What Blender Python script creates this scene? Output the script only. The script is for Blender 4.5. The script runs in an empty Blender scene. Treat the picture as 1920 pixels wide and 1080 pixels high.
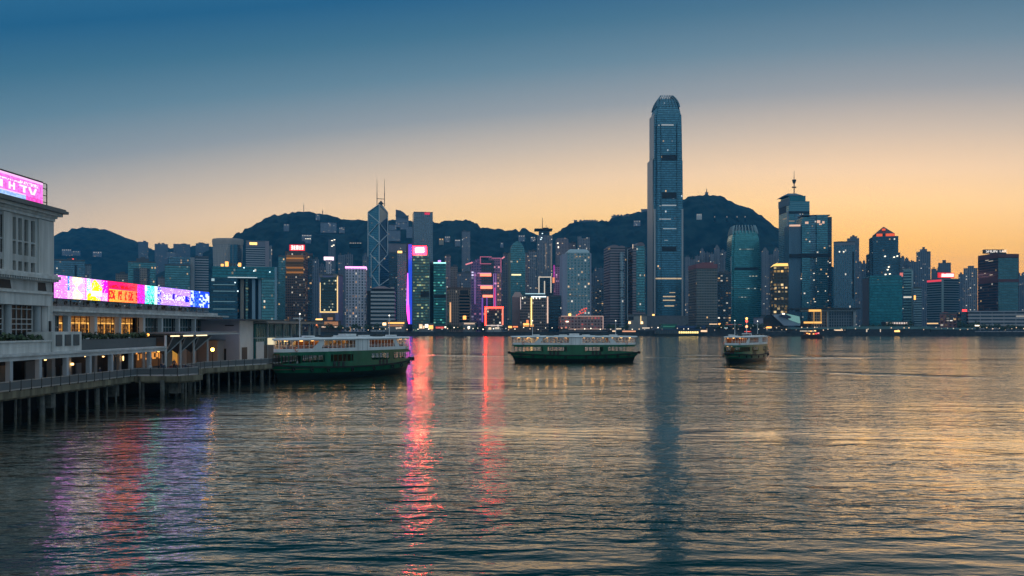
import bpy, math, random
from mathutils import Vector
R = math.radians
random.seed(7)
scene = bpy.context.scene
COL = scene.collection
# ------------------------------------------------------------------ camera, sky, sun, exposure
CAM_Z, FPX, HOR = 10.3, 1590.0, 614.0        # eye height (m), focal length in photo pixels, horizon row
cam_d = bpy.data.cameras.new('camera'); cam = bpy.data.objects.new('camera', cam_d); COL.objects.link(cam)
cam.location = (0, 0, CAM_Z); cam.rotation_euler = (R(90), 0, 0)
cam_d.sensor_width = 36.0; cam_d.lens = 36.0*FPX/1920.0
cam_d.shift_y = (HOR-540.0)/1920.0
cam_d.clip_start = 0.5; cam_d.clip_end = 60000
scene.camera = cam
scene.view_settings.view_transform = 'Standard'; scene.view_settings.look = 'None'
scene.view_settings.exposure = 0.0; scene.view_settings.gamma = 1.0
scene.cycles.use_denoising = True
try:
    scene.cycles.denoiser = 'OPENIMAGEDENOISE'; scene.cycles.denoising_prefilter = 'ACCURATE'
except Exception: pass
scene.cycles.max_bounces = 6; scene.cycles.diffuse_bounces = 2; scene.cycles.glossy_bounces = 4
scene.cycles.volume_bounces = 0; scene.cycles.sample_clamp_indirect = 6.0; scene.cycles.sample_clamp_direct = 0.0
scene.cycles.caustics_reflective = True; scene.cycles.caustics_refractive = False

SUN_AZ, SUN_EL = R(24), R(1.2)               # low sun behind the skyline, right of the tall tower
def lin(r, g, b):
    f = lambda c: (c/255/12.92 if c <= 10 else ((c/255+.055)/1.055)**2.4)
    return (f(r), f(g), f(b), 1)

world = bpy.data.worlds.new('World'); scene.world = world; world.use_nodes = True
wn, wl = world.node_tree.nodes, world.node_tree.links; wn.clear()
def W(t, **k):
    n = wn.new(t)
    for a, v in k.items(): setattr(n, a, v)
    return n
def wm(op, a, b=None, c=None):
    n = W('ShaderNodeMath', operation=op)
    for i, v in enumerate((a, b, c)):
        if v is None: continue
        if isinstance(v, (int, float)): n.inputs[i].default_value = v
        else: wl.new(v, n.inputs[i])
    return n.outputs[0]
tc = W('ShaderNodeTexCoord'); sep = W('ShaderNodeSeparateXYZ'); wl.new(tc.outputs['Generated'], sep.inputs[0])
sx, sy, sz = sep.outputs
GLOW = R(14)
hlen = wm('SQRT', wm('ADD', wm('MULTIPLY', sx, sx), wm('MULTIPLY', sy, sy)))
cosd = wm('DIVIDE', wm('ADD', wm('MULTIPLY', sx, math.sin(GLOW)), wm('MULTIPLY', sy, math.cos(GLOW))), wm('MAXIMUM', hlen, 1e-4))
el = wm('MULTIPLY', wm('ARCSINE', wm('MAXIMUM', wm('MINIMUM', sz, 1), -1)), 180/math.pi)
tt = wm('ADD', wm('ABSOLUTE', el), wm('MULTIPLY', wm('SUBTRACT', 1, cosd), 19.0))
ramp = W('ShaderNodeValToRGB'); wl.new(wm('DIVIDE', tt, 60.0), ramp.inputs[0])
SKY = [(0.0, (255, 158, 46)), (3.0, (255, 176, 60)), (5.5, (253, 192, 92)), (8.0, (247, 203, 140)), (10.0, (229, 196, 158)),
       (12.3, (187, 172, 156)), (14.8, (132, 140, 146)), (17.5, (86, 118, 136)), (20.0, (50, 98, 124)), (22.5, (8, 80, 118)),
       (27.0, (40, 98, 134)), (38.0, (112, 142, 158)), (58.0, (150, 170, 182))]
cr = ramp.color_ramp; cr.interpolation = 'EASE' if False else 'LINEAR'
while len(cr.elements) < len(SKY): cr.elements.new(0.5)
for e, (p, c) in zip(cr.elements, SKY): e.position = p/60.0; e.color = lin(*c)
nish = W('ShaderNodeTexSky', sky_type='NISHITA'); nish.sun_disc = False
nish.sun_elevation = SUN_EL; nish.sun_rotation = SUN_AZ
bg1 = W('ShaderNodeBackground'); wl.new(nish.outputs[0], bg1.inputs[0]); bg1.inputs[1].default_value = 0.02
bg2 = W('ShaderNodeBackground'); wl.new(ramp.outputs[0], bg2.inputs[0]); bg2.inputs[1].default_value = 1.3
add = W('ShaderNodeAddShader'); wl.new(bg1.outputs[0], add.inputs[0]); wl.new(bg2.outputs[0], add.inputs[1])
wo = W('ShaderNodeOutputWorld'); wl.new(add.outputs[0], wo.inputs[0])
sd = bpy.data.lights.new('sun', 'SUN'); sd.energy = 0.5; sd.angle = R(0.6); sd.color = (1, .62, .32)
so = bpy.data.objects.new('sun', sd); COL.objects.link(so)
so.rotation_euler = Vector((math.sin(SUN_AZ)*math.cos(SUN_EL), math.cos(SUN_AZ)*math.cos(SUN_EL), math.sin(SUN_EL))).to_track_quat('Z', 'Y').to_euler()

# ------------------------------------------------------------------ helpers
def at(px, py, Y): return Vector(((px-960.0)/FPX*Y, Y, CAM_Z+(HOR-py)/FPX*Y))
def pxx(px, Y): return (px-960.0)/FPX*Y
def pyz(py, Y): return CAM_Z+(HOR-py)/FPX*Y

def tag(o, label=None, cat=None, group=None, kind=None):
    for k, v in (('label', label), ('category', cat), ('group', group), ('kind', kind)):
        if v: o[k] = v
    return o
def thing(name, label, cat, loc=(0, 0, 0), group=None, rz=0):
    o = bpy.data.objects.new(name, None); COL.objects.link(o); o.location = loc; o.rotation_euler = (0, 0, rz)
    o.empty_display_size = 1.0
    return tag(o, label, cat, group)
def copy_tree(o, parent=None):
    c = o.copy(); COL.objects.link(c)
    if parent is not None: c.parent = parent
    for ch in list(o.children): copy_tree(ch, c)
    return c

class MB:
    """collects faces (world or local coordinates) and links them as ONE mesh object"""
    def __init__(s): s.v, s.f, s.uv, s.mi, s.col = [], [], [], [], []
    def face(s, pts, uv=None, mi=0, col=None):
        b = len(s.v); s.v += [tuple(p) for p in pts]; s.f.append(tuple(range(b, b+len(pts))))
        if uv is None: uv = [(p[0], p[1]) for p in pts]
        s.uv += uv; s.mi.append(mi); s.col.append(col)
    def prism(s, poly, z0, z1, mi=0, top=None, tmi=None, bottom=True):
        """poly counter-clockwise seen from above"""
        q = top or poly; n = len(poly); u = 0.0; tmi = mi if tmi is None else tmi
        for i in range(n):
            a, b = poly[i], poly[(i+1) % n]; c, d = q[(i+1) % n], q[i]
            L = math.hypot(b[0]-a[0], b[1]-a[1])
            s.face([(a[0], a[1], z0), (b[0], b[1], z0), (c[0], c[1], z1), (d[0], d[1], z1)], [(u, z0), (u+L, z0), (u+L, z1), (u, z1)], mi)
            u = round(u+L+1.0)
        s.face([(p[0], p[1], z1) for p in q], None, tmi)
        if bottom: s.face([(p[0], p[1], z0) for p in reversed(poly)], None, tmi)
    def box(s, x0, x1, y0, y1, z0, z1, mi=0):
        x0, x1 = min(x0, x1), max(x0, x1); y0, y1 = min(y0, y1), max(y0, y1)
        s.prism([(x0, y0), (x1, y0), (x1, y1), (x0, y1)], z0, z1, mi)
    def loft(s, secs, mi=0, tmi=None):
        """secs = [(poly, z), ...]; same vertex count, counter-clockwise"""
        for k in range(len(secs)-1):
            (p, z0), (q, z1) = secs[k], secs[k+1]; n = len(p); u = 0.0
            for i in range(n):
                a, b, c, d = p[i], p[(i+1) % n], q[(i+1) % n], q[i]; L = math.hypot(b[0]-a[0], b[1]-a[1])
                s.face([(a[0], a[1], z0), (b[0], b[1], z0), (c[0], c[1], z1), (d[0], d[1], z1)], [(u, z0), (u+L, z0), (u+L, z1), (u, z1)], mi)
                u = round(u+L+1.0)
        p, z = secs[-1]; s.face([(a[0], a[1], z) for a in p], None, mi if tmi is None else tmi)
        p, z = secs[0]; s.face([(a[0], a[1], z) for a in reversed(p)], None, mi if tmi is None else tmi)
    def tube(s, p0, p1, r, n=6, mi=0, r1=None):
        p0, p1 = Vector(p0), Vector(p1); d = (p1-p0)
        if d.length < 1e-6: return
        r1 = r if r1 is None else r1
        z = d.normalized(); x = z.orthogonal().normalized(); y = z.cross(x); L = d.length
        A = [p0+(x*math.cos(2*math.pi*i/n)+y*math.sin(2*math.pi*i/n))*r for i in range(n)]
        B = [p1+(x*math.cos(2*math.pi*i/n)+y*math.sin(2*math.pi*i/n))*r1 for i in range(n)]
        for i in range(n):
            j = (i+1) % n; s.face([A[i], A[j], B[j], B[i]], [(i, 0), (i+1, 0), (i+1, L), (i, L)], mi)
        s.face(list(reversed(A)), None, mi); s.face(B, None, mi)
    def bar(s, p0, p1, w, h, mi=0):
        """square bar between two points, w across, h in the other direction"""
        p0, p1 = Vector(p0), Vector(p1); z = (p1-p0).normalized()
        up = Vector((0, 0, 1)) if abs(z.z) < .95 else Vector((0, 1, 0))
        x = z.cross(up).normalized()*w/2; y = x.cross(z).normalized()*h/2
        A = [p0-x-y, p0+x-y, p0+x+y, p0-x+y]; B = [p1-x-y, p1+x-y, p1+x+y, p1-x+y]
        for i in range(4):
            j = (i+1) % 4; s.face([A[i], A[j], B[j], B[i]], None, mi)
        s.face(list(reversed(A)), None, mi); s.face(B, None, mi)
    def ball(s, c, r, n=8, m=5, mi=0, sz=1.0):
        c = Vector(c)
        g = lambda i, j: c+Vector((r*math.sin(math.pi*j/m)*math.cos(2*math.pi*i/n), r*math.sin(math.pi*j/m)*math.sin(2*math.pi*i/n), -r*sz*math.cos(math.pi*j/m)))
        for j in range(m):
            for i in range(n):
                if j == 0: s.face([g(0, 0), g(i+1, 1), g(i, 1)][::-1] if False else [g(0, 0), g(i+1, 1), g(i, 1)], None, mi)
                elif j == m-1: s.face([g(i, j), g(i+1, j), g(0, m)], None, mi)
                else: s.face([g(i, j), g(i+1, j), g(i+1, j+1), g(i, j+1)], None, mi)
    def build(s, name, mats, parent=None, smooth=False, weld=False):
        me = bpy.data.meshes.new(name)
        off = Vector((0, 0, 0))
        if parent is not None and not parent.get('_local'): 
            p = parent
            while p is not None: off = off+p.location; p = p.parent
        me.from_pydata([(v[0]-off.x, v[1]-off.y, v[2]-off.z) for v in s.v], [], s.f)
        uvl = me.uv_layers.new(name='UVMap')
        fl = []
        for a in s.uv: fl += [a[0], a[1]]
        uvl.data.foreach_set('uv', fl)
        mats = mats if isinstance(mats, (list, tuple)) else [mats]
        for m in mats: me.materials.append(m)
        me.polygons.foreach_set('material_index', s.mi)
        if any(c is not None for c in s.col):
            ca = me.color_attributes.new('Col', 'FLOAT_COLOR', 'CORNER'); k = 0
            for f, c in zip(s.f, s.col):
                for _ in f: ca.data[k].color = (c[0], c[1], c[2], 1) if c else (0, 0, 0, 1); k += 1
        if weld or smooth:
            import bmesh
            bm = bmesh.new(); bm.from_mesh(me); bmesh.ops.remove_doubles(bm, verts=bm.verts, dist=1e-4)
            bmesh.ops.recalc_face_normals(bm, faces=bm.faces); bm.to_mesh(me); bm.free()
        if smooth: me.polygons.foreach_set('use_smooth', [True]*len(me.polygons))
        me.update()
        o = bpy.data.objects.new(name, me); COL.objects.link(o)
        if parent is not None: o.parent = parent
        return o

# ------------------------------------------------------------------ materials
MATS = {}
def mat(name, base, rough=.6, met=0.0, emit=None, es=0.0, sample=False, noise=0.0, nscale=1.0, spec=0.5, streak=False):
    if name in MATS: return MATS[name]
    m = bpy.data.materials.new(name); m.use_nodes = True; b = m.node_tree.nodes['Principled BSDF']
    b.inputs['Base Color'].default_value = (*base, 1); b.inputs['Roughness'].default_value = rough; b.inputs['Metallic'].default_value = met
    b.inputs['Specular IOR Level'].default_value = spec
    if emit is not None:
        b.inputs['Emission Color'].default_value = (*emit, 1); b.inputs['Emission Strength'].default_value = es
    m.cycles.emission_sampling = 'FRONT_BACK' if sample else 'NONE'
    if noise > 0:
        nt = m.node_tree; t = nt.nodes.new('ShaderNodeTexCoord'); n = nt.nodes.new('ShaderNodeTexNoise'); n.inputs['Scale'].default_value = nscale
        n.inputs['Detail'].default_value = 6; nt.links.new(t.outputs['Object'], n.inputs['Vector'])
        if streak:
            vm = nt.nodes.new('ShaderNodeVectorMath'); vm.operation = 'MULTIPLY'; vm.inputs[1].default_value = (1, 1, .12); nt.links.new(t.outputs['Object'], vm.inputs[0]); nt.links.new(vm.outputs[0], n.inputs['Vector'])
        mp = nt.nodes.new('ShaderNodeMapRange'); mp.inputs['From Min'].default_value = .25; mp.inputs['From Max'].default_value = .75
        mp.inputs['To Min'].default_value = 1-noise; mp.inputs['To Max'].default_value = 1+noise; nt.links.new(n.outputs[0], mp.inputs['Value'])
        mx = nt.nodes.new('ShaderNodeVectorMath'); mx.operation = 'SCALE'; mx.inputs[0].default_value = base; nt.links.new(mp.outputs[0], mx.inputs['Scale'])
        nt.links.new(mx.outputs[0], b.inputs['Base Color'])
    MATS[name] = m; return m

# facade group: window grid from UVs measured in metres, scattered lit windows
fg = bpy.data.node_groups.new('facade', 'ShaderNodeTree')
for nm, ty, dv in (('Glass', 'NodeSocketColor', (.2, .3, .35, 1)), ('Frame', 'NodeSocketColor', (.1, .1, .1, 1)), ('BayW', 'NodeSocketFloat', 3), ('FloorH', 'NodeSocketFloat', 3.6),
                   ('MX', 'NodeSocketFloat', .1), ('MY', 'NodeSocketFloat', .2), ('Lit', 'NodeSocketFloat', .05), ('LitA', 'NodeSocketColor', (1, .7, .35, 1)),
                   ('LitB', 'NodeSocketColor', (1, .95, .85, 1)), ('LitS', 'NodeSocketFloat', 2), ('Metal', 'NodeSocketFloat', .8), ('Rough', 'NodeSocketFloat', .2)):
    s_ = fg.interface.new_socket(nm, in_out='INPUT', socket_type=ty); s_.default_value = dv
fg.interface.new_socket('BSDF', in_out='OUTPUT', socket_type='NodeSocketShader')
def _facade():
    N, L = fg.nodes, fg.links
    gi = N.new('NodeGroupInput'); go = N.new('NodeGroupOutput')
    def M(op, a, b=None, c=None):
        n = N.new('ShaderNodeMath'); n.operation = op
        for i, v in enumerate((a, b, c)):
            if v is None: continue
            if isinstance(v, (int, float)): n.inputs[i].default_value = v
            else: L.new(v, n.inputs[i])
        return n.outputs[0]
    uv = N.new('ShaderNodeUVMap'); sp = N.new('ShaderNodeSeparateXYZ'); L.new(uv.outputs[0], sp.inputs[0])
    oi = N.new('ShaderNodeObjectInfo')
    u = M('DIVIDE', sp.outputs[0], gi.outputs['BayW']); v = M('DIVIDE', sp.outputs[1], gi.outputs['FloorH'])
    cu, cv = M('FLOOR', u), M('FLOOR', v); fu, fv = M('FRACT', u), M('FRACT', v)
    win = M('MULTIPLY', M('MULTIPLY', M('GREATER_THAN', fu, gi.outputs['MX']), M('LESS_THAN', fu, M('SUBTRACT', 1.0, gi.outputs['MX']))),
            M('MULTIPLY', M('GREATER_THAN', fv, gi.outputs['MY']), M('LESS_THAN', fv, M('SUBTRACT', 1.0, M('MULTIPLY', gi.outputs['MY'], .6)))))
    seed = M('MULTIPLY', oi.outputs['Random'], 97.0)
    cb = N.new('ShaderNodeCombineXYZ'); L.new(cu, cb.inputs[0]); L.new(cv, cb.inputs[1]); L.new(seed, cb.inputs[2])
    wn3 = N.new('ShaderNodeTexWhiteNoise'); wn3.noise_dimensions = '3D'; L.new(cb.outputs[0], wn3.inputs['Vector'])
    sc = N.new('ShaderNodeSeparateColor'); L.new(wn3.outputs['Color'], sc.inputs[0])
    cb2 = N.new('ShaderNodeCombineXYZ'); L.new(M('MULTIPLY', cu, .07), cb2.inputs[0]); L.new(M('MULTIPLY', cv, .45), cb2.inputs[1]); L.new(seed, cb2.inputs[2])
    ns = N.new('ShaderNodeTexNoise'); ns.inputs['Scale'].default_value = 1.0; ns.inputs['Detail'].default_value = 2; L.new(cb2.outputs[0], ns.inputs['Vector'])
    clus = M('MULTIPLY', M('MAXIMUM', M('SUBTRACT', ns.outputs[0], .38), 0.0), 6.0)
    thr = M('MULTIPLY', gi.outputs['Lit'], clus)
    lit = M('MULTIPLY', M('LESS_THAN', wn3.outputs['Value'], thr), win)
    mixc = N.new('ShaderNodeMix'); mixc.data_type = 'RGBA'; L.new(win, mixc.inputs[0])
    gl = N.new('ShaderNodeVectorMath'); gl.operation = 'SCALE'; L.new(gi.outputs['Glass'], gl.inputs[0])
    L.new(M('ADD', .78, M('MULTIPLY', sc.outputs[0], .44)), gl.inputs['Scale'])
    L.new(gi.outputs['Frame'], mixc.inputs[6]); L.new(gl.outputs[0], mixc.inputs[7])
    lc = N.new('ShaderNodeMix'); lc.data_type = 'RGBA'; L.new(M('GREATER_THAN', sc.outputs[1], .55), lc.inputs[0]); L.new(gi.outputs['LitA'], lc.inputs[6]); L.new(gi.outputs['LitB'], lc.inputs[7])
    es = M('MULTIPLY', M('MULTIPLY', lit, gi.outputs['LitS']), M('ADD', .06, M('MULTIPLY', M('POWER', sc.outputs[2], 3.0), 1.3)))
    b = N.new('ShaderNodeBsdfPrincipled'); L.new(mixc.outputs[2], b.inputs['Base Color'])
    L.new(M('MULTIPLY', win, gi.outputs['Metal']), b.inputs['Metallic'])
    L.new(M('SUBTRACT', .6, M('MULTIPLY', win, M('SUBTRACT', .6, gi.outputs['Rough']))), b.inputs['Roughness'])
    L.new(lc.outputs[2], b.inputs['Emission Color']); L.new(es, b.inputs['Emission Strength'])
    L.new(b.outputs[0], go.inputs[0])
_facade()
def fac(name, glass, frame, bw=3.0, fh=3.8, mx=.1, my=.2, lit=.05, la=(1, .6, .25), lb=(1, .9, .75), ls=2.0, met=.8, rough=.22):
    if name in MATS: return MATS[name]
    m = bpy.data.materials.new(name); m.use_nodes = True; nt = m.node_tree; nt.nodes.clear()
    g = nt.nodes.new('ShaderNodeGroup'); g.node_tree = fg; o = nt.nodes.new('ShaderNodeOutputMaterial'); nt.links.new(g.outputs[0], o.inputs[0])
    for k, v in (('Glass', (*glass, 1)), ('Frame', (*frame, 1)), ('BayW', bw), ('FloorH', fh), ('MX', mx), ('MY', my), ('Lit', lit), ('LitA', (*la, 1)), ('LitB', (*lb, 1)), ('LitS', ls), ('Metal', met), ('Rough', rough)):
        g.inputs[k].default_value = (v[0]*.46, v[1]*.46, v[2]*.46, 1) if k == 'Glass' else v*1.7 if k == 'Lit' and v < .25 else v*.5 if k == 'LitS' and v > 1 else v
    m.cycles.emission_sampling = 'NONE'
    MATS[name] = m; return m

def emis(name, c, s, sample=False): return mat(name, (.02, .02, .02), .5, 0, c, s, sample)
# ------------------------------------------------------------------ water
def water_mat():
    m = bpy.data.materials.new('harbour_water'); m.use_nodes = True; nt = m.node_tree; N, L = nt.nodes, nt.links
    N.remove(N['Principled BSDF'])
    body = N.new('ShaderNodeBsdfDiffuse'); body.inputs['Color'].default_value = (.002, .038, .047, 1)
    gloss = N.new('ShaderNodeBsdfGlossy'); gloss.inputs['Roughness'].default_value = .10; gloss.inputs['Color'].default_value = (1, .95, .83, 1)
    fre = N.new('ShaderNodeFresnel'); fre.inputs['IOR'].default_value = 1.34
    bo = N.new('ShaderNodeMath'); bo.operation = 'MULTIPLY_ADD'; bo.use_clamp = True; bo.inputs[1].default_value = 3.6; bo.inputs[2].default_value = -.58; L.new(fre.outputs[0], bo.inputs[0])
    mixs = N.new('ShaderNodeMixShader'); L.new(bo.outputs[0], mixs.inputs[0]); L.new(body.outputs[0], mixs.inputs[1]); L.new(gloss.outputs[0], mixs.inputs[2])
    L.new(mixs.outputs[0], N['Material Output'].inputs['Surface'])
    t = N.new('ShaderNodeTexCoord')
    def noise(sx, sy, detail, rot=0, lac=2.0, rg=.5):
        mp = N.new('ShaderNodeMapping'); mp.inputs['Scale'].default_value = (sx, sy, 1); mp.inputs['Rotation'].default_value = (0, 0, rot)
        L.new(t.outputs['Object'], mp.inputs[0]); n = N.new('ShaderNodeTexNoise'); n.noise_dimensions = '2D'; n.inputs['Scale'].default_value = 1; n.inputs['Detail'].default_value = detail
        n.inputs['Roughness'].default_value = rg; n.inputs['Distortion'].default_value = .3
        L.new(mp.outputs[0], n.inputs['Vector']); return n.outputs[0]
    def M(op, a, b_):
        n = N.new('ShaderNodeMath'); n.operation = op
        for i, v in enumerate((a, b_)):
            if isinstance(v, (int, float)): n.inputs[i].default_value = v
            else: L.new(v, n.inputs[i])
        return n.outputs[0]
    swell = M('MULTIPLY', noise(.05, .17, 2, R(6)), .175)
    chop = M('MULTIPLY', noise(.24, .66, 2, R(-9)), .165)
    rip = M('MULTIPLY', noise(1.3, 2.6, 2, R(15)), .034)
    calm = noise(.012, .045, 3, R(4))
    mr = N.new('ShaderNodeMapRange'); mr.inputs['From Min'].default_value = .35; mr.inputs['From Max'].default_value = .65; mr.inputs['To Min'].default_value = .3; mr.inputs['To Max'].default_value = 1.35
    L.new(calm, mr.inputs['Value'])
    h = M('ADD', swell, M('MULTIPLY', M('ADD', chop, rip), mr.outputs[0]))
    # low boat wakes: soft ridges along segments on the water
    sp = N.new('ShaderNodeSeparateXYZ'); wob = N.new('ShaderNodeVectorMath'); wob.operation = 'ADD'; wn_ = N.new('ShaderNodeTexNoise'); wn_.inputs['Scale'].default_value = .12; L.new(t.outputs['Object'], wn_.inputs['Vector'])
    ws = N.new('ShaderNodeVectorMath'); ws.operation = 'SCALE'; ws.inputs['Scale'].default_value = 5.0; L.new(wn_.outputs['Color'], ws.inputs[0]); L.new(t.outputs['Object'], wob.inputs[0]); L.new(ws.outputs[0], wob.inputs[1]); L.new(wob.outputs[0], sp.inputs[0])
    def wpt(px, py): Y = CAM_Z*FPX/(py-HOR); return (pxx(px, Y)+2.5, Y+2.5)
    for (a, c, hgt, wid) in (((1547, 698), (1860, 709), .75, 3.2), ((1490, 664), (1585, 673), 1.1, 7), ((1325, 688), (1500, 699), .6, 3.2), ((1285, 664), (1352, 666), 1.0, 7), ((1445, 672), (1640, 668), 1.0, 7), ((1205, 668), (1330, 672), .8, 6), ((780, 664), (955, 668), 1.0, 7)):
        (x0, y0), (x1, y1) = wpt(*a), wpt(*c); ll = math.hypot(x1-x0, y1-y0); ux, uy = (x1-x0)/ll, (y1-y0)/ll
        dx, dy = M('SUBTRACT', sp.outputs[0], x0), M('SUBTRACT', sp.outputs[1], y0)
        al = M('ADD', M('MULTIPLY', dx, ux), M('MULTIPLY', dy, uy)); ac = M('ADD', M('MULTIPLY', dx, -uy), M('MULTIPLY', dy, ux))
        q1 = M('DIVIDE', ac, wid); gs = M('EXPONENT', M('MULTIPLY', M('MULTIPLY', q1, q1), -1.0), 0)
        fa = M('DIVIDE', M('SUBTRACT', al, ll/2), ll/2); fade = M('MAXIMUM', M('SUBTRACT', 1.0, M('MULTIPLY', M('MULTIPLY', fa, fa), M('MULTIPLY', fa, fa))), 0.0)
        h = M('ADD', h, M('MULTIPLY', M('MULTIPLY', gs, fade), hgt))
    bp = N.new('ShaderNodeBump'); bp.inputs['Strength'].default_value = 1.0; bp.inputs['Distance'].default_value = 1.0
    L.new(h, bp.inputs['Height']); L.new(bp.outputs[0], gloss.inputs['Normal']); L.new(bp.outputs[0], fre.inputs['Normal'])
    return m
w = MB(); w.face([(-6000, -400, 0), (6000, -400, 0), (6000, 1026, 0), (-6000, 1026, 0)])
tag(w.build('water', water_mat()), kind='structure')

# ------------------------------------------------------------------ far shore ground, seawall, hills
g = MB(); g.face([(-6900, 1024, 4.2), (6900, 1024, 4.2), (6900, 6900, 4.2), (-6900, 6900, 4.2)])
tag(g.build('ground', mat('city_ground', (.05, .055, .06), .8, noise=.3, nscale=.05)), kind='structure')
s_ = MB(); s_.box(-6000, 6000, 1021.5, 1024, -2, 4.2); s_.box(-6000, 6000, 1021.2, 1022.4, 4.2, 4.9)
tag(s_.build('seawall', mat('seawall_stone', (.045, .05, .055), .85, noise=.4, nscale=.3)), kind='structure')

def hash01(i, j, k=0):
    n = (i*374761393+j*668265263+k*2147483647) & 0xffffffff; n = ((n ^ (n >> 13))*1274126177) & 0xffffffff
    return ((n ^ (n >> 16)) & 0xffff)/65535.0
def vnoise(x, y, k=0):
    i, j = math.floor(x), math.floor(y); fx, fy = x-i, y-j; fx = fx*fx*(3-2*fx); fy = fy*fy*(3-2*fy)
    a = hash01(i, j, k)*(1-fx)+hash01(i+1, j, k)*fx; b = hash01(i, j+1, k)*(1-fx)+hash01(i+1, j+1, k)*fx
    return a*(1-fy)+b*fy
def interp(pts, x):
    if x <= pts[0][0]: return pts[0][1]
    for (a, b), (c, d) in zip(pts, pts[1:]):
        if x <= c:
            t = (x-a)/(c-a); return b+(d-b)*t
    return pts[-1][1]
HILL = {}
def hill(name, prof, Yr, Y0, Yb, step=1.6):
    """ridge profile in photo pixels at ridge distance Yr; slopes down to Y0 in front and Yb behind"""
    x0, x1 = prof[0][0], prof[-1][0]; n = int((x1-x0)/step)+1
    rows = [(-1, 0)]+[(k/34.0, 1) for k in range(35)]+[(1+k/8.0, 2) for k in range(1, 9)]
    rows = [k/34.0 for k in range(35)]+[1+k/8.0 for k in range(1, 9)]
    me = bpy.data.meshes.new(name); V, F = [], []
    for i in range(n):
        px = x0+i*step; X = pxx(px, Yr); zr = pyz(interp(prof, px), Yr)
        for t in rows:
            if t <= 1:
                Y = Y0+(Yr-Y0)*t; base = t*(1.35-.35*t)
                amp = (1-t)**1.5*t*3.6
                gul = (vnoise(X/170.0, Y/330.0, 1)-.5)*.30*amp+(vnoise(X/60.0, Y/120.0, 2)-.5)*.12*amp
                z = 4+(zr-4)*max(0, base+gul)
            else:
                Y = Yr+(Yb-Yr)*(t-1); z = 4+(zr-4)*math.cos((t-1)*math.pi/2)
            tree = (vnoise(X/14.0, Y/14.0, 5)-.4)*26.0*(0.25+.75*vnoise(X/80., Y/80., 6))
            z += tree*min(1, t*3)*(1 if t <= 1.3 else .3)
            V.append((X, Y, max(2.0, z)))
    m = len(rows)
    for i in range(n-1):
        for j in range(m-1):
            a = i*m+j; F.append((a, a+m, a+m+1, a+1))
    me.from_pydata(V, [], F); me.polygons.foreach_set('use_smooth', [True]*len(F)); me.materials.append(HM)
    o = bpy.data.objects.new(name, me); COL.objects.link(o); tag(o, kind='structure')
    HILL[name] = (prof, Yr, Y0)
    return o
def hill_mat():
    m = bpy.data.materials.new('forest_slope'); m.use_nodes = True; nt = m.node_tree; N, L = nt.nodes, nt.links
    b = N['Principled BSDF']; b.inputs['Roughness'].default_value = .9; b.inputs['Specular IOR Level'].default_value = .1
    t = N.new('ShaderNodeTexCoord'); n = N.new('ShaderNodeTexNoise'); n.inputs['Scale'].default_value = .02; n.inputs['Detail'].default_value = 8; L.new(t.outputs['Object'], n.inputs['Vector'])
    r = N.new('ShaderNodeValToRGB'); r.color_ramp.elements[0].position = .38; r.color_ramp.elements[0].color = (.004, .013, .017, 1); r.color_ramp.elements[1].position = .62; r.color_ramp.elements[1].color = (.020, .044, .046, 1)
    L.new(n.outputs[0], r.inputs[0]); L.new(r.outputs[0], b.inputs['Base Color'])
    return m
HM = hill_mat()
hill('hill', [(-60, 520), (40, 480), (98, 450), (115, 441), (135, 432), (148, 427), (165, 428), (182, 430), (200, 434), (216, 441), (235, 450), (250, 458), (262, 463), (290, 469), (320, 467), (360, 464), (395, 462), (430, 475), (480, 500), (520, 520)], 4200, 3000, 5600)
hill('hill', [(340, 540), (380, 490), (410, 466), (440, 450), (455, 441), (475, 426), (490, 416), (500, 408), (512, 404), (525, 403), (540, 401), (555, 397), (570, 396), (590, 398), (606, 401), (625, 406), (650, 413), (670, 415), (690, 417), (720, 414), (745, 411), (775, 415), (800, 418), (830, 415), (845, 413), (872, 413), (885, 418), (897, 423), (908, 428), (930, 430), (960, 432), (985, 431), (1000, 440), (1015, 446), (1040, 452), (1070, 470), (1110, 500)], 3400, 2450, 4800)
hill('hill', [(960, 520), (1000, 475), (1030, 447), (1045, 436), (1058, 427), (1075, 419), (1090, 416), (1120, 415), (1140, 414), (1148, 408), (1180, 403), (1205, 397), (1250, 386), (1285, 372), (1298, 367.5), (1330, 366), (1345, 368), (1368, 376), (1385, 384), (1405, 391), (1425, 404), (1445, 421), (1462, 436), (1490, 466), (1525, 500), (1570, 545), (1620, 590)], 3300, 2500, 4700)
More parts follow.
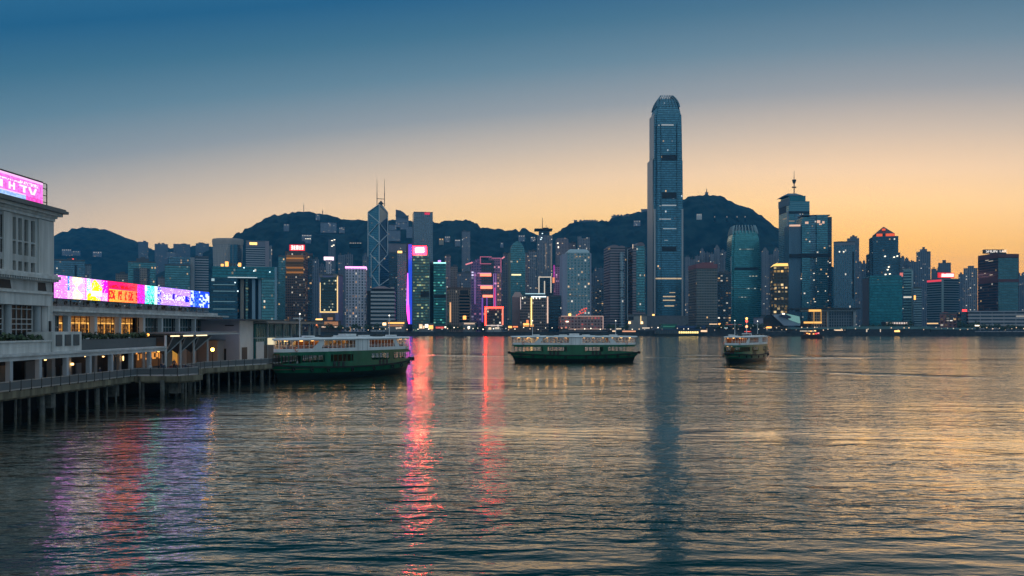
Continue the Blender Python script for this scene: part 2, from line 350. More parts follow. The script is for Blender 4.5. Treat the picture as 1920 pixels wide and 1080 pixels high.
# ------------------------------------------------------------------ tower helpers
class Tower:
    """rectangular tower from photo columns: left edge, near corner, right edge; th = yaw of the front face"""
    def __init__(s, name, label, pxl, pxc, pxr, top, Y, th=None, dep=None, base=4.2, cat='tower', group=None):
        mid = ((pxl if pxl is not None else pxc)+pxr)/2
        az = math.atan((mid-960)/FPX)
        s.th = -az if th is None else R(th)
        s.Y = Y; s.P = Vector((pxx(pxc, Y), Y)); s.dr = Vector((math.cos(s.th), math.sin(s.th))); s.dl = Vector((-math.sin(s.th), math.cos(s.th)))
        s.wr = s.hit(s.P, s.dr, pxr)
        s.wl = s.hit(s.P, s.dl, pxl) if pxl is not None and abs(pxl-pxc) > .5 else (dep or min(40, s.wr))
        if s.wl < 2 or s.wl > 150: s.wl = dep or 40
        s.top = pyz(top, Y); s.base = base
        c = s.P+s.dr*s.wr/2+s.dl*s.wl/2
        s.root = thing(name, label, cat, (c.x, c.y, base), group)
    def hit(s, P, d, px):
        k = (px-960)/FPX           # X = k*Y : P.x+t d.x = k (P.y+t d.y)
        return (k*P.y-P.x)/(d.x-k*d.y)
    def poly(s, a0=0, a1=1, b0=0, b1=1, grow=0.0):
        A0, A1, B0, B1 = a0*s.wr-grow, a1*s.wr+grow, b0*s.wl-grow, b1*s.wl+grow
        return [tuple(s.P+s.dr*a+s.dl*b) for a, b in ((A0, B0), (A1, B0), (A1, B1), (A0, B1))]
    def z(s, py): return pyz(py, s.Y)
    def body(s, m, z0=None, z1=None, name='body', roofm=None, **k):
        b = MB(); b.prism(s.poly(**k), s.base if z0 is None else z0, s.top if z1 is None else z1, 0, tmi=1)
        return b.build(name, [m, roofm or ROOF], s.root)
    def block(s, name, m, a0, a1, b0, b1, z0, z1, grow=0.0, top=None):
        b = MB(); b.prism(s.poly(a0, a1, b0, b1, grow), z0, z1, 0, top=top); return b.build(name, m, s.root)
    def panel(s, name, m, px0, px1, py0, py1, face='R', proud=.4, deep=None, parent=None, raw=False):
        """thin box standing proud of the front ('R') or left ('L') face between photo pixels"""
        d, n = (s.dr, -s.dl) if face == 'R' else (s.dl, -s.dr)
        t0, t1 = s.hit(s.P, d, px0), s.hit(s.P, d, px1); t0, t1 = min(t0, t1), max(t0, t1)
        ym = (s.P+d*(t0+t1)/2).y; za, zb = pyz(py1, ym), pyz(py0, ym)
        q = [s.P+d*t0+n*proud, s.P+d*t1+n*proud, s.P+d*t1-n*(deep or .2), s.P+d*t0-n*(deep or .2)]
        if face == 'L': q = q[::-1]
        b = MB(); b.prism([tuple(p) for p in q], za, zb)
        return b if raw else b.build(name, m, parent or s.root)
    def plant(s, n=2, h=4, m=None):
        rnd = random.Random(int(s.Y*7+s.wr*13))
        for i in range(n):
            a = rnd.uniform(.1, .6); w = rnd.uniform(.15, .35); b0 = rnd.uniform(.1, .5)
            s.block('roof_plant', m or PLANT, a, min(.95, a+w), b0, min(.95, b0+.35), s.top+.01, s.top+h*rnd.uniform(.5, 1.1))
    def parapet(s, m=None, h=1.6, grow=.25):
        b = MB(); P0 = s.poly(grow=grow)
        Q = s.poly(grow=-.5)
        for i in range(4):
            j = (i+1) % 4
            b.face([(*P0[i], s.top-.8), (*P0[j], s.top-.8), (*P0[j], s.top+h), (*P0[i], s.top+h)])
            b.face([(*Q[j], s.top), (*Q[i], s.top), (*Q[i], s.top+h), (*Q[j], s.top+h)])
            b.face([(*P0[i], s.top+h), (*P0[j], s.top+h), (*Q[j], s.top+h), (*Q[i], s.top+h)])
        return b.build('parapet', m or PLANT, s.root)
    def mast(s, px, py, a=.5, b=.5, r=.5, z0=None, name='mast'):
        p = s.P+s.dr*s.wr*a+s.dl*s.wl*b
        if px is not None: 
            p = Vector((pxx(px, p.y), p.y))
        m = MB(); z0 = s.top if z0 is None else z0; z1 = pyz(py, p.y)
        m.tube((p.x, p.y, z0), (p.x, p.y, z1), r, 6, r1=r*.5); return m.build(name, METAL, s.root)
ROOF = mat('roof_slab', (.07, .075, .08), .8, noise=.25, nscale=.2)
PLANT = mat('roof_machinery', (.10, .11, .12), .7, noise=.3, nscale=.4)
METAL = mat('dark_steel', (.05, .055, .06), .45, .6)
PALE = mat('pale_concrete', (.30, .31, .32), .75, noise=.15, nscale=.2)
GREY = mat('grey_concrete', (.17, .18, .19), .8, noise=.2, nscale=.2)
DARK = mat('dark_recess', (.012, .016, .02), .6)
BROWN = mat('brown_granite', (.11, .075, .06), .6, noise=.2, nscale=.2)
WARM = emis('warm_light', (1, .55, .16), 2.6)
AMBER = emis('amber_light', (1, .42, .10), 2.2)
WHITEL = emis('white_light', (1, .88, .66), 2.6)
COOLL = emis('cool_light', (.75, .95, 1), 2.2)

def lettering(text, size, p, m, parent, rz=0.0, name='roof_lettering'):
    cu = bpy.data.curves.new(name, 'FONT'); cu.body = text; cu.size = size; cu.extrude = size*.04; cu.align_x = 'CENTER'; tmp = bpy.data.objects.new(name, cu)
    COL.objects.link(tmp); bpy.context.view_layer.update()
    me = bpy.data.meshes.new_from_object(tmp.evaluated_get(bpy.context.evaluated_depsgraph_get())); bpy.data.objects.remove(tmp)
    me.materials.clear(); me.materials.append(m); o = bpy.data.objects.new(name, me); COL.objects.link(o); o.parent = parent
    q = Vector(p)-parent.location; o.location = q; o.rotation_euler = (R(90), 0, rz); return o

# ---- the tallest tower: tapering glass shaft with a claw crown
def tall_tower():
    t = Tower('skyscraper', 'tallest tower of the skyline, blue glass shaft with a curved claw crown', 1212, 1226, 1282, 181, 1450, th=2)
    GL = fac('ifc_glass', (.20, .50, .66), (.03, .08, .115), 2.6, 3.9, .06, .16, .006, ls=1.6, met=.85, rough=.2, lb=(.85, .95, 1))
    cx = t.P+t.dr*t.wr/2+t.dl*t.wr/2; W0 = t.wr; D0 = t.wr
    def sec(py, k):
        # square with notched corners, half size k (1 = full)
        h = .5*k*W0; n = .07*W0; pts = []
        raw = [(-h+n, -h), (h-n, -h), (h-n, -h+n), (h, -h+n), (h, h-n), (h-n, h-n), (h-n, h), (-h+n, h), (-h+n, h-n), (-h, h-n), (-h, -h+n), (-h+n, -h+n)]
        return ([tuple(cx+t.dr*a+t.dl*b) for a, b in raw], t.z(py))
    b = MB(); z0 = 4.2
    b.loft([(sec(0, 1.0)[0], z0), sec(390, 1.0), sec(389.5, .985), sec(300, .965), sec(299.5, .945), sec(250, .925), sec(213, .90), sec(212.5, .87), sec(204, .815), sec(197, .765), sec(191, .71), sec(186, .645), sec(182, .565)], 0, 1)
    b.build('body', [GL, ROOF], t.root)
    FIN = mat('crown_fin', (.10, .18, .23), .4, .5)
    prof = [(198, .775), (191, .715), (186, .652), (182, .58), (178, .49), (174, .385)]
    for side in range(4):
        for q in (-.42, -.30, -.18, -.06, .06, .18, .30, .42):
            m = MB(); hw = .013*W0
            for (ya, ka), (yb, kb) in zip(prof, prof[1:]):
                ra, rb = .5*ka*W0, .5*kb*W0; wa, wb = q*W0*ka/.85, q*W0*kb/.85
                def P(r, w, y):
                    a, c = ((w, -r), (r, w), (-w, r), (-r, -w))[side]; p = cx+t.dr*a+t.dl*c; return (p.x, p.y, t.z(y))
                o0, o1 = [P(ra+1.2, wa-hw, ya), P(ra+1.2, wa+hw, ya)], [P(rb+1.2, wb-hw, yb), P(rb+1.2, wb+hw, yb)]
                i0, i1 = [P(ra-1.6, wa-hw, ya), P(ra-1.6, wa+hw, ya)], [P(rb-1.2, wb-hw, yb), P(rb-1.2, wb+hw, yb)]
                m.face([o0[0], o0[1], o1[1], o1[0]]); m.face([i0[1], i0[0], i1[0], i1[1]]); m.face([i0[0], o0[0], o1[0], i1[0]]); m.face([o0[1], i0[1], i1[1], o1[1]])
            m.build('crown_fin', FIN, t.root)
    for (xa, xb, ya, yb) in ((1241, 1268, 290, 301), (1241, 1268, 361, 372), (1241, 1268, 462, 471)):
        t.panel('mechanical_band', DARK, xa, xb, ya, yb, proud=.25)
    L1 = emis('office_floor_light', (.75, .85, .9), .42); L2 = emis('office_floor_warm', (1, .72, .42), .6)
    for (xa, xb, ya, yb, m) in ((1240, 1263, 233, 235.4, L1), (1234, 1237, 234, 235.5, L1), (1241, 1268, 384, 386, L1), (1236, 1240, 385.5, 386.5, L1), (1236, 1258, 410, 411.6, L1), (1243, 1268, 428, 429.4, L1),
                                (1226, 1279, 521, 523.5, L2), (1243, 1266, 555, 557, L2), (1243, 1266, 562, 564, L2), (1246, 1264, 572.5, 574.5, L2), (1255, 1266, 548, 549.2, L2), (1246, 1252, 450, 451, L1)):
        t.panel('lit_floor', m, xa, xb, ya, yb, proud=.3)
    for k in (1227.5, 1279.5):
        t.panel('corner_pier', mat('silver_pier_sky_tone', (.42, .40, .40), .45, .5), k-1.6, k+1.6, 392, 608, proud=.5)
    t.panel('left_sky_tone', mat('silver_pier_sky_tone', (.42, .40, .40), .45, .5), 1214, 1224, 301, 606, face='L', proud=.35)  # left face painted pale to carry the side sky it reflects
    t.panel('left_sky_tone', mat('silver_pier_sky_tone', (.42, .40, .40), .45, .5), 1216, 1224, 218, 299, face='L', proud=-1.5, deep=4)
    for (xa, xb) in ((1231.2, 1232.2), (1239.2, 1240.0), (1268.8, 1269.8)):
        t.panel('groove_shade', mat('shadow_groove', (.02, .04, .055), .4), xa, xb, 232, 604, proud=.3)  # raised dark strips, coloured as the shade of vertical recesses
    G = emis('podium_green_light', (.75, 1, .18), 1.8)
    pod = t.block('podium', GREY, -.12, 1.1, -.25, 1.1, 4.2, pyz(592, 1440))
    o = t.panel('podium_screen', G, 1241, 1269, 597, 606, proud=W0*.25+2.2)
    o = t.panel('podium_light', emis('green_strip', (.25, 1, .35), 2.0), 1256, 1269, 593.5, 595, proud=W0*.25+2.2)
    t.panel('base_light', WARM, 1223, 1227, 589, 606, proud=1.0)
tall_tower()
# ------------------------------------------------------------------ facade styles
F_TEAL = fac('teal_curtain_wall', (.26, .66, .70), (.05, .13, .15), 2.4, 3.9, .07, .18, .03, ls=1.6)
F_TEALD = fac('deep_teal_glass', (.10, .46, .52), (.03, .09, .11), 2.4, 4.0, .05, .14, .006, ls=1.2, rough=.15)
F_BLUE = fac('blue_curtain_wall', (.32, .58, .72), (.06, .12, .16), 2.6, 3.9, .09, .2, .04, ls=1.8)
F_GREY = fac('grey_gridded_wall', (.32, .46, .55), (.25, .26, .28), 3.4, 3.8, .2, .25, .08, ls=1.8)
F_STRIPE = fac('ribbon_window_wall', (.08, .18, .25), (.34, .35, .37), 40, 4.2, .0, .32, .02, ls=1.4, met=.6)
F_TAN = fac('tan_stone_wall', (.12, .16, .2), (.30, .235, .20), 3.2, 3.7, .24, .28, .06, ls=1.6, met=.5)
F_BROWN = fac('brown_stone_wall', (.10, .13, .16), (.17, .105, .085), 2.8, 3.7, .2, .25, .08, la=(1, .5, .16), ls=1.8, met=.5)
F_MAUVE = fac('mauve_granite_wall', (.12, .17, .22), (.26, .20, .215), 40, 3.9, .0, .36, .02, ls=1.4, met=.6)
F_RES = fac('flat_block_wall', (.12, .18, .24), (.24, .25, .29), 3.6, 3.0, .24, .28, .10, la=(1, .62, .3), lb=(1, .88, .7), ls=1.8, met=.4)
F_RES2 = fac('pink_flat_block_wall', (.12, .16, .22), (.30, .24, .26), 3.2, 3.0, .22, .3, .09, la=(1, .6, .3), ls=1.7, met=.4)
F_RES3 = fac('dim_flat_block_wall', (.1, .18, .24), (.16, .19, .24), 4.0, 3.0, .26, .3, .07, ls=1.6, met=.4)
F_PALE = fac('pale_gridded_wall', (.2, .28, .35), (.42, .42, .46), 4.0, 3.6, .26, .26, .08, ls=1.6, met=.5)
F_WHITE = fac('white_mullion_wall', (.10, .15, .2), (.62, .60, .68), 4.2, 4.0, .27, .22, .16, la=(1, .5, .22), ls=1.7, met=.5)
F_HQ = fac('dark_ribbon_glass', (.07, .2, .28), (.03, .07, .10), 4.0, 5.0, .03, .2, .02, lb=(.7, .95, 1), ls=1.5)
F_LITG = fac('lit_green_office_wall', (.2, .42, .4), (.10, .14, .12), 3.0, 4.0, .05, .3, .42, la=(.85, .8, .28), lb=(.6, .85, .5), ls=.62)
F_LITT = fac('lit_teal_office_wall', (.10, .5, .5), (.03, .14, .14), 3.0, 3.8, .05, .3, .30, la=(.2, .9, .7), lb=(.4, .95, .75), ls=.5)
F_JAR = fac('porthole_wall', (.22, .48, .55), (.26, .36, .40), 4.6, 4.0, .26, .26, .07, la=(1, .62, .3), ls=2.0)
F_POD = fac('pink_podium_wall', (.25, .10, .1), (.34, .22, .21), 4.2, 4.0, .22, .3, .6, la=(1, .14, .12), lb=(1, .3, .2), ls=.7, met=.3)
F_DARK = fac('dark_slab_wall', (.10, .2, .26), (.05, .07, .09), 3.2, 3.9, .08, .24, .03, ls=1.5)
F_SHUN = fac('maroon_grid_wall', (.07, .15, .21), (.085, .05, .06), 3.2, 3.9, .12, .24, .03, ls=1.2)
F_TERM = fac('deck_terminal_wall', (.10, .15, .2), (.36, .34, .36), 14.0, 4.4, .02, .34, .05, ls=1.2, met=.3)
F_PURP = fac('violet_steel_wall', (.26, .20, .46), (.24, .16, .30), 3.6, 3.9, .12, .26, .16, la=(1, .35, .55), lb=(.8, .7, 1), ls=1.0)
F_GOLDL = fac('gold_lit_wall', (.2, .14, .07), (.05, .045, .04), 5.2, 5.2, .15, .24, .55, la=(1, .58, .16), lb=(1, .72, .34), ls=2.0, met=.3)
RED = emis('red_neon', (1, .035, .05), 3.2); REDG = emis('red_sign_glow', (1, .02, .03), 1.1)
PINKN = emis('pink_neon', (1, .42, .95), 2.0); LILAC = emis('lilac_neon', (.62, .30, 1), 1.6); BLUEN = emis('blue_neon', (.02, .10, 1), .75)
VIOLN = emis('violet_neon', (.62, .12, 1), 2.2); MAGN = emis('magenta_neon', (1, .08, .45), 1.5); CYANN = emis('cyan_neon', (.45, 1, .95), 1.6)
GOLDN = emis('gold_outline_light', (1, .66, .26), 1.4); ORNG = emis('orange_lit_louvre', (1, .36, .05), .36)
SALM = emis('salmon_outline_light', (1, .20, .12), 1.6)
REDSTRONG = emis('red_rooftop_neon', (1, .005, .016), 35, True)
REDFRAME = emis('red_frame_neon', (1, .022, .012), 12, True)

def glyphs(t, name, m, px0, px1, py0, py1, n, seed, face='R', proud=1.2, Y=None):
    """an illegible row of n lit sign characters made of strokes"""
    r = random.Random(seed); b = MB(); w = (px1-px0)/n; h = py1-py0
    def st(x0, x1, y0, y1):
        q = t.panel('x', None, x0, x1, y0, y1, face, proud, raw=True); o = len(b.v)
        b.v += q.v; b.f += [tuple(i+o for i in f) for f in q.f]; b.uv += q.uv; b.mi += q.mi; b.col += q.col
    for i in range(n):
        x = px0+i*w+.12*w; e = px0+(i+1)*w-.12*w; k = r.randint(0, 3); s = w*.2
        st(x, e, py0+h*r.choice((0, .1)), py0+h*.22)
        st(x, e, py0+h*.8, py1)
        if k != 1: st(x, x+s, py0+.1*h, py0+.9*h)
        if k != 2: st(e-s, e, py0+.1*h, py0+.9*h)
        if k != 3: st((x+e)/2-s/2, (x+e)/2+s/2, py0, py1)
        st(x, e, py0+h*.45, py0+h*.58)
    return b.build(name, m, t.root)

NAMEWORD = 'office_tower'
def simple(label, pxl, pxc, pxr, top, Y, m, plant=2, ph=4, name='office_tower', cat='tower', group=None, par=True, **k):
    t = Tower(name, label, pxl, pxc, pxr, top, Y, cat=cat, group=group, **k); t.body(m)
    if par: t.parapet()
    if plant: t.plant(plant, ph)
    return t

# ------------------------------------------------------------------ west to east along the shore
# far left, over the long screen
t = simple('pale teal slab block with a red rooftop light, left above the long screen', None, 99, 159, 487, 1500, F_BLUE, 2, 5)
t.panel('rooftop_light', emis('red_beacon', (1, .1, .08), 1.6), 135.5, 138.5, 484.5, 488, proud=-3, deep=5); t.panel('window_strip', DARK, 140, 144, 497, 530)
t.mast(134, 480)
simple('small grey block stuck to the right of the pale slab with a red light', None, 159.5, 171, 497, 1560, F_GREY, 1, 5)
simple('low brown lit block between the pale slab and the recessed teal tower', None, 217, 240, 514, 1450, F_TAN, 2, 6)
t = simple('teal tower with a deep recessed middle and stepped rooftop hut', None, 240, 292, 491, 1420, F_TEAL, 0)
t.panel('recess', F_DARK, 250, 281, 503, 545, proud=.3); t.panel('lit_bay', F_TAN, 262, 276, 502, 545, proud=.8)
t.block('roof_plant', PLANT, .3, .75, .2, .8, t.top+.01, t.z(483)); t.block('roof_tank', PLANT, .45, .62, .3, .6, t.z(483)+.01, t.z(480))
simple('brown flat block with lit windows left of the stepped glass tower', None, 296, 311, 521, 1400, F_RES2, 1, 4, 'apartment_block', 'apartment block')
t = simple('stepped teal glass tower with a pale blue upper slab beside a dark wing', None, 309, 356, 497, 1400, F_TEAL, 0)
t2 = t.block('upper_slab', F_BLUE, .15, 1.02, .35, 1.0, t.top+.01, t.z(480)); t.panel('corner_fin', PALE, 357, 365, 482, 545, proud=-8, deep=14)
simple('dark ribbon windowed wing right of the stepped teal glass tower', None, 366, 391, 482, 1440, F_STRIPE, 2, 3)
# round hotel
def round_hotel():
    Y = 1650; c = at(420, 612, Y); t = thing('hotel_tower', 'pale rounded hotel tower with a flared drum top and dark glass bay', 'hotel', (c.x, c.y, 4.2))
    HM_ = fac('ribbed_pale_wall', (.3, .36, .4), (.46, .42, .40), 2.4, 3.6, .32, .12, .03, ls=1.4, met=.5)
    def el(k, kx=1.0): r = 28.5/FPX*Y*k; return [(c.x+r*kx*math.cos(2*math.pi*i/28), c.y+22+r*.8*math.sin(2*math.pi*i/28)) for i in range(28)]
    b = MB(); b.loft([(el(.90), 4.2), (el(.93), pyz(500, Y)), (el(.97), pyz(465, Y)), (el(.985), pyz(457, Y))]); b.build('body', HM_, t)
    b = MB(); b.loft([(el(1.0), pyz(457, Y)+.1), (el(1.02), pyz(450, Y)), (el(1.0), pyz(446.5, Y)), (el(.9), pyz(446, Y))]); b.build('drum_top', mat('pinkish_concrete', (.42, .36, .33), .7, noise=.15, nscale=.1), t)
    x0, x1 = pxx(433, Y-2), pxx(446.5, Y-2)
    b = MB(); b.box(x0, x1, Y-6.5, Y+20, 4.3, pyz(459, Y)); b.build('glass_bay', fac('bay_glass', (.10, .3, .42), (.05, .12, .16), 4, 3.6, .1, .1, .02), t)
    b = MB(); b.box(x0+5, x0+6, Y-7, Y-6, 4.3, pyz(458, Y)); b.build('bay_fin', PALE, t)
round_hotel()
t = simple('grey ribbon windowed tower with a warm lit corner sign under its roof', None, 461, 497, 453, 1600, F_STRIPE, 0, dep=36)
t.panel('sign_band', mat('slate_band', (.2, .22, .27), .7), 462, 497, 453, 463, proud=.4); t.panel('lit_sign', WARM, 468, 482, 454.5, 459, proud=.9)
t.panel('side_pier', mat('mauve_pier', (.30, .27, .30), .7), 497.2, 504.5, 452, 600, proud=.5); t.panel('side_wing', F_GREY, 504.7, 510, 460, 600, proud=-4, deep=16)
t.block('roof_slab', PALE, .0, 1.1, .1, .9, t.top+.02, t.z(450.5))

# government gate building
def gate():
    Y = 1110; lab = 'huge teal gate shaped office block with an open centre and lit inner columns'
    t = Tower('gate_building', lab, None, 398, 520, 499, Y, th=14, dep=30)
    hi, mid = t.z(499), t.z(521)
    b = MB(); b.prism(t.poly(0, 1, 0, 1), mid, hi, 0, tmi=1); b.build('lintel', [F_TEALD, ROOF], t.root)
    b = MB(); b.prism(t.poly(-.012, .385, -.06, .95), 4.2, mid-.1, 0, tmi=1); b.build('west_leg', [F_HQ, ROOF], t.root)
    b = MB(); b.prism(t.poly(.755, 1.0, 0, 1), 4.2, mid-.1, 0, tmi=1); b.build('east_leg', [F_TEAL, ROOF], t.root)
    for (a, w, m) in ((.42, .05, mat('stone_column', (.36, .30, .24), .7)), (.50, .035, F_LITG), (.60, .05, mat('steel_column', (.24, .34, .42), .4, .5)), (.70, .045, mat('steel_column', (.24, .34, .42), .4, .5))):
        t.block('inner_column', m, a, a+w, .35, .6, 4.2, mid-.2)
    t.block('inner_wall', DARK, .386, .754, .7, .95, 4.2, mid-.3)
    t.panel('soffit_light', emis('soffit_light', (.6, .7, .75), .9), 427, 482, 519.5, 521, proud=.6)
    t.panel('end_fin', mat('steel_column', (.24, .34, .42), .4, .5), 515, 519, 501, 604, proud=.5)
    for y in (533.5, 545.5, 565, 579): t.panel('floor_light', emis('cyan_floor_light', (.35, .65, .75), .35), 400, 441, y, y+1, proud=3.4)
    for (x, y) in ((457.5, 502), (476, 508), (506, 510), (441, 530), (446, 546)): t.panel('spot_light', COOLL, x-1, x+1, y-1, y+1, proud=3.6 if x < 450 else .6)
    for k, (x0, x1, y) in enumerate(((413, 418, 494), (421, 427, 489.5), (429, 434, 492), (437, 441, 493), (446, 451, 492))):
        t.panel('roof_plant', PLANT if k in (2, 3) else AMBER, x0, x1, y, 499.5, proud=-8, deep=12)
gate()
# brown tower with orange top
t = Tower('office_tower', 'brown tower with an orange lit upper panel and red characters on its crown', None, 535, 571, 473, 1230, th=4, dep=42)
t.body(F_BROWN); t.parapet(BROWN)
t.panel('lit_panel', fac('orange_louvre_wall', (.3, .16, .06), (.2, .1, .04), 50, 3.4, 0, .16, 3.0, la=(1, .34, .06), lb=(1, .36, .07), ls=.32, met=.2), 537, 569, 478, 516, proud=.5)
t.block('crown_box', mat('dusky_stone', (.12, .13, .17), .7), -.02, 1.0, .1, .9, t.top, t.z(470.5)); t.panel('sign_board', REDG, 542, 570.5, 458.5, 469.5, proud=-3, deep=5)
glyphs(t, 'sign_lettering', emis('pale_red_letter', (1, .42, .40), 3.0), 545, 569, 460, 468, 5, 3, proud=-2.2)
simple('narrow dark tower with scattered lights right of the brown tower', None, 572, 586, 477, 1260, F_DARK, 1, 3)
simple('slim teal tower squeezed between the gate building and the brown tower', None, 522, 535, 481, 1400, F_TEAL, 1, 3)
# gold framed
t = Tower('office_tower', 'dark green glass tower edged by a gold outline light with a lilac side', 589, 598, 635, 515.5, 1160, th=0, dep=30)
t.body(mat('lilac_panel_wall', (.20, .19, .33), .6)); t.parapet()
t.panel('glass_front', fac('dark_green_front', (.12, .2, .2), (.03, .05, .05), 2.2, 4, .08, .3, .10, la=(.9, .8, .5), lb=(.8, .85, .6), ls=.9), 601, 632, 520, 584, proud=.3)
for q in ((600, 601.2, 530, 584), (632, 633.6, 517, 584), (600, 633.6, 584, 586)): t.panel('gold_outline', GOLDN, *q, proud=.8)
t.panel('base_wall', BROWN, 603, 628, 588, 600, proud=.9)
for q in ((599, 605, 515, 520), (625, 633, 515, 520)): t.panel('corner_cap', mat('cap_stone', (.24, .22, .22), .7), *q, proud=1.2)
t = simple('thin grey tower with a glowing pinkish white crown disc', None, 611, 622, 487, 1500, F_PALE, 0, par=False)
t.block('glowing_crown', emis('pink_white_crown', (1, .72, .85), 1.8), -.35, 1.35, -.2, 1.2, t.top+.05, t.z(481.5))
t = simple('very slim teal tower with white lights up its face, behind the pink crowned one', None, 616, 629, 450, 1950, F_RES3, 0)
for (x, y) in ((621, 450.5), (625.5, 449), (621, 461), (624, 459)): t.panel('lamp', WHITEL, x, x+3.2, y, y+1.2, proud=.5)
t.mast(627, 446)
# white tower, pink crown
t = Tower('office_tower', 'white gridded tower with a glowing pink neon crown', None, 648, 686, 503, 1190, th=8, dep=32)
t.body(F_WHITE); t.block('neon_crown', PINKN, -.02, 1.02, -.04, 1, t.top+.05, t.z(499.5))
m = MB()
for k in range(10):
    u = k/9.0; q = t.poly(u*.985, u*.985+.014, -.03, .0); m.prism(q, 20, t.top)
m.build('mullions', mat('white_mullion', (.62, .60, .68), .6), t.root)
t.panel('base_colonnade', F_TEAL, 651, 684, 604, 612, proud=-2, deep=6)

# prism tower with two masts
def prism_tower():
    Y = 1900; t = thing('skyscraper', 'faceted glass tower with white diagonal braces and two tall masts', 'tower', (pxx(711, Y), Y+20, 4.2))
    X = lambda px, y=Y: pxx(px, y); Z = lambda py: pyz(py, Y)
    GLZ = fac('prism_glass', (.30, .62, .70), (.10, .24, .28), 2.6, 4.0, .05, .14, .004, ls=1.2, rough=.14)
    GLD = fac('prism_dark_glass', (.10, .2, .32), (.05, .1, .16), 2.6, 4.0, .05, .14, .002, rough=.15)
    GLT = mat('sky_tan_facet', (.50, .44, .36), .25, .7)  # tan base colour puts the reflected warm sky into this facet
    # square plan turned 45 degrees to the harbour: front corner, west, east, back
    w = X(711)-X(689.8); C = (X(711), Y); Wp = (X(689.5, Y+26), Y+26); E = (X(727.5, Y+26), Y+26); B = (X(711), Y+55)
    b = MB()
    def uvq(pts, mi):
        u = [0]
        for a, c in zip(pts, pts[1:]): u.append(u[-1])
        h = math.hypot(pts[1][0]-pts[0][0], pts[1][1]-pts[0][1])
        b.face(pts, [((0 if k in (0, len(pts)-1) else h), p[2]) for k, p in enumerate(pts)], mi)
    ap = (X(711.5), Y+27, Z(378))
    zs, zb = Z(395), 4.2
    # west face (teal), east face split: tan upper shard and dark lower facet
    uvq([(*Wp, zb), (*C, zb), (*C, Z(383)), (*Wp, zs)], 0)
    E2 = (X(738, Y+30), Y+30)
    uvq([(*C, zb), (*E2, zb), (*E2, Z(517)), (*C, Z(517))], 1)
    uvq([(*C, Z(517)), (*E2, Z(517)), (*E, Z(460)), (*C, Z(470))], 1)
    b.face([(*C, Z(470)), (*E, Z(460)), (*E, Z(404)), (*C, Z(420))], None, 1)
    b.face([(*C, Z(420)), (*E, Z(404)), (*E, zs), (*C, Z(383))], None, 2)
    b.face([(*E2, zb), (*B, zb), (*B, zs), (*E, zs), (*E, Z(460)), (*E2, Z(517))], None, 0)
    b.face([(*B, zb), (*Wp, zb), (*Wp, zs), (*B, zs)], None, 0)
    b.face([(*Wp, zs), (*C, Z(383)), ap], None, 0); b.face([(*C, Z(383)), (*E, zs), ap], None, 2)
    b.face([(*E, zs), (*B, zs), ap], None, 0); b.face([(*B, zs), (*Wp, zs), ap], None, 0)
    b.build('body', [GLZ, GLD, GLT], t)
    BR = mat('white_brace', (.62, .66, .68), .5)
    m = MB()
    def P(px, py, side):    # points on the west (side -1) or east (+1) face, a little proud
        if side < 0:
            f = (711-px)/(711-689.5); y = Y+26*f-1.6
        elif side > 0: f = (px-711)/(727.5-711); y = Y+26*min(f, 1.15)-1.6
        else: y = Y-1.6
        return (X(px, y), y, Z(py))
    runs = [((690, 395), (690, 605), -1), ((711, 383), (711, 536), 0), ((727, 396), (727, 475), 1), ((737.5, 516), (737.5, 605), 1),
            ((691, 398), (711, 417), -1), ((711, 417), (691, 437), -1), ((691, 437), (711, 455), -1), ((711, 455), (694, 475), -1), ((694, 475), (711, 494), -1), ((711, 494), (696, 513), -1), ((696, 513), (711, 536), -1),
            ((711, 417), (727, 437), 1), ((727, 437), (711, 455), 1), ((711, 455), (727, 475), 1), ((727, 475), (711, 494), 1), ((711, 494), (737, 516), 1), ((737, 516), (711, 536), 1), ((696, 475), (696, 560), -1)]
    for a, c, sd_ in runs: m.bar(P(*a, sd_), P(*c, sd_), 1.7, 1.2)
    m.bar(P(690, 395, -1), P(711, 383, 0), 1.4, 1.2); m.bar(P(711, 383, 0), P(727, 396, 1), 1.4, 1.2)
    m.build('braces', BR, t)
    for px in (703.3, 717.5):
        q = MB(); q.tube((X(px), Y+27, Z(384)), (X(px), Y+27, Z(358)), .9, 6); q.tube((X(px), Y+27, Z(358)), (X(px), Y+27, Z(332)), .7, 6, r1=.35); q.build('mast', METAL, t)
    q = MB(); q.bar((X(703.3), Y+27, Z(369)), (X(717.5), Y+27, Z(370)), 1.3, 1.3); q.build('mast_tie', METAL, t)
    q = MB(); q.prism([(X(706), Y+20), (X(716), Y+20), (X(716), Y+34), (X(706), Y+34)], Z(379), Z(373), top=[(X(710.5), Y+26), (X(711.5), Y+26), (X(711.5), Y+28), (X(710.5), Y+28)]); q.build('apex_cap', METAL, t)
prism_tower()
t = Tower('office_tower', 'dark ribbed block with white floor stripes and a low hipped roof, before the braced tower', None, 695, 740, 546, 1180, th=6, dep=40)
t.body(fac('white_striped_wall', (.03, .06, .08), (.42, .42, .44), 60, 5.4, 0, .30, .0, met=.3)); t.block('side_slab', DARK, -.16, -.01, .1, .9, 4.2, t.z(545))
t.block('attic', DARK, .02, .98, .05, .95, t.top+.02, t.z(541)); t.block('hipped_roof', mat('slate_roof', (.16, .14, .15), .7), .0, .85, .0, 1, t.z(541)+.05, t.z(535.5), top=t.poly(.3, .55, .4, .6))
t.block('roof_dome', mat('pinkish_concrete', (.42, .36, .33), .7), .82, .97, .1, .5, t.z(541)+.05, t.z(538))
simple('pale tan hillside block tucked behind the braced tower on its right', None, 727, 764, 457, 2250, F_RES2, 2, 5, 'apartment_block', 'apartment block')
t = simple('grey blue tower with an amber sign near its top left of the blue neon strip', None, 745, 765, 474, 1500, F_GREY, 1, 3)
t.panel('lit_sign', WARM, 745.5, 754, 470.5, 474.5, proud=.6)
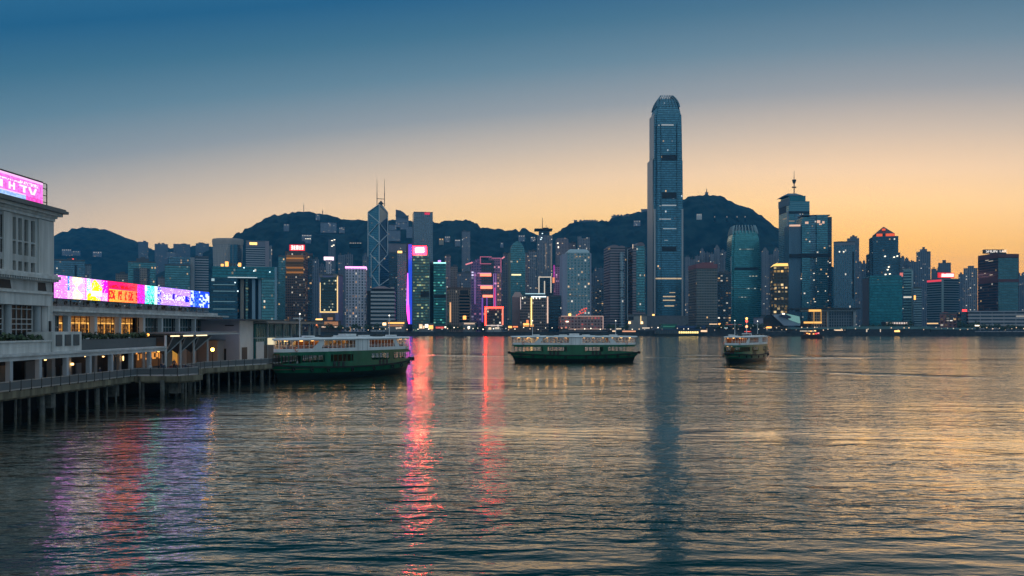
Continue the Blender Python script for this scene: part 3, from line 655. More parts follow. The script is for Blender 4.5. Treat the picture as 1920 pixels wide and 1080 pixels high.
simple('dim ribbon windowed block between the braced tower and the amber sign tower', None, 729, 745, 474, 1650, F_DARK, 1, 3)
# blue neon slab
t = Tower('office_tower', 'narrow slab lit solid blue with a violet and pink neon blade', None, 764.5, 773, 457, 1240, th=10, dep=40)
t.body(DARK); t.panel('blue_face', BLUEN, 765.5, 772.5, 458, 608, proud=.4)
def blade():
    b = MB(); Y = 1236
    pts = [(763.6, 512), (765.2, 513), (767.6, 606), (766.5, 607), (762.4, 585), (761.6, 560)]
    def put(rows, m, nm):
        q = MB()
        for (ya, xa0, xa1), (yb, xb0, xb1) in zip(rows, rows[1:]):
            f = [at(xb0, yb, Y-2), at(xb1, yb, Y-2), at(xa1, ya, Y-2), at(xa0, ya, Y-2)]; g_ = [p+Vector((0, 3, 0)) for p in f]
            q.face(f); q.face(g_[::-1]); q.face([f[1], g_[1], g_[2], f[2]]); q.face([g_[0], f[0], f[3], g_[3]])
        q.build(nm, m, t.root)
    put([(512, 763.6, 764.9), (530, 763, 765.6), (560, 762.3, 766.0), (572, 762, 766.4)], VIOLN, 'neon_blade')
    put([(572.1, 762, 766.4), (585, 762.4, 767), (600, 764.2, 767.6), (607, 766, 767.8)], emis('pink_blade_neon', (1, .06, .62), 3.0, True), 'neon_blade')
blade()
# red sign tower
t = Tower('office_tower', 'green lit office tower under a bright red rooftop sign', None, 773.5, 806, 480, 1200, th=6, dep=40)
t.body(F_LITG); t.block('sign_base', mat('slate_band', (.2, .22, .27), .7), .0, .92, .1, .8, t.top+.02, t.z(477.2))
t.panel('rooftop_sign', REDSTRONG, 773.5, 800, 461, 477, proud=-4, deep=7)
glyphs(t, 'sign_lettering', emis('yellow_white_letter', (1, .72, .42), 20), 778.5, 795, 464.5, 472.5, 4, 11, proud=-3.4)
t.panel('dark_recess', DARK, 788.5, 806, 546, 557, proud=.35)
for q in ((773.6, 775, 480, 603), (804.4, 806, 480, 603)): t.panel('edge_pier', mat('dim_pier', (.14, .2, .2), .6), *q, proud=.6)
simple('black side slab between the red signed tower and the teal lit tower', None, 806.2, 812.8, 492, 1225, DARK, 0, dep=30)
t = simple('teal lit office tower with a bright cyan roofline', None, 813, 836, 494, 1210, F_LITT, 0, par=False, dep=36)
t.block('cyan_roofline', CYANN, -.01, 1.01, -.02, 1, t.top+.03, t.z(491.8)); t.block('roof_logo', LILAC, .35, .6, .1, .4, t.z(491.8)+.05, t.z(487.5))
t.panel('dark_band', DARK, 814, 836, 553, 559, proud=.3)
t = Tower('office_tower', 'tall square grey gridded tower with a red mark at its roof edge', None, 776, 811.5, 397.5, 1950, th=10, dep=52)
t.dl_px = t.hit(t.P+t.dr*t.wr, t.dl, 823.5); t.wl = t.dl_px if 10 < t.dl_px < 120 else 52
t.body(fac('square_grid_wall', (.40, .50, .56), (.20, .24, .28), 4.8, 4.2, .16, .2, .004, ls=1.2, rough=.16)); t.parapet(METAL, .8)
t.panel('roof_logo', emis('red_logo', (1, .03, .10), .8), 796, 806, 398.5, 402.5, proud=.5)
t = Tower('office_tower', 'stepped brown stone bank block with a rooftop mast and gold edge light', None, 843, 882, 541, 1150, th=10, dep=36)
t.body(fac('bank_stone_wall', (.06, .07, .08), (.22, .16, .125), 2.6, 3.8, .3, .2, .03, ls=1.4, met=.3)); t.parapet(BROWN)
t.panel('dark_bay', fac('striped_bay', (.02, .03, .04), (.2, .15, .12), 60, 4.2, 0, .2, .0), 861, 880, 553, 604, proud=.35); t.panel('dark_panel', DARK, 863, 878, 544, 552, proud=.6)
t.panel('gold_edge', emis('soft_gold_edge', (1, .5, .22), 1.0), 843, 845.6, 567, 604, proud=.7); t.panel('lit_shop', AMBER, 868, 874, 592, 599, proud=.9)
t.mast(863, 528, r=.8); t.block('roof_plant', BROWN, .55, .8, .2, .7, t.top+.01, t.z(538.5))
# violet steel tower with neon floors
def violet():
    t = Tower('office_tower', 'violet lit steel frame tower with pink neon trusses and orange strips', None, 886, 941, 494, 1190, th=4, dep=45)
    zt = t.z(494)
    t.block('west_shaft', F_PURP, -.04, .30, .1, .9, 4.2, t.z(489)); t.block('centre_shaft', F_DARK, .301, .74, .15, .85, 4.2, t.z(487)); t.block('east_shaft', F_PURP, .741, 1.0, .05, .9, 4.2, t.z(511))
    t.block('east_tower_top', fac('violet_top_wall', (.3, .2, .4), (.34, .22, .32), 3, 3.9, .1, .3, .14, la=(1, .4, .5), ls=1.0), .58, .98, .2, .8, t.z(511), t.z(481)); t.block('west_tower_top', F_PURP, .1, .34, .3, .8, t.z(489), t.z(484))
    for q in ((900, 922, 481, 482.2), (900, 901.4, 481, 495), (900, 921, 494, 495.2), (922, 940, 484, 485), (938.6, 940, 484, 511)): t.panel('neon_truss', emis('rose_truss_light', (1, .24, .42), .5), *q, proud=.6)
    for q in ((900, 921, 513, 518), (901, 923, 536, 541.5), (905, 924, 553, 557.5)): t.panel('neon_floor', emis('orange_rose_strip', (1, .22, .12), 2.4, True), *q, proud=1.0)
    for q in ((895, 921, 511.5, 512.8), (896, 924, 534.5, 535.6)): t.panel('neon_floor_edge', emis('soft_pink_edge', (1, .42, .8), .7), *q, proud=.9)
    for q in ((925, 926.2, 513, 576), (929, 930, 513, 576), (890, 891.2, 510, 570)): t.panel('neon_column', emis('lilac_column', (.7, .35, 1), .5), *q, proud=.8)
    t.panel('red_glow_column', emis('crimson_column', (.9, .02, .22), .8), 926.4, 928.8, 540, 606, proud=.7)
    t.panel('lit_shutter_column', fac('rose_shutter', (.3, .12, .12), (.4, .25, .25), 3, 3.9, .2, .3, 1.2, la=(1, .34, .25), lb=(1, .5, .4), ls=1.0), 932, 939.5, 512, 580, proud=.5)
    for q in ((903, 906, 558, 604), (912, 914, 556, 575)): t.panel('violet_column', emis('violet_column', (.42, .16, .9), .45), *q, proud=.7)
    m = MB(); m.bar(t.panel('q', None, 872, 886, 488, 500, raw=True) and at(873, 496, 1185), at(886, 492, 1185), 1.6, 1.6); m.build('roof_crane_arm', emis('rose_arm', (1, .3, .35), 1.0), t.root)
    m = MB(); m.bar(at(941, 485, 1185), at(946, 481.5, 1185), 1.6, 1.6); m.build('roof_crane_arm', emis('rose_arm', (1, .3, .35), 1.0), t.root)
violet()
t = Tower('office_block', 'small dark office block outlined by a thick red neon frame', None, 909, 943.5, 576, 1085, th=3, dep=26, cat='office block')
t.body(fac('dark_office_front', (.08, .1, .11), (.05, .05, .05), 2.6, 3.6, .1, .25, .22, la=(1, .8, .55), ls=.9), z0=9.5); t.block('base_arcade', GREY, .05, .95, .1, .9, 4.2, 9.45)
t.panel('red_frame_top', REDFRAME, 909, 944, 575, 578.4, proud=1.4)
for q in ((909, 911.8, 578.6, 610), (941, 943.8, 578.6, 609)): t.panel('red_frame_side', SALM if q[0] > 920 else REDFRAME, *q, proud=1.2)
t.panel('frame_foot', emis('dim_white_strip', (1, .8, .75), .8), 912, 941, 609.4, 611, proud=1.2)
simple('pencil thin grey flat tower standing high on the slope', None, 866, 881.5, 434, 2350, F_RES, 1, 5, 'apartment_tower', 'apartment tower', base=60)
t = simple('hillside flat tower with a white lit stack, right of the teal lit tower', None, 834, 845, 480, 1700, F_RES2, 2, 5, 'apartment_tower', 'apartment tower')
t = simple('low warm lit flat block behind the stepped brown bank', None, 845, 858, 500, 1750, F_TAN, 2, 5, 'apartment_block', 'apartment block')
simple('dim flat block behind the brown bank, left of the violet tower', None, 857, 887, 512, 1700, F_RES3, 2, 5, 'apartment_block', 'apartment block')
# round topped tower
def round_top():
    Y = 1500; t = Tower('office_tower', 'green grey tower with a rounded arch shaped top', None, 956, 985, 474, Y, th=4, dep=40)
    t.body(F_TEAL); P, d, n = t.P, t.dr, t.dl; z0, z1 = t.top+.02, t.z(452); b = MB(); N = 14
    a = [(math.cos(math.pi*k/N), math.sin(math.pi*k/N)) for k in range(N+1)]
    pt = lambda k, w: (P+d*(t.wr*.5+t.wr*.46*a[k][0])+n*w)
    for k in range(N):
        f = [(*pt(k, 2), z0+(z1-z0)*a[k][1]), (*pt(k+1, 2), z0+(z1-z0)*a[k+1][1]), (*pt(k+1, 30), z0+(z1-z0)*a[k+1][1]), (*pt(k, 30), z0+(z1-z0)*a[k][1])]
        b.face(f)
    b.face([(*pt(k, 2), z0+(z1-z0)*a[k][1]) for k in range(N, -1, -1)], [((t.wr*.5+t.wr*.46*a[k][0]), z0+(z1-z0)*a[k][1]) for k in range(N, -1, -1)]); b.face([(*pt(k, 30), z0+(z1-z0)*a[k][1]) for k in range(N+1)])
    b.build('arched_top', F_TEAL, t.root)
    t.panel('lit_strip', emis('lemon_strip', (1, .85, .45), 1.6), 959, 977, 514, 516.5, proud=.6); t.panel('side_pilaster', mat('olive_pier', (.18, .21, .17), .7), 953, 957.5, 474, 600, proud=.6)
round_top()
simple('dark slim tower left of the arch topped tower', None, 943, 956, 476, 1560, F_RES3, 1, 4)
simple('brownish flat tower with warm windows right of the arch topped tower', None, 976, 991, 475, 1650, F_RES2, 1, 4, 'apartment_tower', 'apartment tower')
simple('grey blue flat tower with one lit column, left of the mast tower', None, 990, 1006, 471, 1750, F_RES, 1, 4, 'apartment_tower', 'apartment tower')
def mast_tower():
    Y = 1850; t = Tower('skyscraper', 'dark residential tower with a wide flat roof plate and thin spire', None, 1008, 1036, 441, Y, th=0, dep=40); t.body(F_RES)
    t.block('upper_core', F_DARK, .1, .82, .2, .8, t.top+.01, t.z(430.5)); t.block('roof_plate', METAL, -.2, 1.0, .0, 1, t.z(430.5)+.05, t.z(428.3)); t.block('roof_box', METAL, .35, .75, .3, .7, t.z(428.3)+.05, t.z(425.5))
    t.mast(1017, 408, r=.9, z0=t.z(426)); t.mast(1024, 422, r=.6, z0=t.z(426))
    for (x, y) in ((1013, 448), (1014.5, 445), (1016, 437)): t.panel('lamp', COOLL, x, x+2, y, y+1.6, proud=.5)
    for x in (1023, 1033): t.panel('lit_column', emis('dim_window_column', (1, .75, .55), .3), x, x+1, 456, 505, proud=.4)
mast_tower()
t = simple('mauve arched roof flat tower right of the thin spire', None, 1042, 1066, 449, 1850, F_RES2, 0, 4, 'apartment_tower', 'apartment tower', par=False)
t.block('arched_roof', F_RES2, .1, .9, .1, .9, t.top+.02, t.z(446)); t.panel('lamp', WHITEL, 1045, 1047, 455, 457, proud=.5); t.panel('lamp', WHITEL, 1046, 1048, 462, 465, proud=.5)
simple('slim mauve flat tower between the arched roof one and the round windowed tower', None, 1064, 1080, 456, 1900, F_RES2, 1, 4, 'apartment_tower', 'apartment tower')
t = simple('twin horned grey flat tower peeping over the round windowed tower', None, 1083, 1106, 447, 1880, F_RES, 0, 4, 'apartment_tower', 'apartment tower', par=False)
t.block('roof_horn', F_RES, .0, .3, .1, .9, t.top+.02, t.z(443)); t.block('roof_horn', F_RES, .7, 1.0, .1, .9, t.top+.02, t.z(445))
t = simple('magenta lit block with a pink face left of the round windowed tower', None, 1038, 1056, 499, 1400, fac('pink_lit_wall', (.4, .14, .3), (.46, .24, .40), 3.2, 3.4, .2, .3, .25, la=(1, .3, .6), lb=(1, .5, .8), ls=.8, met=.3), 0)
t.panel('magenta_edge', emis('magenta_edge', (.8, .05, .6), .8), 1038, 1039.6, 497, 522, proud=.6)
# white outlined frames
t = Tower('office_block', 'dark block with tall white outlined bays above the gold striped block', None, 1009, 1036, 520, 1350, th=0, dep=30, cat='office block'); t.body(F_DARK)
for q in ((1009.5, 1011.5, 520, 552), (1020, 1022, 527, 552), (1032, 1034, 518, 549), (1009.5, 1034, 518.6, 520.4)): t.panel('outline_light', emis('white_outline', (1, .88, .72), .65), *q, proud=.7)
t.panel('sign', emis('orange_sign', (1, .3, .12), 1.2), 1034.6, 1040, 520, 530, proud=-3, deep=6)
# gold line block
def gold_line():
    Y = 1120; t = Tower('office_block', 'brown twin bay block with one gold vertical line and white outlined roof', None, 975, 1029, 556, Y, th=0, dep=34, cat='office block')
    t.body(fac('smoky_brown_wall', (.06, .07, .08), (.16, .13, .125), 2.6, 3.7, .12, .3, .12, la=(.9, .85, .7), ls=.7, met=.4))
    t.panel('gold_line', emis('gold_line', (1, .68, .2), 2.4), 995.2, 997.4, 558, 611, proud=1.0); t.panel('right_outline', emis('peach_outline', (1, .66, .5), .9), 1025.6, 1028, 556, 606, proud=.8)
    t.panel('left_outline', emis('dim_white_strip', (1, .8, .75), .8), 975.6, 976.6, 557, 580, proud=.8)
    t.block('crown', F_DARK, .12, .92, .1, .9, t.top+.02, t.z(551.5)); t.panel('crown_light', COOLL, 996, 1024, 555.5, 557.2, proud=.8); t.panel('crown_light', emis('pale_cyan_line', (.6, .9, 1), .9), 985, 1022, 549.8, 551.2, proud=-3, deep=4)
    for x in (979, 999, 1005, 1011): t.panel('spot_light', WHITEL, x, x+1.6, 557.5, 560.5, proud=.9)
gold_line()
t = Tower('office_block', 'mauve stone block with a hipped rounded roof left of the gold line', None, 960, 976, 557, 1135, th=0, dep=30, cat='office block'); t.body(mat('mauve_stone', (.25, .185, .19), .7, noise=.15, nscale=.1))
t.block('hipped_roof', mat('dusky_pink_roof', (.34, .22, .2), .7), .0, 1.3, .0, 1, t.top+.02, t.z(547), top=t.poly(.35, .95, .3, .7))
simple('dark blue block with scattered lights right of the gold line block', None, 1029, 1055, 556, 1180, F_DARK, 1, 3, 'office_block', 'office block')
# round windowed tower and podium
def porthole():
    Y = 1160; t = Tower('office_tower', 'pale blue tower with round windows and a shallow domed cap', None, 1063, 1107, 474, Y, th=2, dep=46); t.body(F_JAR)
    t.block('side_wall', mat('lavender_wall', (.30, .32, .42), .7), -.19, -.005, .0, .9, 4.2, t.z(476)); t.block('corner_pier', mat('lavender_wall', (.30, .32, .42), .7), .985, 1.03, -.04, .9, 4.2, t.z(475))
    b = MB(); N = 10; z0, z1 = t.top+.05, t.z(464.5)
    secs = []
    for k in range(6):
        a = k/5.0*math.pi/2*.96; g = math.cos(a); secs.append((t.poly(.5-.47*g**.5, .5+.47*g**.5, .5-.45*g, .5+.45*g), z0+(z1-z0)*math.sin(a)))
    b.loft(secs); b.build('domed_cap', mat('cap_metal', (.34, .44, .48), .4, .4), t.root)
    for q in ((1078, 1094, 480, 482), (1066, 1075, 503, 504.6), (1081, 1102, 523, 525), (1066, 1083, 541.5, 543), (1066, 1071, 551, 553), (1065, 1104, 553.6, 555)): t.panel('lit_floor', fac('lit_porthole_row', (.2, .2, .2), (.26, .36, .4), 4.6, 50, .26, .02, 2.2, la=(1, .66, .34), lb=(1, .8, .5), ls=1.3), *q, proud=.35)
    t.panel('lit_sign', WARM, 1066, 1070.5, 588, 592.5, proud=1.4)
    for k, (x, y) in enumerate(((1086, 583), (1090, 580), (1094, 578), (1098, 577), (1088, 586), (1092, 585), (1096, 582), (1080, 590), (1084, 588))): t.panel('red_lamp', emis('red_string_lamp', (1, .12, .08), 1.2), x, x+2.4, y, y+2.4, proud=.8)
    p = Tower('podium_block', 'low pink lit podium block with a glowing red window grid', None, 1052, 1131.5, 593, 1085, th=2, dep=40, cat='podium'); p.body(F_POD, z0=9); p.block('base_arcade', GREY, .02, .98, .05, .95, 4.2, 8.9)
    for q in ((1052, 1131, 592.2, 593.4), (1130, 1131.4, 593.5, 617), (1066, 1131, 616.4, 617.4)): p.panel('pale_trim', emis('pink_trim', (1, .66, .55), .55), *q, proud=.6)
    p.panel('lamp', WHITEL, 1061, 1066, 602, 604, proud=.7); p.mast(1115, 582, r=.5)
porthole()
# mauve slabs left of the tallest tower
def exchange(label, x0, x1, top, Y, cyl, m, caps):
    t = Tower('office_tower', label, None, x0, x1, top, Y, th=6, dep=44); t.body(m)
    for (a, b_, y) in caps:
        q = MB(); N = 8; P = t.P
        for k in range(N):
            c0, c1 = math.cos(math.pi*k/N), math.cos(math.pi*(k+1)/N); s0, s1 = math.sin(math.pi*k/N), math.sin(math.pi*(k+1)/N)
            mx, hw = (a+b_)/2*t.wr, (b_-a)/2*t.wr; z0 = t.top+.02; h = t.z(y)-z0
            A, B = P+t.dr*(mx+hw*c0)+t.dl*3, P+t.dr*(mx+hw*c1)+t.dl*3; A2, B2 = A+t.dl*30, B+t.dl*30
            q.face([(*A, z0+h*s0), (*B, z0+h*s1), (*B2, z0+h*s1), (*A2, z0+h*s0)]); q.face([(*A, z0), (*B, z0), (*B, z0+h*s1), (*A, z0+h*s0)][::-1])
        q.build('curved_cap', mat('mauve_cap', (.20, .16, .175), .6), t.root)
    if cyl:
        xa, xb, y0 = cyl; c = at((xa+xb)/2, 600, Y-1); r = (xb-xa)/2/FPX*Y
        pl = lambda k: [(c.x+r*k*math.cos(2*math.pi*i/16), c.y+r*k*math.sin(2*math.pi*i/16)) for i in range(16)]
        b = MB(); b.prism(pl(1), 4.2, pyz(y0, Y)); b.build('glass_cylinder', fac('pale_cylinder_glass', (.5, .62, .68), (.3, .36, .4), 3, 3.9, .05, .2, .01), t.root)
        for y in (507, 539, 558):
            b = MB(); b.prism(pl(1.03), pyz(y+1.4, Y), pyz(y, Y)); b.build('collar', DARK, t.root)
    return t
t = exchange('mauve ribbon windowed tower with rounded caps and a pale glass cylinder', 1144, 1172, 462, 1250, (1161, 1170, 473), F_MAUVE, ((.02, .62, 458.5), (.62, 1.0, 460)))
t.block('east_slab', F_DARK, .92, 1.32, .25, .95, 4.2, t.z(461)); t.panel('pale_fin', mat('pale_fin', (.34, .37, .4), .6), 1178, 1179.6, 466, 600, proud=-8, deep=10)
t = exchange('mauve tower with a green glass front close to the tallest tower', 1186, 1210, 461, 1260, None, F_MAUVE, ((.35, 1.0, 453.5),))
t.panel('glass_front', F_TEAL, 1193, 1209, 462, 584, proud=.4); t.panel('lit_corner', emis('warm_corner', (1, .8, .6), .9), 1186, 1187, 458, 466, proud=.6)
t = simple('low pale stone hall with two warm round lamps right of the mauve towers', None, 1178, 1213, 592, 1100, mat('buff_stone', (.26, .25, .24), .7, noise=.15, nscale=.1), 0, name='office_block', cat='office block')
for x in (1180.5, 1203.5): t.panel('lamp', emis('peach_lamp', (1, .62, .3), 3.0), x-2, x+2, 603, 607, proud=.9)
t.panel('gold_line', GOLDN, 1201, 1202.2, 592, 608, proud=.7); t.panel('dark_opening', DARK, 1178.6, 1188, 593.5, 600, proud=.4)

# right of the tallest tower
t = Tower('office_tower', 'brown grey ribbed block with a red rimmed roof right of the tallest tower', 1291, 1306, 1345, 503, 1230, th=2, dep=40); t.body(fac('olive_grey_wall', (.18, .24, .24), (.20, .175, .165), 2.4, 3.8, .1, .22, .01, ls=1.2, met=.6))
t.block('red_roof_band', mat('dull_red_band', (.26, .10, .11), .7), -.02, 1.0, -.02, 1, t.top+.02, t.z(495)); t.block('roof_plant', mat('dull_red_band', (.26, .10, .11), .7), .35, .9, .2, .8, t.z(495)+.02, t.z(491)); t.mast(1330, 482, r=1.0)
simple('dark blue block with lit window stacks between the ribbed block and the clawed teal tower', None, 1345.5, 1371, 512, 1300, fac('dark_lit_block', (.08, .14, .18), (.05, .07, .09), 4, 3.8, .15, .3, .14, ls=1.8), 2, 4)
def short_claw():
    Y = 1640; t = Tower('skyscraper', 'teal glass tower with a clawed crown, a shorter twin of the tallest one', None, 1371, 1428, 420, Y, th=-2, dep=58)
    cx = t.P+t.dr*t.wr/2+t.dl*t.wl/2; W0 = t.wr
    GL = fac('ifc_one_glass', (.16, .60, .62), (.05, .16, .18), 2.6, 3.9, .06, .16, .006, lb=(.9, 1, .95), ls=1.6, rough=.16)
    def sec(py, k):
        h = .5*k*W0; n = .08*W0; raw = [(-h+n, -h), (h-n, -h), (h-n, -h+n), (h, -h+n), (h, h-n), (h-n, h-n), (h-n, h), (-h+n, h), (-h+n, h-n), (-h, h-n), (-h, -h+n), (-h+n, -h+n)]
        return ([tuple(cx+t.dr*a+t.dl*b) for a, b in raw], pyz(py, Y))
    b = MB(); b.loft([(sec(0, 1)[0], 4.2), sec(480, .99), sec(479.6, .95), sec(450, .90), sec(440, .84), sec(434, .80), sec(431, .70)], 0, 1); b.build('body', [GL, ROOF], t.root)
    FIN = mat('pale_crown_fin', (.24, .34, .37), .4, .4)
    prof = [(437, .835), (432, .80), (426, .745), (421, .68)]
    for side in range(4):
        for q in (-.40, -.28, -.14, 0, .14, .28, .40):
            m = MB(); hw = .012*W0
            for (ya, ka), (yb, kb) in zip(prof, prof[1:]):
                def P(r, w, y):
                    a, c = ((w, -r), (r, w), (-w, r), (-r, -w))[side]; p = cx+t.dr*a+t.dl*c; return (p.x, p.y, pyz(y, Y))
                A = [P(.5*ka*W0+1, q*W0*ka-hw, ya), P(.5*ka*W0+1, q*W0*ka+hw, ya), P(.5*ka*W0-1.5, q*W0*ka+hw, ya), P(.5*ka*W0-1.5, q*W0*ka-hw, ya)]
                B = [P(.5*kb*W0+1, q*W0*kb-hw, yb), P(.5*kb*W0+1, q*W0*kb+hw, yb), P(.5*kb*W0-1.5, q*W0*kb+hw, yb), P(.5*kb*W0-1.5, q*W0*kb-hw, yb)]
                for i in range(4):
                    j = (i+1) % 4; m.face([A[i], A[j], B[j], B[i]])
            m.build('crown_fin', FIN, t.root)
    for q in ((1386, 1413, 466.5, 468), (1390, 1420, 517, 518.6), (1373, 1419, 540, 541.8), (1384, 1407, 556.5, 557.8)): t.panel('lit_floor', fac('lit_office_row', (.2, .3, .3), (.1, .2, .2), 3.0, 60, .1, .02, 1.6, la=(.9, 1, .9), lb=(1, .95, .7), ls=1.1), *q, proud=.4)
    t.panel('mechanical_band', DARK, 1377, 1422, 501.5, 506, proud=.3); t.panel('edge_fin', mat('pale_fin', (.34, .37, .4), .6), 1370, 1371.5, 481, 590, proud=.5)
short_claw()
# gold lit block and the antenna pair
t = Tower('office_block', 'narrow block with a glowing gold chamfered top and lit floors', None, 1450, 1478, 499, 1300, th=-8, dep=30, cat='office block'); t.body(F_GOLDL)
t.block('gold_crown', emis('gold_crown', (1, .60, .14), 1.6), .0, 1.0, .0, 1, t.top+.03, t.z(493.6), top=t.poly(.22, 1.0, .1, 1))
for y in (538, 545.4, 559, 573): t.panel('lit_floor', fac('gold_floor_row', (.3, .2, .1), (.06, .05, .04), 5.2, 60, .2, .02, 3, la=(1, .66, .3), lb=(1, .74, .4), ls=2.2), 1451, 1477, y, y+3, proud=.4)
def antenna_tower():
    Y = 1800; t = Tower('skyscraper', 'tall blue tower with stepped shoulders and a dish laden antenna', 1460, 1479, 1518, 377, Y, th=2, dep=40)
    t.body(fac('antenna_tower_glass', (.2, .55, .64), (.12, .22, .26), 60, 3.9, 0, .26, .01, met=.7, rough=.2))
    t.block('upper_block', F_TEALD, .05, .86, .1, .9, t.top+.02, t.z(366)); t.block('hipped_top', mat('slate_blue_roof', (.12, .16, .2), .6), -.12, .72, .05, .95, t.z(366)+.03, t.z(360), top=t.poly(.12, .5, .3, .7))
    t.block('side_shoulder', mat('slate_blue_roof', (.12, .16, .2), .6), -.02, .05, .0, 1, t.top-8, t.z(371))
    t.panel('dark_band', DARK, 1479, 1518, 396, 401, proud=.3); t.panel('arch_panel', F_BLUE, 1490, 1508, 401, 600, proud=.5)
    t.panel('arch_niche', DARK, 1461, 1474, 389, 401, face='L', proud=.4); t.panel('white_edge', mat('pale_fin', (.34, .37, .4), .6), 1476, 1478.5, 396, 600, face='L', proud=.6)
    c = at(1489, 360, Y+20); m = MB(); m.tube((c.x, c.y, t.z(361)), (c.x, c.y, t.z(338)), 1.1, 6); m.tube((c.x, c.y, t.z(338)), (c.x, c.y, t.z(317)), .8, 6, r1=.3); m.build('antenna', METAL, t.root)
    m = MB(); m.tube((c.x, c.y, t.z(341)), (c.x, c.y, t.z(336)), 2.4, 8, r1=4.4); m.tube((c.x, c.y, t.z(336)), (c.x, c.y, t.z(334)), 4.6, 8); m.build('antenna_pod', METAL, t.root)
    for dx in (-3, 0, 3):
        m = MB(); m.ball((c.x+dx, c.y, t.z(348.2)), 1.9, 7, 5); m.build('dish', METAL, t.root)
antenna_tower()
def faceted_pair():
    Y = 1500; t = Tower('office_tower', 'broad blue tower of stepped glass bays in front of the antenna tower', None, 1480, 1561, 424, Y, th=-6, dep=46)
    G1 = fac('bay_ribbon_glass', (.2, .58, .66), (.07, .15, .19), 3, 3.8, .06, .24, .025, ls=1.6); G2 = fac('slatey_bay_glass', (.24, .42, .54), (.08, .13, .18), 2, 60, .3, 0, .0)
    t.block('west_bay', G2, 0, .28, .05, .9, 4.2, t.z(422)); t.block('west_centre_bay', G1, .285, .48, -.05, .9, 4.2, t.z(408)); t.block('centre_bay', F_BLUE, .485, .62, .02, .9, 4.2, t.z(405)); t.block('east_bay', G1, .625, .88, -.06, .9, 4.2, t.z(404.5)); t.block('east_return', F_DARK, .885, 1.0, .1, .9, 4.2, t.z(407))
    t.block('roof_plate', METAL, .3, .96, .1, .8, t.z(404.5)+.05, t.z(402.8)); t.panel('dark_band', DARK, 1480, 1556, 476, 483, proud=2.9)
    for q in ((1480, 1500, 421.5, 424.5), (1509, 1515, 416, 420), (1531, 1537, 413.5, 418.5), (1541, 1545, 415, 419.5), (1535, 1540, 419.5, 422)): t.panel('rooftop_light', emis('peach_panel_light', (1, .6, .42), .9), *q, proud=3.2)
    for (x, y) in ((1525, 512), (1525, 524.5), (1532, 546), (1551, 518), (1555, 492), (1551, 563), (1546, 545), (1501, 522), (1527, 565), (1513, 567)): t.panel('spot_light', emis('faint_white_light', (1, .88, .7), 1.3), x, x+1.7, y, y+1.3, proud=3.2)
faceted_pair()
t = simple('slate grey vertical ribbed slab right of the broad stepped tower', None, 1563, 1603, 455, 1420, fac('slate_ribbed_wall', (.16, .36, .46), (.13, .19, .25), 3.4, 3.6, .22, .1, .012, ls=1.6), 1, 3, dep=24)
t.panel('dark_groove', DARK, 1598, 1601.5, 472, 560, proud=.35); t.panel('rooftop_band', mat('slate_band', (.2, .22, .27), .7), 1563, 1603, 455, 460, proud=.4)
for x in (1573, 1581): t.panel('lamp', WHITEL, x, x+2, 471, 473, proud=.6)
t = simple('dark flat tower with a stepped hat behind the slate ribbed slab', None, 1588, 1611, 447, 1800, F_RES3, 0, 4, 'apartment_tower', 'apartment tower', par=False)
t.block('roof_step', F_RES3, .25, .85, .2, .8, t.top+.01, t.z(443)); t.block('roof_tank', PLANT, .42, .62, .3, .7, t.z(443)+.02, t.z(440.5))
# teal cube, pyramid tower and the western towers
t = Tower('office_block', 'big dark teal glass cube with a dusky side wall', 1617, 1630, 1692, 521, 1180, th=-12, dep=50, cat='office block')
t.body(fac('dark_teal_cube', (.07, .40, .46), (.02, .10, .13), 2.4, 4.0, .04, .1, .0, rough=.2)); t.block('roof_rim', F_TEALD, .02, .98, .02, .98, t.top+.02, t.z(517)); t.panel('dusky_side', mat('dusky_side', (.10, .085, .10), .7), 1617.5, 1629.5, 522, 611, face='L', proud=.3)
t.panel('top_band', F_TEALD, 1631, 1691, 524, 534, proud=.4)
def pyramid():
    Y = 1500; t = Tower('office_tower', 'dark tower capped by a small pyramid lit red at its base', None, 1637, 1684.5, 443.5, Y, th=-14, dep=44); t.body(fac('dark_blue_tower', (.10, .26, .36), (.04, .08, .11), 2.6, 3.9, .08, .2, .012, ls=1.8))
    t.block('lower_wings', F_DARK, -.10, 1.10, .1, 1.1, 4.2, t.z(474)); 
    b = MB(); b.prism(t.poly(.12, .88, .1, .9), t.top+.02, t.z(438)); b.build('pyramid_base', METAL, t.root)
    b = MB(); b.prism(t.poly(.12, .88, .1, .9), t.z(438)+.02, t.z(423.5), top=t.poly(.48, .52, .48, .52)); b.build('pyramid_roof', mat('pyramid_slate', (.07, .055, .06), .6), t.root)
    for q in ((1644, 1655, 438, 443), (1661.5, 1678, 437.4, 443)): t.panel('red_lit_gable', emis('red_gable', (1, .12, .03), .95), *q, proud=-2.5, deep=4)
    t.panel('red_lit_gable', emis('red_gable', (1, .12, .03), .95), 1656, 1662, 427.5, 431, proud=-9, deep=12)
    for (x, y) in ((1658, 480), (1681, 479.5), (1675, 481.5), (1665, 500), (1663, 505), (1667, 513), (1659, 514)): t.panel('spot_light', WHITEL, x, x+2, y, y+1.6, proud=5.5)
pyramid()
t = simple('teal tower with ribbon windows and a pale left fin, right of the teal cube', None, 1694, 1711, 506, 1230, fac('teal_ribbon_wall', (.06, .16, .22), (.22, .40, .42), 60, 4.0, 0, .3, .02, met=.5), 0, par=False)
t.block('roof_cap', mat('pale_teal_cap', (.30, .40, .42), .6), -.1, 1.0, -.03, 1, t.top+.02, t.z(504.5)); t.panel('pale_fin', mat('pale_teal_cap', (.30, .40, .42), .6), 1709, 1712, 507, 603, proud=.6); t.panel('red_lamp', emis('dim_red_lamp', (1, .25, .2), .8), 1687, 1693, 511, 518, proud=-6, deep=10)
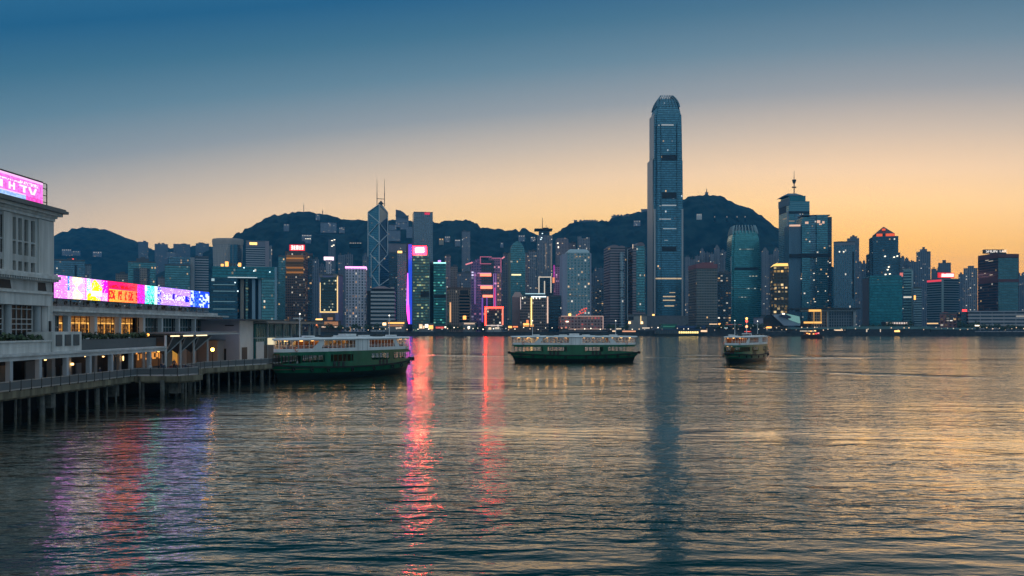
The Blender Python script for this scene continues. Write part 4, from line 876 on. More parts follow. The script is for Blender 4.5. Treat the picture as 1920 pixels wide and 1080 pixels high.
t = simple('low teal ribbon windowed wing with one lit box, right of the pale finned tower', None, 1713, 1728, 540, 1215, fac('teal_ribbon_wall2', (.05, .12, .18), (.26, .38, .42), 60, 3.4, 0, .34, .05, met=.5), 0)
t.panel('lit_box', AMBER, 1713.5, 1717, 554, 562, proud=.6)
t = Tower('office_tower', 'slate tower with red neon roof edge and a red sign board', 1738, 1766, 1798, 522, 1280, th=14, dep=40); t.body(fac('slate_ribbon_wall', (.07, .17, .22), (.17, .22, .26), 60, 3.6, 0, .34, .012, met=.5))
t.wl = t.hit(t.P, t.dl, 1738)
t.panel('red_roof_edge', emis('red_edge_glow', (1, .06, .10), .9), 1738.5, 1766, 525, 528.5, face='L', proud=.4); t.panel('corner_pier', mat('pale_teal_cap', (.30, .40, .42), .6), 1765.4, 1769, 524, 600, proud=.5)
t.panel('sign_board', emis('red_board', (1, .02, .03), .9), 1763.5, 1793, 511, 520.5, proud=-4, deep=6); glyphs(t, 'sign_lettering', emis('pale_red_letter', (1, .42, .40), 3.0), 1767, 1789, 513, 519, 5, 21, proud=-3.2)
t = simple('low reddish block with white lit bays under the red signed slate tower', None, 1762, 1800, 588, 1120, fac('reddish_lit_wall', (.16, .1, .1), (.26, .12, .12), 5, 3.8, .2, .3, .12, ls=1.6), 0, name='office_block', cat='office block')
t.panel('lit_bays', fac('white_bays', (.2, .2, .2), (.1, .08, .08), 4, 3.4, .12, .25, 1.6, la=(1, .92, .82), ls=1.8), 1774, 1788, 590, 602, proud=.5); t.block('red_lit_roof', emis('dim_red_roof', (1, .12, .08), .5), .12, .4, .1, .6, t.top+.02, t.z(585.5))
def twin_maroon():
    Y = 1200; t = Tower('office_tower', 'dark maroon framed tower with lettering on its roof, far right', 1833.5, 1871, 1910.5, 476, Y, th=0, dep=50)
    t.body(F_SHUN)
    t.panel('grey_glass_front', fac('grey_green_front', (.20, .42, .44), (.09, .15, .17), 2.8, 3.9, .05, .14, .0, rough=.2), 1871.5, 1909, 484, 601, proud=.3)
    mar = mat('maroon_band', (.13, .05, .06), .7)
    t.panel('maroon_band', mar, 1872, 1910, 523.5, 528.5, proud=.7); t.panel('maroon_band', mar, 1834.5, 1871, 521, 531, face='L', proud=.6); t.panel('maroon_band', mar, 1834.5, 1871, 477, 486, face='L', proud=.6); t.panel('maroon_band', mar, 1871.5, 1910, 476, 482.5, proud=.7)
    t.block('sign_plinth', METAL, .0, .5, .1, .4, t.top+.02, t.top+2.5); t.panel('sign_rail', METAL, 1849, 1887, 467, 468.4, proud=-6, deep=7)
    t.panel('sign_backing', mat('sign_lattice', (.06, .05, .05), .7), 1850, 1887, 467.2, 474.5, proud=-10, deep=10.6)
    p = at(1868.5, 473.6, Y+8)
    lettering('SHUN TAK', 6.2, p, emis('white_lettering', (1, .93, .86), 1.1), t.root)
    for q in ((1848, 1854, 487.5, 488.6), (1854, 1862, 489, 490), (1846, 1848, 512, 513), (1856, 1861, 514.8, 516)): t.panel('lit_window', emis('dim_window', (.95, .8, .6), .6), *q, face='L', proud=.5)
twin_maroon()
t = Tower('ferry_terminal_building', 'long low multi deck terminal with white floor lines at the far right', None, 1816, 1935, 585, 1090, th=-10, dep=40, cat='building'); t.body(F_TERM); t.block('roof_slab', mat('pale_roof_edge', (.34, .34, .38), .7), -.01, 1.01, -.04, 1, t.top+.02, t.top+1.2)
t.panel('red_rooftop_lamp', emis('red_lamp', (1, .05, .05), 2.4), 1806, 1814, 580, 584, proud=-2, deep=4); t.block('stair_block', F_DARK, -.10, -.012, .1, .8, 4.2, t.z(586))

# flat roofed terminal behind the lit dome
def wide_roof():
    Y = 1085; t = Tower('ferry_terminal_building', 'terminal hall under a wide thin flat roof with amber lit bay', None, 1500, 1606, 580, Y, th=-10, dep=40, cat='building')
    t.block('hall', fac('grey_hall_wall', (.08, .14, .19), (.17, .19, .22), 3, 3.6, .18, .16, .0, met=.4), .22, .97, .1, .9, 4.2, t.z(584))
    b = MB(); b.prism(t.poly(-.14, 1.05, -.15, 1.0), t.z(580.5), t.z(577.5)); b.build('flat_roof', mat('black_roof', (.03, .035, .04), .6), t.root)
    b = MB(); b.prism(t.poly(.0, 1.0, -.05, .95), t.z(584), t.z(580.7)); b.build('roof_fascia', PALE, t.root)
    for (a, c) in ((.475, .50), (.94, .985)): t.block('pier_wall', PALE, a, c, -.05, .9, 4.2, t.z(584.2))
    for q in ((1516, 1539, 580.4, 584.3), (1507, 1540, 603, 606.5)): t.panel('amber_strip', emis('amber_bay_light', (1, .5, .12), 1.3), *q, proud=3)
    for x in (1525, 1538.5): t.panel('amber_post', emis('amber_post_light', (1, .5, .12), .5), x, x+1.4, 584.5, 603, proud=2.6)
    t.block('west_deck', DARK, -.02, .215, .05, .9, 4.2, t.z(602))
wide_roof()
def wing_roof():
    Y = 1065; t = thing('shore_pavilion', 'shore pavilion with a dark dome and two angled white wing roofs', 'pavilion', (*at(1465, 612, Y).xy, 4.2))
    def slab(pts, nm, m, dy=14, y0=Y):
        q = MB(); f = [at(x, y, y0) for x, y in pts]; g_ = [p+Vector((0, dy, 0)) for p in f]; q.face(f[::-1]); q.face(g_)
        for i in range(len(f)):
            j = (i+1) % len(f); q.face([f[i], f[j], g_[j], g_[i]])
        q.build(nm, m, t)
    slab([(1430, 614), (1432, 597), (1438, 590), (1447, 590.5), (1458, 600), (1468, 611)], 'dome', DARK, 22)
    slab([(1448, 589.5), (1452, 591), (1461, 589.5), (1478, 599), (1501, 607), (1500, 610.5), (1470, 610.5), (1459, 600)], 'wing_roof', mat('pale_blue_roof', (.30, .36, .46), .5), 16, Y-3)
    slab([(1477, 588.5), (1499, 593.5), (1501, 606), (1486, 600)], 'wing_roof', emis('mint_wing', (.35, .75, .70), .42), 12, Y-6)
    slab([(1462, 592), (1469, 587), (1484, 594), (1482, 597), (1470, 595)], 'window_band', mat('navy_glass', (.02, .03, .07), .2), 10, Y-8)
    slab([(1431, 612.3), (1447, 612.3), (1447, 615.5), (1431, 615.5)], 'amber_base', AMBER, 2, Y-5); slab([(1467.5, 587.2), (1471.5, 587.2), (1471.5, 589.6), (1467.5, 589.6)], 'lamp', WHITEL, 2, Y-10)
wing_roof()

# ---- distant flat blocks filling the gaps, a set per gap
def row(label, group, Y, m, items, base=4.2, name='apartment_tower'):
    for k, (x0, x1, top, kind) in enumerate(items):
        t = Tower(name, label, None, x0, x1, top, Y+k*14 % 60, cat='apartment tower', group=group, base=base, dep=26); t.body(m)
        if kind == 1: t.block('roof_step', m, .2, .8, .2, .8, t.top+.01, t.top+6); t.block('roof_tank', PLANT, .38, .62, .3, .7, t.top+6.02, t.top+9)
        elif kind == 2: t.block('pitched_top', PLANT, .05, .95, .05, .95, t.top+.01, t.top+10, top=t.poly(.42, .58, .4, .6))
        elif kind == 3: t.plant(2, 5); t.mast(None, top-9, r=.5)
        else: t.plant(2, 5)
row('grey flat tower in the packed row between the tallest tower and the teal clawed tower', 'flat towers right of the tallest tower', 2050, F_RES, [(1284, 1294, 482, 0), (1294, 1303, 486, 3), (1303, 1312, 480, 0), (1312, 1321, 471, 1), (1321, 1331, 474, 0), (1331, 1339, 476, 3), (1339, 1350, 466, 2), (1350, 1360, 473, 1), (1360, 1371, 471, 0)])
row('grey flat tower squeezed between the teal clawed tower and the antenna tower', 'flat towers left of the antenna tower', 2050, F_RES, [(1428, 1441, 471, 2), (1441, 1450, 478, 0), (1450, 1461, 470, 1)])
row('dim hillside flat tower rising behind the round windowed tower and the mauve towers', 'flat towers left of the mauve towers', 1950, F_RES3, [(1106, 1113, 512, 0), (1113, 1122, 507, 1), (1122, 1131, 503, 0), (1131, 1138, 500, 3), (1138, 1146, 498, 0)])
row('low dark block at the foot of the mauve towers with scattered lit windows', 'low blocks left of the mauve towers', 1500, fac('lit_hill_block', (.1, .16, .2), (.09, .12, .15), 4, 3.2, .2, .3, .18, ls=1.8), [(1107, 1119, 540, 0), (1119, 1132, 534, 1), (1132, 1145, 528, 0)], name='apartment_block')
row('blue grey flat tower in the row behind the red signed slate tower', 'flat towers at the western end', 2000, F_RES3, [(1606, 1616, 491, 0), (1616, 1624, 494, 1), (1624, 1634, 490, 0), (1688, 1696, 483, 0), (1694, 1706, 489, 1), (1706, 1719, 491, 0), (1746, 1756, 504, 0), (1756, 1762, 507, 1), (1797, 1808, 514, 0), (1905, 1913, 512, 0), (1912, 1926, 517, 1), (1926, 1945, 512, 0)])
t = simple('tall dark flat tower with a stepped hat right of the red lit pyramid', None, 1718, 1745, 472, 1900, F_RES3, 0, name='apartment_tower', cat='apartment tower', par=False); t.block('roof_step', F_RES3, .25, .75, .2, .8, t.top+.01, t.z(467)); t.block('roof_tank', PLANT, .42, .6, .3, .7, t.z(467)+.02, t.z(463))
t = simple('squarish dark flat tower with a chimney like hat above the red sign board', None, 1759, 1783, 493, 1900, F_RES3, 0, name='apartment_tower', cat='apartment tower', par=False); t.block('roof_tank', PLANT, .33, .62, .3, .7, t.top+.02, t.z(487.5))
t = simple('blue stepped flat tower left of the dark maroon tower', None, 1806.5, 1833, 503, 1750, F_RES, 0, name='apartment_tower', cat='apartment tower', par=False); t.block('roof_step', F_RES, .3, .75, .2, .8, t.top+.01, t.z(498.5))
row('grey flat tower in the cluster behind the white tower with the pink crown', 'flat towers behind the pink crowned tower', 1750, F_RES3, [(634, 646, 478, 0), (646, 662, 477, 3), (680, 691, 481, 1), (586, 598, 486, 0), (597, 610, 500, 1), (635, 648, 512, 0), (686, 696, 520, 0)])
row('flat block on the ridge, black against the glow at the left', 'ridge blocks at the left', 3300, F_RES3, [(259, 278, 453, 0), (290, 315, 457, 0), (325, 357, 457, 0), (367, 392, 456, 0)], base=100, name='apartment_block')
row('dim flat block behind the violet neon tower', 'flat blocks behind the violet tower', 1800, F_RES3, [(884, 896, 520, 0), (940, 950, 505, 1), (975, 1010, 530, 0), (1040, 1056, 530, 0)], name='apartment_block')

# hillside houses and lights
HLAMP = emis('house_lamp', (1, .9, .74), .9)
def house(label, x0, x1, y0, y1, Y, m, lamps=0, group=None, lm=None):
    t = Tower('hillside_house', label, None, x0, x1, y0, Y, cat='house', base=pyz(y1+6, Y), dep=22, group=group); t.body(m)
    for k in range(lamps):
        x = x0+(x1-x0)*(k+.5)/lamps; t.panel('lamp', lm or HLAMP, x-.6, x+.6, y0+1.2, y0+2.3, proud=.8)
    t.block('flat_roof', ROOF, -.03, 1.03, -.05, 1.05, t.top+.02, t.top+.8)
    return t
def hy(nm, py):       # distance of the slope surface seen at row py (approximate)
    prof, Yr, Y0 = HILL[nm]; return Y0
HW = fac('hill_house_wall', (.15, .2, .26), (.26, .29, .35), 4, 3.4, .2, .3, .10, ls=1.6)
house('grey terraced block high on the slope left of the braced tower', 601, 631, 417, 430, 2750, HW, 0)
house('narrow pale house right below the ridge left of the braced tower', 636, 646, 426, 431, 2750, HW, 1)
house('long lit house mid slope above the red signed brown tower', 566, 584, 440, 446, 2650, HW, 6); house('short lit house just below another on the slope above the brown tower', 572, 583, 446, 450, 2620, HW, 4, lm=WHITEL)
house('pair of faint lit house fronts high on the slope right of the hotel', 532, 542, 420, 427, 2800, HW, 2); house('dim white house far up the slope, small and square', 592, 600, 402, 407, 3200, HW, 1)
house('row of faint lamps along a road left of the braced tower', 655, 678, 454, 458, 2600, HM, 7)
house('wide grey house beside the braced tower, upper of two', 729, 743, 421, 430, 2800, HW); house('wide grey house beside the braced tower, lower of two', 728, 751, 432, 446, 2700, HW)
house('pale slab house left of the square gridded tower', 762, 776, 425, 440, 2700, HW); house('grey flat house in a saddle left of the square gridded tower', 750, 763, 417, 424, 2900, HW, 1)
t = house('sail shaped ridge building with upright ribs left of the square gridded tower', 742, 766, 404, 420, 3050, HW)
q = MB(); pr = [(742, 408), (766, 408), (758, 399), (751, 394.5), (742, 393)]; f = [at(x, y, 3050) for x, y in pr]; g_ = [p+Vector((0, 20, 0)) for p in f]; q.face(f); q.face(g_[::-1])
for i in range(5): q.face([f[i], g_[i], g_[(i+1) % 5], f[(i+1) % 5]])
q.build('sail_roof', mat('ridge_slate', (.10, .12, .15), .7), t.root)
house('white lit house in the trees right of the square gridded tower', 834, 844, 443, 448, 2600, HW, 3); house('bright zigzag lit house right of the square gridded tower', 853, 863, 449, 456, 2560, HW, 4)
house('amber lit house touching the square gridded tower on its right', 823, 832, 447, 453, 2600, mat('cream_wall', (.4, .33, .25), .7), 2, lm=WARM)
house('white roofed villa below the ridge left of the thin spire', 972, 984, 441, 447, 2900, HW, 3); house('small white villa just left of the thin spire tower', 995, 1004, 444, 447, 2900, HW, 2)
house('small lit villa low on the slope left of the arch topped tower', 938, 944, 455, 458, 2700, HW, 1)
house('bright white villa alone under the peak', 1306, 1316, 401, 406, 2900, mat('white_villa', (.6, .58, .55), .6), 3)
for k, x in enumerate((1338, 1361, 1380, 1395)): house('faint lone lamp house in a level line below the peak', x, x+4, 405, 408, 2900, HM, 1, 'lamp houses below the peak')
house('lit terrace roof on the shoulder left of the tallest tower', 1188, 1201, 413.5, 418, 2900, HW, 3)
house('white lit terrace house low on the left hill', 116, 134, 467, 473, 3700, HW, 5); house('white lit terrace house on the left hill, right of another', 174, 191, 471.5, 475, 3700, HW, 4); house('dim terrace house next to the lit one on the left hill', 134, 151, 470.5, 473, 3700, HW, 2)
house('pale house in the trees above the stepped teal glass tower', 312, 330, 472, 478, 3000, HW, 1); house('tiny white house above the dark ribbon wing', 371, 380, 474, 480, 3000, HW, 1)
t = house('ridge terrace with a row of dark huts left of the tallest tower', 1147, 1180, 405, 413, 3290, F_RES3)
for x in (1150, 1157, 1163, 1170, 1176): t.panel('hut', F_RES3, x, x+4, 402, 405, proud=-4, deep=12)
house('block on the shoulder touching the tallest tower', 1202, 1216, 392.5, 402, 3290, F_RES3); t = house('row of huts on the ridge top right of the thin spire', 1086, 1120, 414, 420, 3290, F_RES3)
for x in (1087, 1094, 1099, 1104, 1109, 1114): t.panel('hut', F_RES3, x, x+3.2, 411.6, 414, proud=-4, deep=12)
house('square hut on the ridge edge right of the thin spire', 1076, 1082, 413, 420, 3300, F_RES3)
t = house('summit station with a curved fin on the peak', 1322, 1328, 361, 370, 3300, F_RES3); t.mast(1325, 353.5, r=2.2); t.mast(1309, 358, r=.5); t.mast(1316, 360, r=.5)
def mast_thing(label, px, y0, y1, Y, r):
    c = at(px, y1, Y); t = thing('radio_mast', label, 'mast', (c.x, c.y, c.z)); m = MB(); m.tube((c.x, c.y, c.z-6), (c.x, c.y, pyz(y0+6, Y)), r, 5); m.build('lower_pole', METAL, t); m = MB(); m.tube((c.x, c.y, pyz(y0+6, Y)), (c.x, c.y, pyz(y0, Y)), r*.6, 5, r1=r*.3); m.build('antenna', METAL, t)
    m = MB(); m.ball((c.x, c.y, pyz(y0+6, Y)), r*1.8, 6, 4); m.build('dish', METAL, t)
mast_thing('radio mast on the hilltop left of the braced tower', 569.5, 380, 398, 3390, 1.2); mast_thing('stubby mast on the ridge right of the hilltop mast', 605, 391, 404, 3390, 1.4); mast_thing('thin mast on the far left hill', 170.5, 421, 430, 4190, 1.0)
# ------------------------------------------------------------------ people (one continuous skinned body)
def cloth_mat(name, top, legs):
    m = bpy.data.materials.new(name); m.use_nodes = True; nt = m.node_tree; b = nt.nodes['Principled BSDF']; b.inputs['Roughness'].default_value = .8
    t = nt.nodes.new('ShaderNodeTexCoord'); s = nt.nodes.new('ShaderNodeSeparateXYZ'); nt.links.new(t.outputs['Object'], s.inputs[0])
    r = nt.nodes.new('ShaderNodeValToRGB'); r.color_ramp.interpolation = 'CONSTANT'; mp = nt.nodes.new('ShaderNodeMath'); mp.operation = 'DIVIDE'; mp.inputs[1].default_value = 1.8
    nt.links.new(s.outputs[2], mp.inputs[0]); nt.links.new(mp.outputs[0], r.inputs[0])
    e = r.color_ramp.elements; e[0].position = 0; e[0].color = (.02, .02, .02, 1); e[1].position = .05; e[1].color = (*legs, 1)
    for p, c in ((.53, top), (.835, (.42, .26, .19)), (.935, (.015, .012, .01))):
        q = e.new(p); q.color = (*c, 1)
    nt.links.new(r.outputs[0], b.inputs['Base Color']); return m
PERSON = {}
def person_mesh(kind):
    if kind in PERSON: return PERSON[kind]
    J = {'pelvis': (0, 0, .95, .13), 'waist': (0, 0, 1.1, .12), 'chest': (0, .01, 1.33, .15), 'neck': (0, .01, 1.5, .055), 'head': (0, .03, 1.62, .10), 'crown': (0, .02, 1.70, .085)}
    for s, n in ((-1, 'l'), (1, 'r')):
        J['hip'+n] = (s*.10, 0, .88, .09); J['knee'+n] = (s*.11, .03*(s if kind == 'walk' else 1)+(.12*s if kind == 'walk' else 0), .48, .06); J['ankle'+n] = (s*.11, (.2*s if kind == 'walk' else 0)-.02, .08, .04); J['toe'+n] = (s*.12, (.2*s if kind == 'walk' else 0)+.14, .04, .035)
        J['sh'+n] = (s*.19, 0, 1.42, .06)
        if kind == 'lean': J['el'+n] = (s*.25, .12, 1.17, .045); J['ha'+n] = (s*.16, .36, 1.08, .035)
        else: J['el'+n] = (s*.25, -.03, 1.13, .045); J['ha'+n] = (s*.24, .08, .86, .038)
    E = [('pelvis', 'waist'), ('waist', 'chest'), ('chest', 'neck'), ('neck', 'head'), ('head', 'crown')]
    for n in 'lr': E += [('pelvis', 'hip'+n), ('hip'+n, 'knee'+n), ('knee'+n, 'ankle'+n), ('ankle'+n, 'toe'+n), ('chest', 'sh'+n), ('sh'+n, 'el'+n), ('el'+n, 'ha'+n)]
    K = list(J); me = bpy.data.meshes.new('person_body'); me.from_pydata([J[k][:3] for k in K], [(K.index(a), K.index(b)) for a, b in E], [])
    o = bpy.data.objects.new('person', me); COL.objects.link(o); o.modifiers.new('skin', 'SKIN'); o.modifiers.new('sub', 'SUBSURF').levels = 1; o.modifiers['sub'].render_levels = 1
    if not me.skin_vertices: 
        import bmesh
        bm = bmesh.new(); bm.from_mesh(me); bm.verts.layers.skin.verify(); bm.to_mesh(me); bm.free()
    for i, k in enumerate(K):
        sv = me.skin_vertices[0].data[i]; sv.radius = (J[k][3], J[k][3]*(.75 if k in ('chest', 'waist', 'pelvis') else 1)); sv.use_root = (i == 0)
    bpy.context.view_layer.update(); m2 = bpy.data.meshes.new_from_object(o.evaluated_get(bpy.context.evaluated_depsgraph_get())); bpy.data.objects.remove(o)
    m2.polygons.foreach_set('use_smooth', [True]*len(m2.polygons)); PERSON[kind] = m2; return m2
CLOTH = [cloth_mat('navy_clothes', (.02, .03, .06), (.02, .02, .025)), cloth_mat('grey_clothes', (.12, .12, .13), (.03, .035, .05)), cloth_mat('white_shirt_clothes', (.45, .45, .46), (.04, .04, .06)), cloth_mat('maroon_clothes', (.16, .04, .04), (.03, .03, .03))]
def person(loc, rz, kind, ci, label, group=None):
    me = person_mesh(kind).copy(); me.materials.clear(); me.materials.append(CLOTH[ci])
    o = bpy.data.objects.new('person', me); COL.objects.link(o); o.location = loc; o.rotation_euler = (0, 0, rz); tag(o, label, 'person', group); return o

# ------------------------------------------------------------------ foliage
LEAF = [mat('dark_leaf', (.035, .06, .03), .7), mat('mid_leaf', (.06, .10, .04), .7)]
def leafclump(b, c, r, n, size, rnd, sq=.8):
    for _ in range(n):
        d = Vector((rnd.gauss(0, 1), rnd.gauss(0, 1), rnd.gauss(0, 1))).normalized()*r*rnd.uniform(.45, 1.05); d.z *= sq
        p = Vector(c)+d; nrm = (d.normalized()+Vector((rnd.uniform(-.6, .6), rnd.uniform(-.6, .6), rnd.uniform(-.2, .8)))).normalized()
        x = nrm.orthogonal().normalized(); x.rotate(__import__('mathutils').Quaternion(nrm, rnd.uniform(0, 6.28))); y = nrm.cross(x); s = size*rnd.uniform(.6, 1.3)
        b.face([p-x*s-y*s*.55, p+x*s*.3-y*s*.7, p+x*s+y*s*.45, p-x*s*.4+y*s*.7], None, 0 if rnd.random() < .6 else 1)
BARK = mat('bark', (.06, .045, .035), .9)
def make_tree(seed, h, w):
    rnd = random.Random(seed); root = thing('tree', None, None); root['_local'] = 1
    t = MB(); t.tube((0, 0, 0), (.1*w, 0, h*.45), .22, 6, r1=.13)
    cl = []
    for k in range(5):
        a = k*1.256+rnd.uniform(-.4, .4); e = Vector((math.cos(a)*w*.33, math.sin(a)*w*.33, h*rnd.uniform(.55, .8))); t.tube((.08*w, 0, h*.4), e, .10, 5, r1=.04); cl.append(e)
    t.build('trunk', BARK, root); c = MB(); cl.append(Vector((0, 0, h*.86)))
    for e in cl: leafclump(c, e, w*.30*rnd.uniform(.8, 1.15), 46, .55, rnd)
    c.build('crown', LEAF, root); return root

# ------------------------------------------------------------------ near shore: pier, terminal, stone building
STONE = mat('weathered_stone', (.46, .455, .45), .8, noise=.34, nscale=.9, streak=True); STONE2 = mat('light_stone_trim', (.56, .55, .54), .75, noise=.28, nscale=1.1, streak=True)
CONC = mat('painted_concrete', (.54, .54, .55), .7, noise=.26, nscale=.8, streak=True); DECKM = mat('deck_concrete', (.26, .26, .26), .85, noise=.25, nscale=.5)
GLASSD = mat('dark_window_glass', (.008, .014, .016), .25, 0, spec=.3); FRAMEW = mat('pale_window_frame', (.42, .43, .44), .6)
FASC = mat('stained_pier_edge', (.17, .145, .10), .9, noise=.7, nscale=1.1, streak=True); PILEM = mat('pile_concrete', (.11, .108, .10), .9, noise=.6, nscale=1.2)
LILACW = mat('grey_lilac_render', (.42, .43, .50), .8, noise=.1, nscale=.4); WHITEW = mat('off_white_render', (.74, .69, .67), .8, noise=.1, nscale=.4)
DKMET = mat('charcoal_metal', (.03, .033, .037), .5, .3); ROOFG = mat('grey_roof_metal', (.22, .24, .25), .45, .4, noise=.12, nscale=.4)
def wy(px, X): return X*FPX/(px-960.0)        # distance along a wall at constant X seen at column px
def wz(py, X, px): return CAM_Z+(HOR-py)/FPX*wy(px, X)

def painted(name, X, y0, y1, z0, z1, nu, nv, fn, m, parent, depth=.25):
    """flat lit panel facing +X, drawn as a fine grid of coloured cells"""
    b = MB()
    for i in range(nu):
        for j in range(nv):
            u, v = (i+.5)/nu, (j+.5)/nv
            a, c, d, e = y0+(y1-y0)*i/nu, y0+(y1-y0)*(i+1)/nu, z0+(z1-z0)*j/nv, z0+(z1-z0)*(j+1)/nv
            b.face([(X, a, d), (X, c, d), (X, c, e), (X, a, e)], None, 0, fn(u, v))
    return b.build(name, m, parent)
def screen_mat(name, s):
    m = bpy.data.materials.new(name); m.use_nodes = True; nt = m.node_tree; b = nt.nodes['Principled BSDF']; b.inputs['Base Color'].default_value = (.01, .01, .01, 1); b.inputs['Roughness'].default_value = .3
    a = nt.nodes.new('ShaderNodeAttribute'); a.attribute_name = 'Col'; nt.links.new(a.outputs['Color'], b.inputs['Emission Color']); b.inputs['Emission Strength'].default_value = s
    m.cycles.emission_sampling = 'FRONT'; return m
SCR = screen_mat('led_screen', 1.8); SCR2 = screen_mat('led_billboard', 1.15); ROOM = screen_mat('lit_room', 1.0)
def L3(r, g, b): return lin(r, g, b)[:3]

# --- pier
def pier():
    t = thing('pier', 'long concrete pier on piles with a stained edge along the left waterfront', 'pier', (-60, 130, 0))
    edge = [(-55.3, 60), (-54.2, 121.5), (-47.8, 121.5), (-46.0, 125.8), (-51.8, 134), (-52.2, 145), (-49.5, 153), (-45.8, 161), (-45.0, 175), (-46.5, 236)]
    poly = edge+[(-170, 236), (-170, 60)]
    b = MB(); b.prism(poly, 2.75, 3.3); b.build('deck', DECKM, t)
    f = MB()
    for (a, c) in zip(edge, edge[1:]):
        d = Vector((c[0]-a[0], c[1]-a[1], 0)).normalized(); n = Vector((d.y, -d.x, 0))
        for (z0, z1, o, w) in ((2.55, 3.34, .12, .3), (2.3, 2.54, -.35, .3)):
            A, C = Vector((*a, 0))+n*o, Vector((*c, 0))+n*o
            f.prism([(A.x, A.y), (C.x, C.y), (C.x-n.x*w, C.y-n.y*w), (A.x-n.x*w, A.y-n.y*w)][::-1] if False else [(A.x-n.x*w, A.y-n.y*w), (A.x, A.y), (C.x, C.y), (C.x-n.x*w, C.y-n.y*w)][::1], z0, z1)
    f.build('edge_beam', FASC, t)
    def pile(x, y, r, zt=2.75):
        p = MB(); p.tube((x, y, -3), (x, y, zt), r, 8); p.build('pile', PILEM, t)
    s = 0.0; k = 0
    for (a, c) in zip(edge, edge[1:]):
        L = math.hypot(c[0]-a[0], c[1]-a[1]); n = max(1, int(L/2.5))
        for i in range(n):
            u = (i+.5)/n; x, y = a[0]+(c[0]-a[0])*u-.7, a[1]+(c[1]-a[1])*u
            pile(x, y, .15 if k % 5 else .33); k += 1
            if k % 2 == 0 and y < 170: pile(x-3.2, y+1.0, .2)
    # wall coloured near black to stand in for the shade under the deck
    w = MB(); w.box(-62, -59.0, 60, 236, -3, 2.74); w.build('back_wall', mat('under_deck_shade', (.008, .008, .008), .9), t)
    for (y) in (101.5, 118, 124):
        q = MB(); q.box(-56.6 if y < 120 else -50, -54.9 if y < 120 else -48.6, y-.5, y+.5, .7, 2.75); q.build('pile_cap', PILEM, t)
    # railing
    r = thing('railing', 'dark railing with grey mesh panels along the pier edge', 'railing', (-55, 120, 3.3))
    path = [(-55.0, 62), (-53.9, 121.9), (-48.1, 121.9), (-46.5, 125.8), (-52.2, 134.2), (-52.6, 145), (-49.9, 153.2), (-46.2, 161.2), (-45.4, 175), (-46.8, 234)]
    top = MB(); pan = MB()
    for (a, c) in zip(path, path[1:]):
        top.bar((*a, 4.42), (*c, 4.42), .08, .09); top.bar((*a, 3.5), (*c, 3.5), .05, .06)
        d = Vector((c[0]-a[0], c[1]-a[1], 0)); n = Vector((d.y, -d.x, 0)).normalized()*.015
        pan.face([(a[0]+n.x, a[1]+n.y, 3.55), (c[0]+n.x, c[1]+n.y, 3.55), (c[0]+n.x, c[1]+n.y, 4.34), (a[0]+n.x, a[1]+n.y, 4.34)]); pan.face([(a[0]-n.x, a[1]-n.y, 4.34), (c[0]-n.x, c[1]-n.y, 4.34), (c[0]-n.x, c[1]-n.y, 3.55), (a[0]-n.x, a[1]-n.y, 3.55)])
        L = d.length; k = max(1, round(L/2.0))
        for i in range(k):
            x, y = a[0]+(c[0]-a[0])*i/k, a[1]+(c[1]-a[1])*i/k; p = MB(); p.box(x-.05, x+.05, y-.05, y+.05, 3.31, 4.5); p.build('post', DKMET, r)
    top.build('rail', mat('galvanised_rail', (.32, .33, .34), .5, .4), r); pan.build('mesh_panel', mat('grey_mesh', (.11, .12, .13), .7), r)
pier()

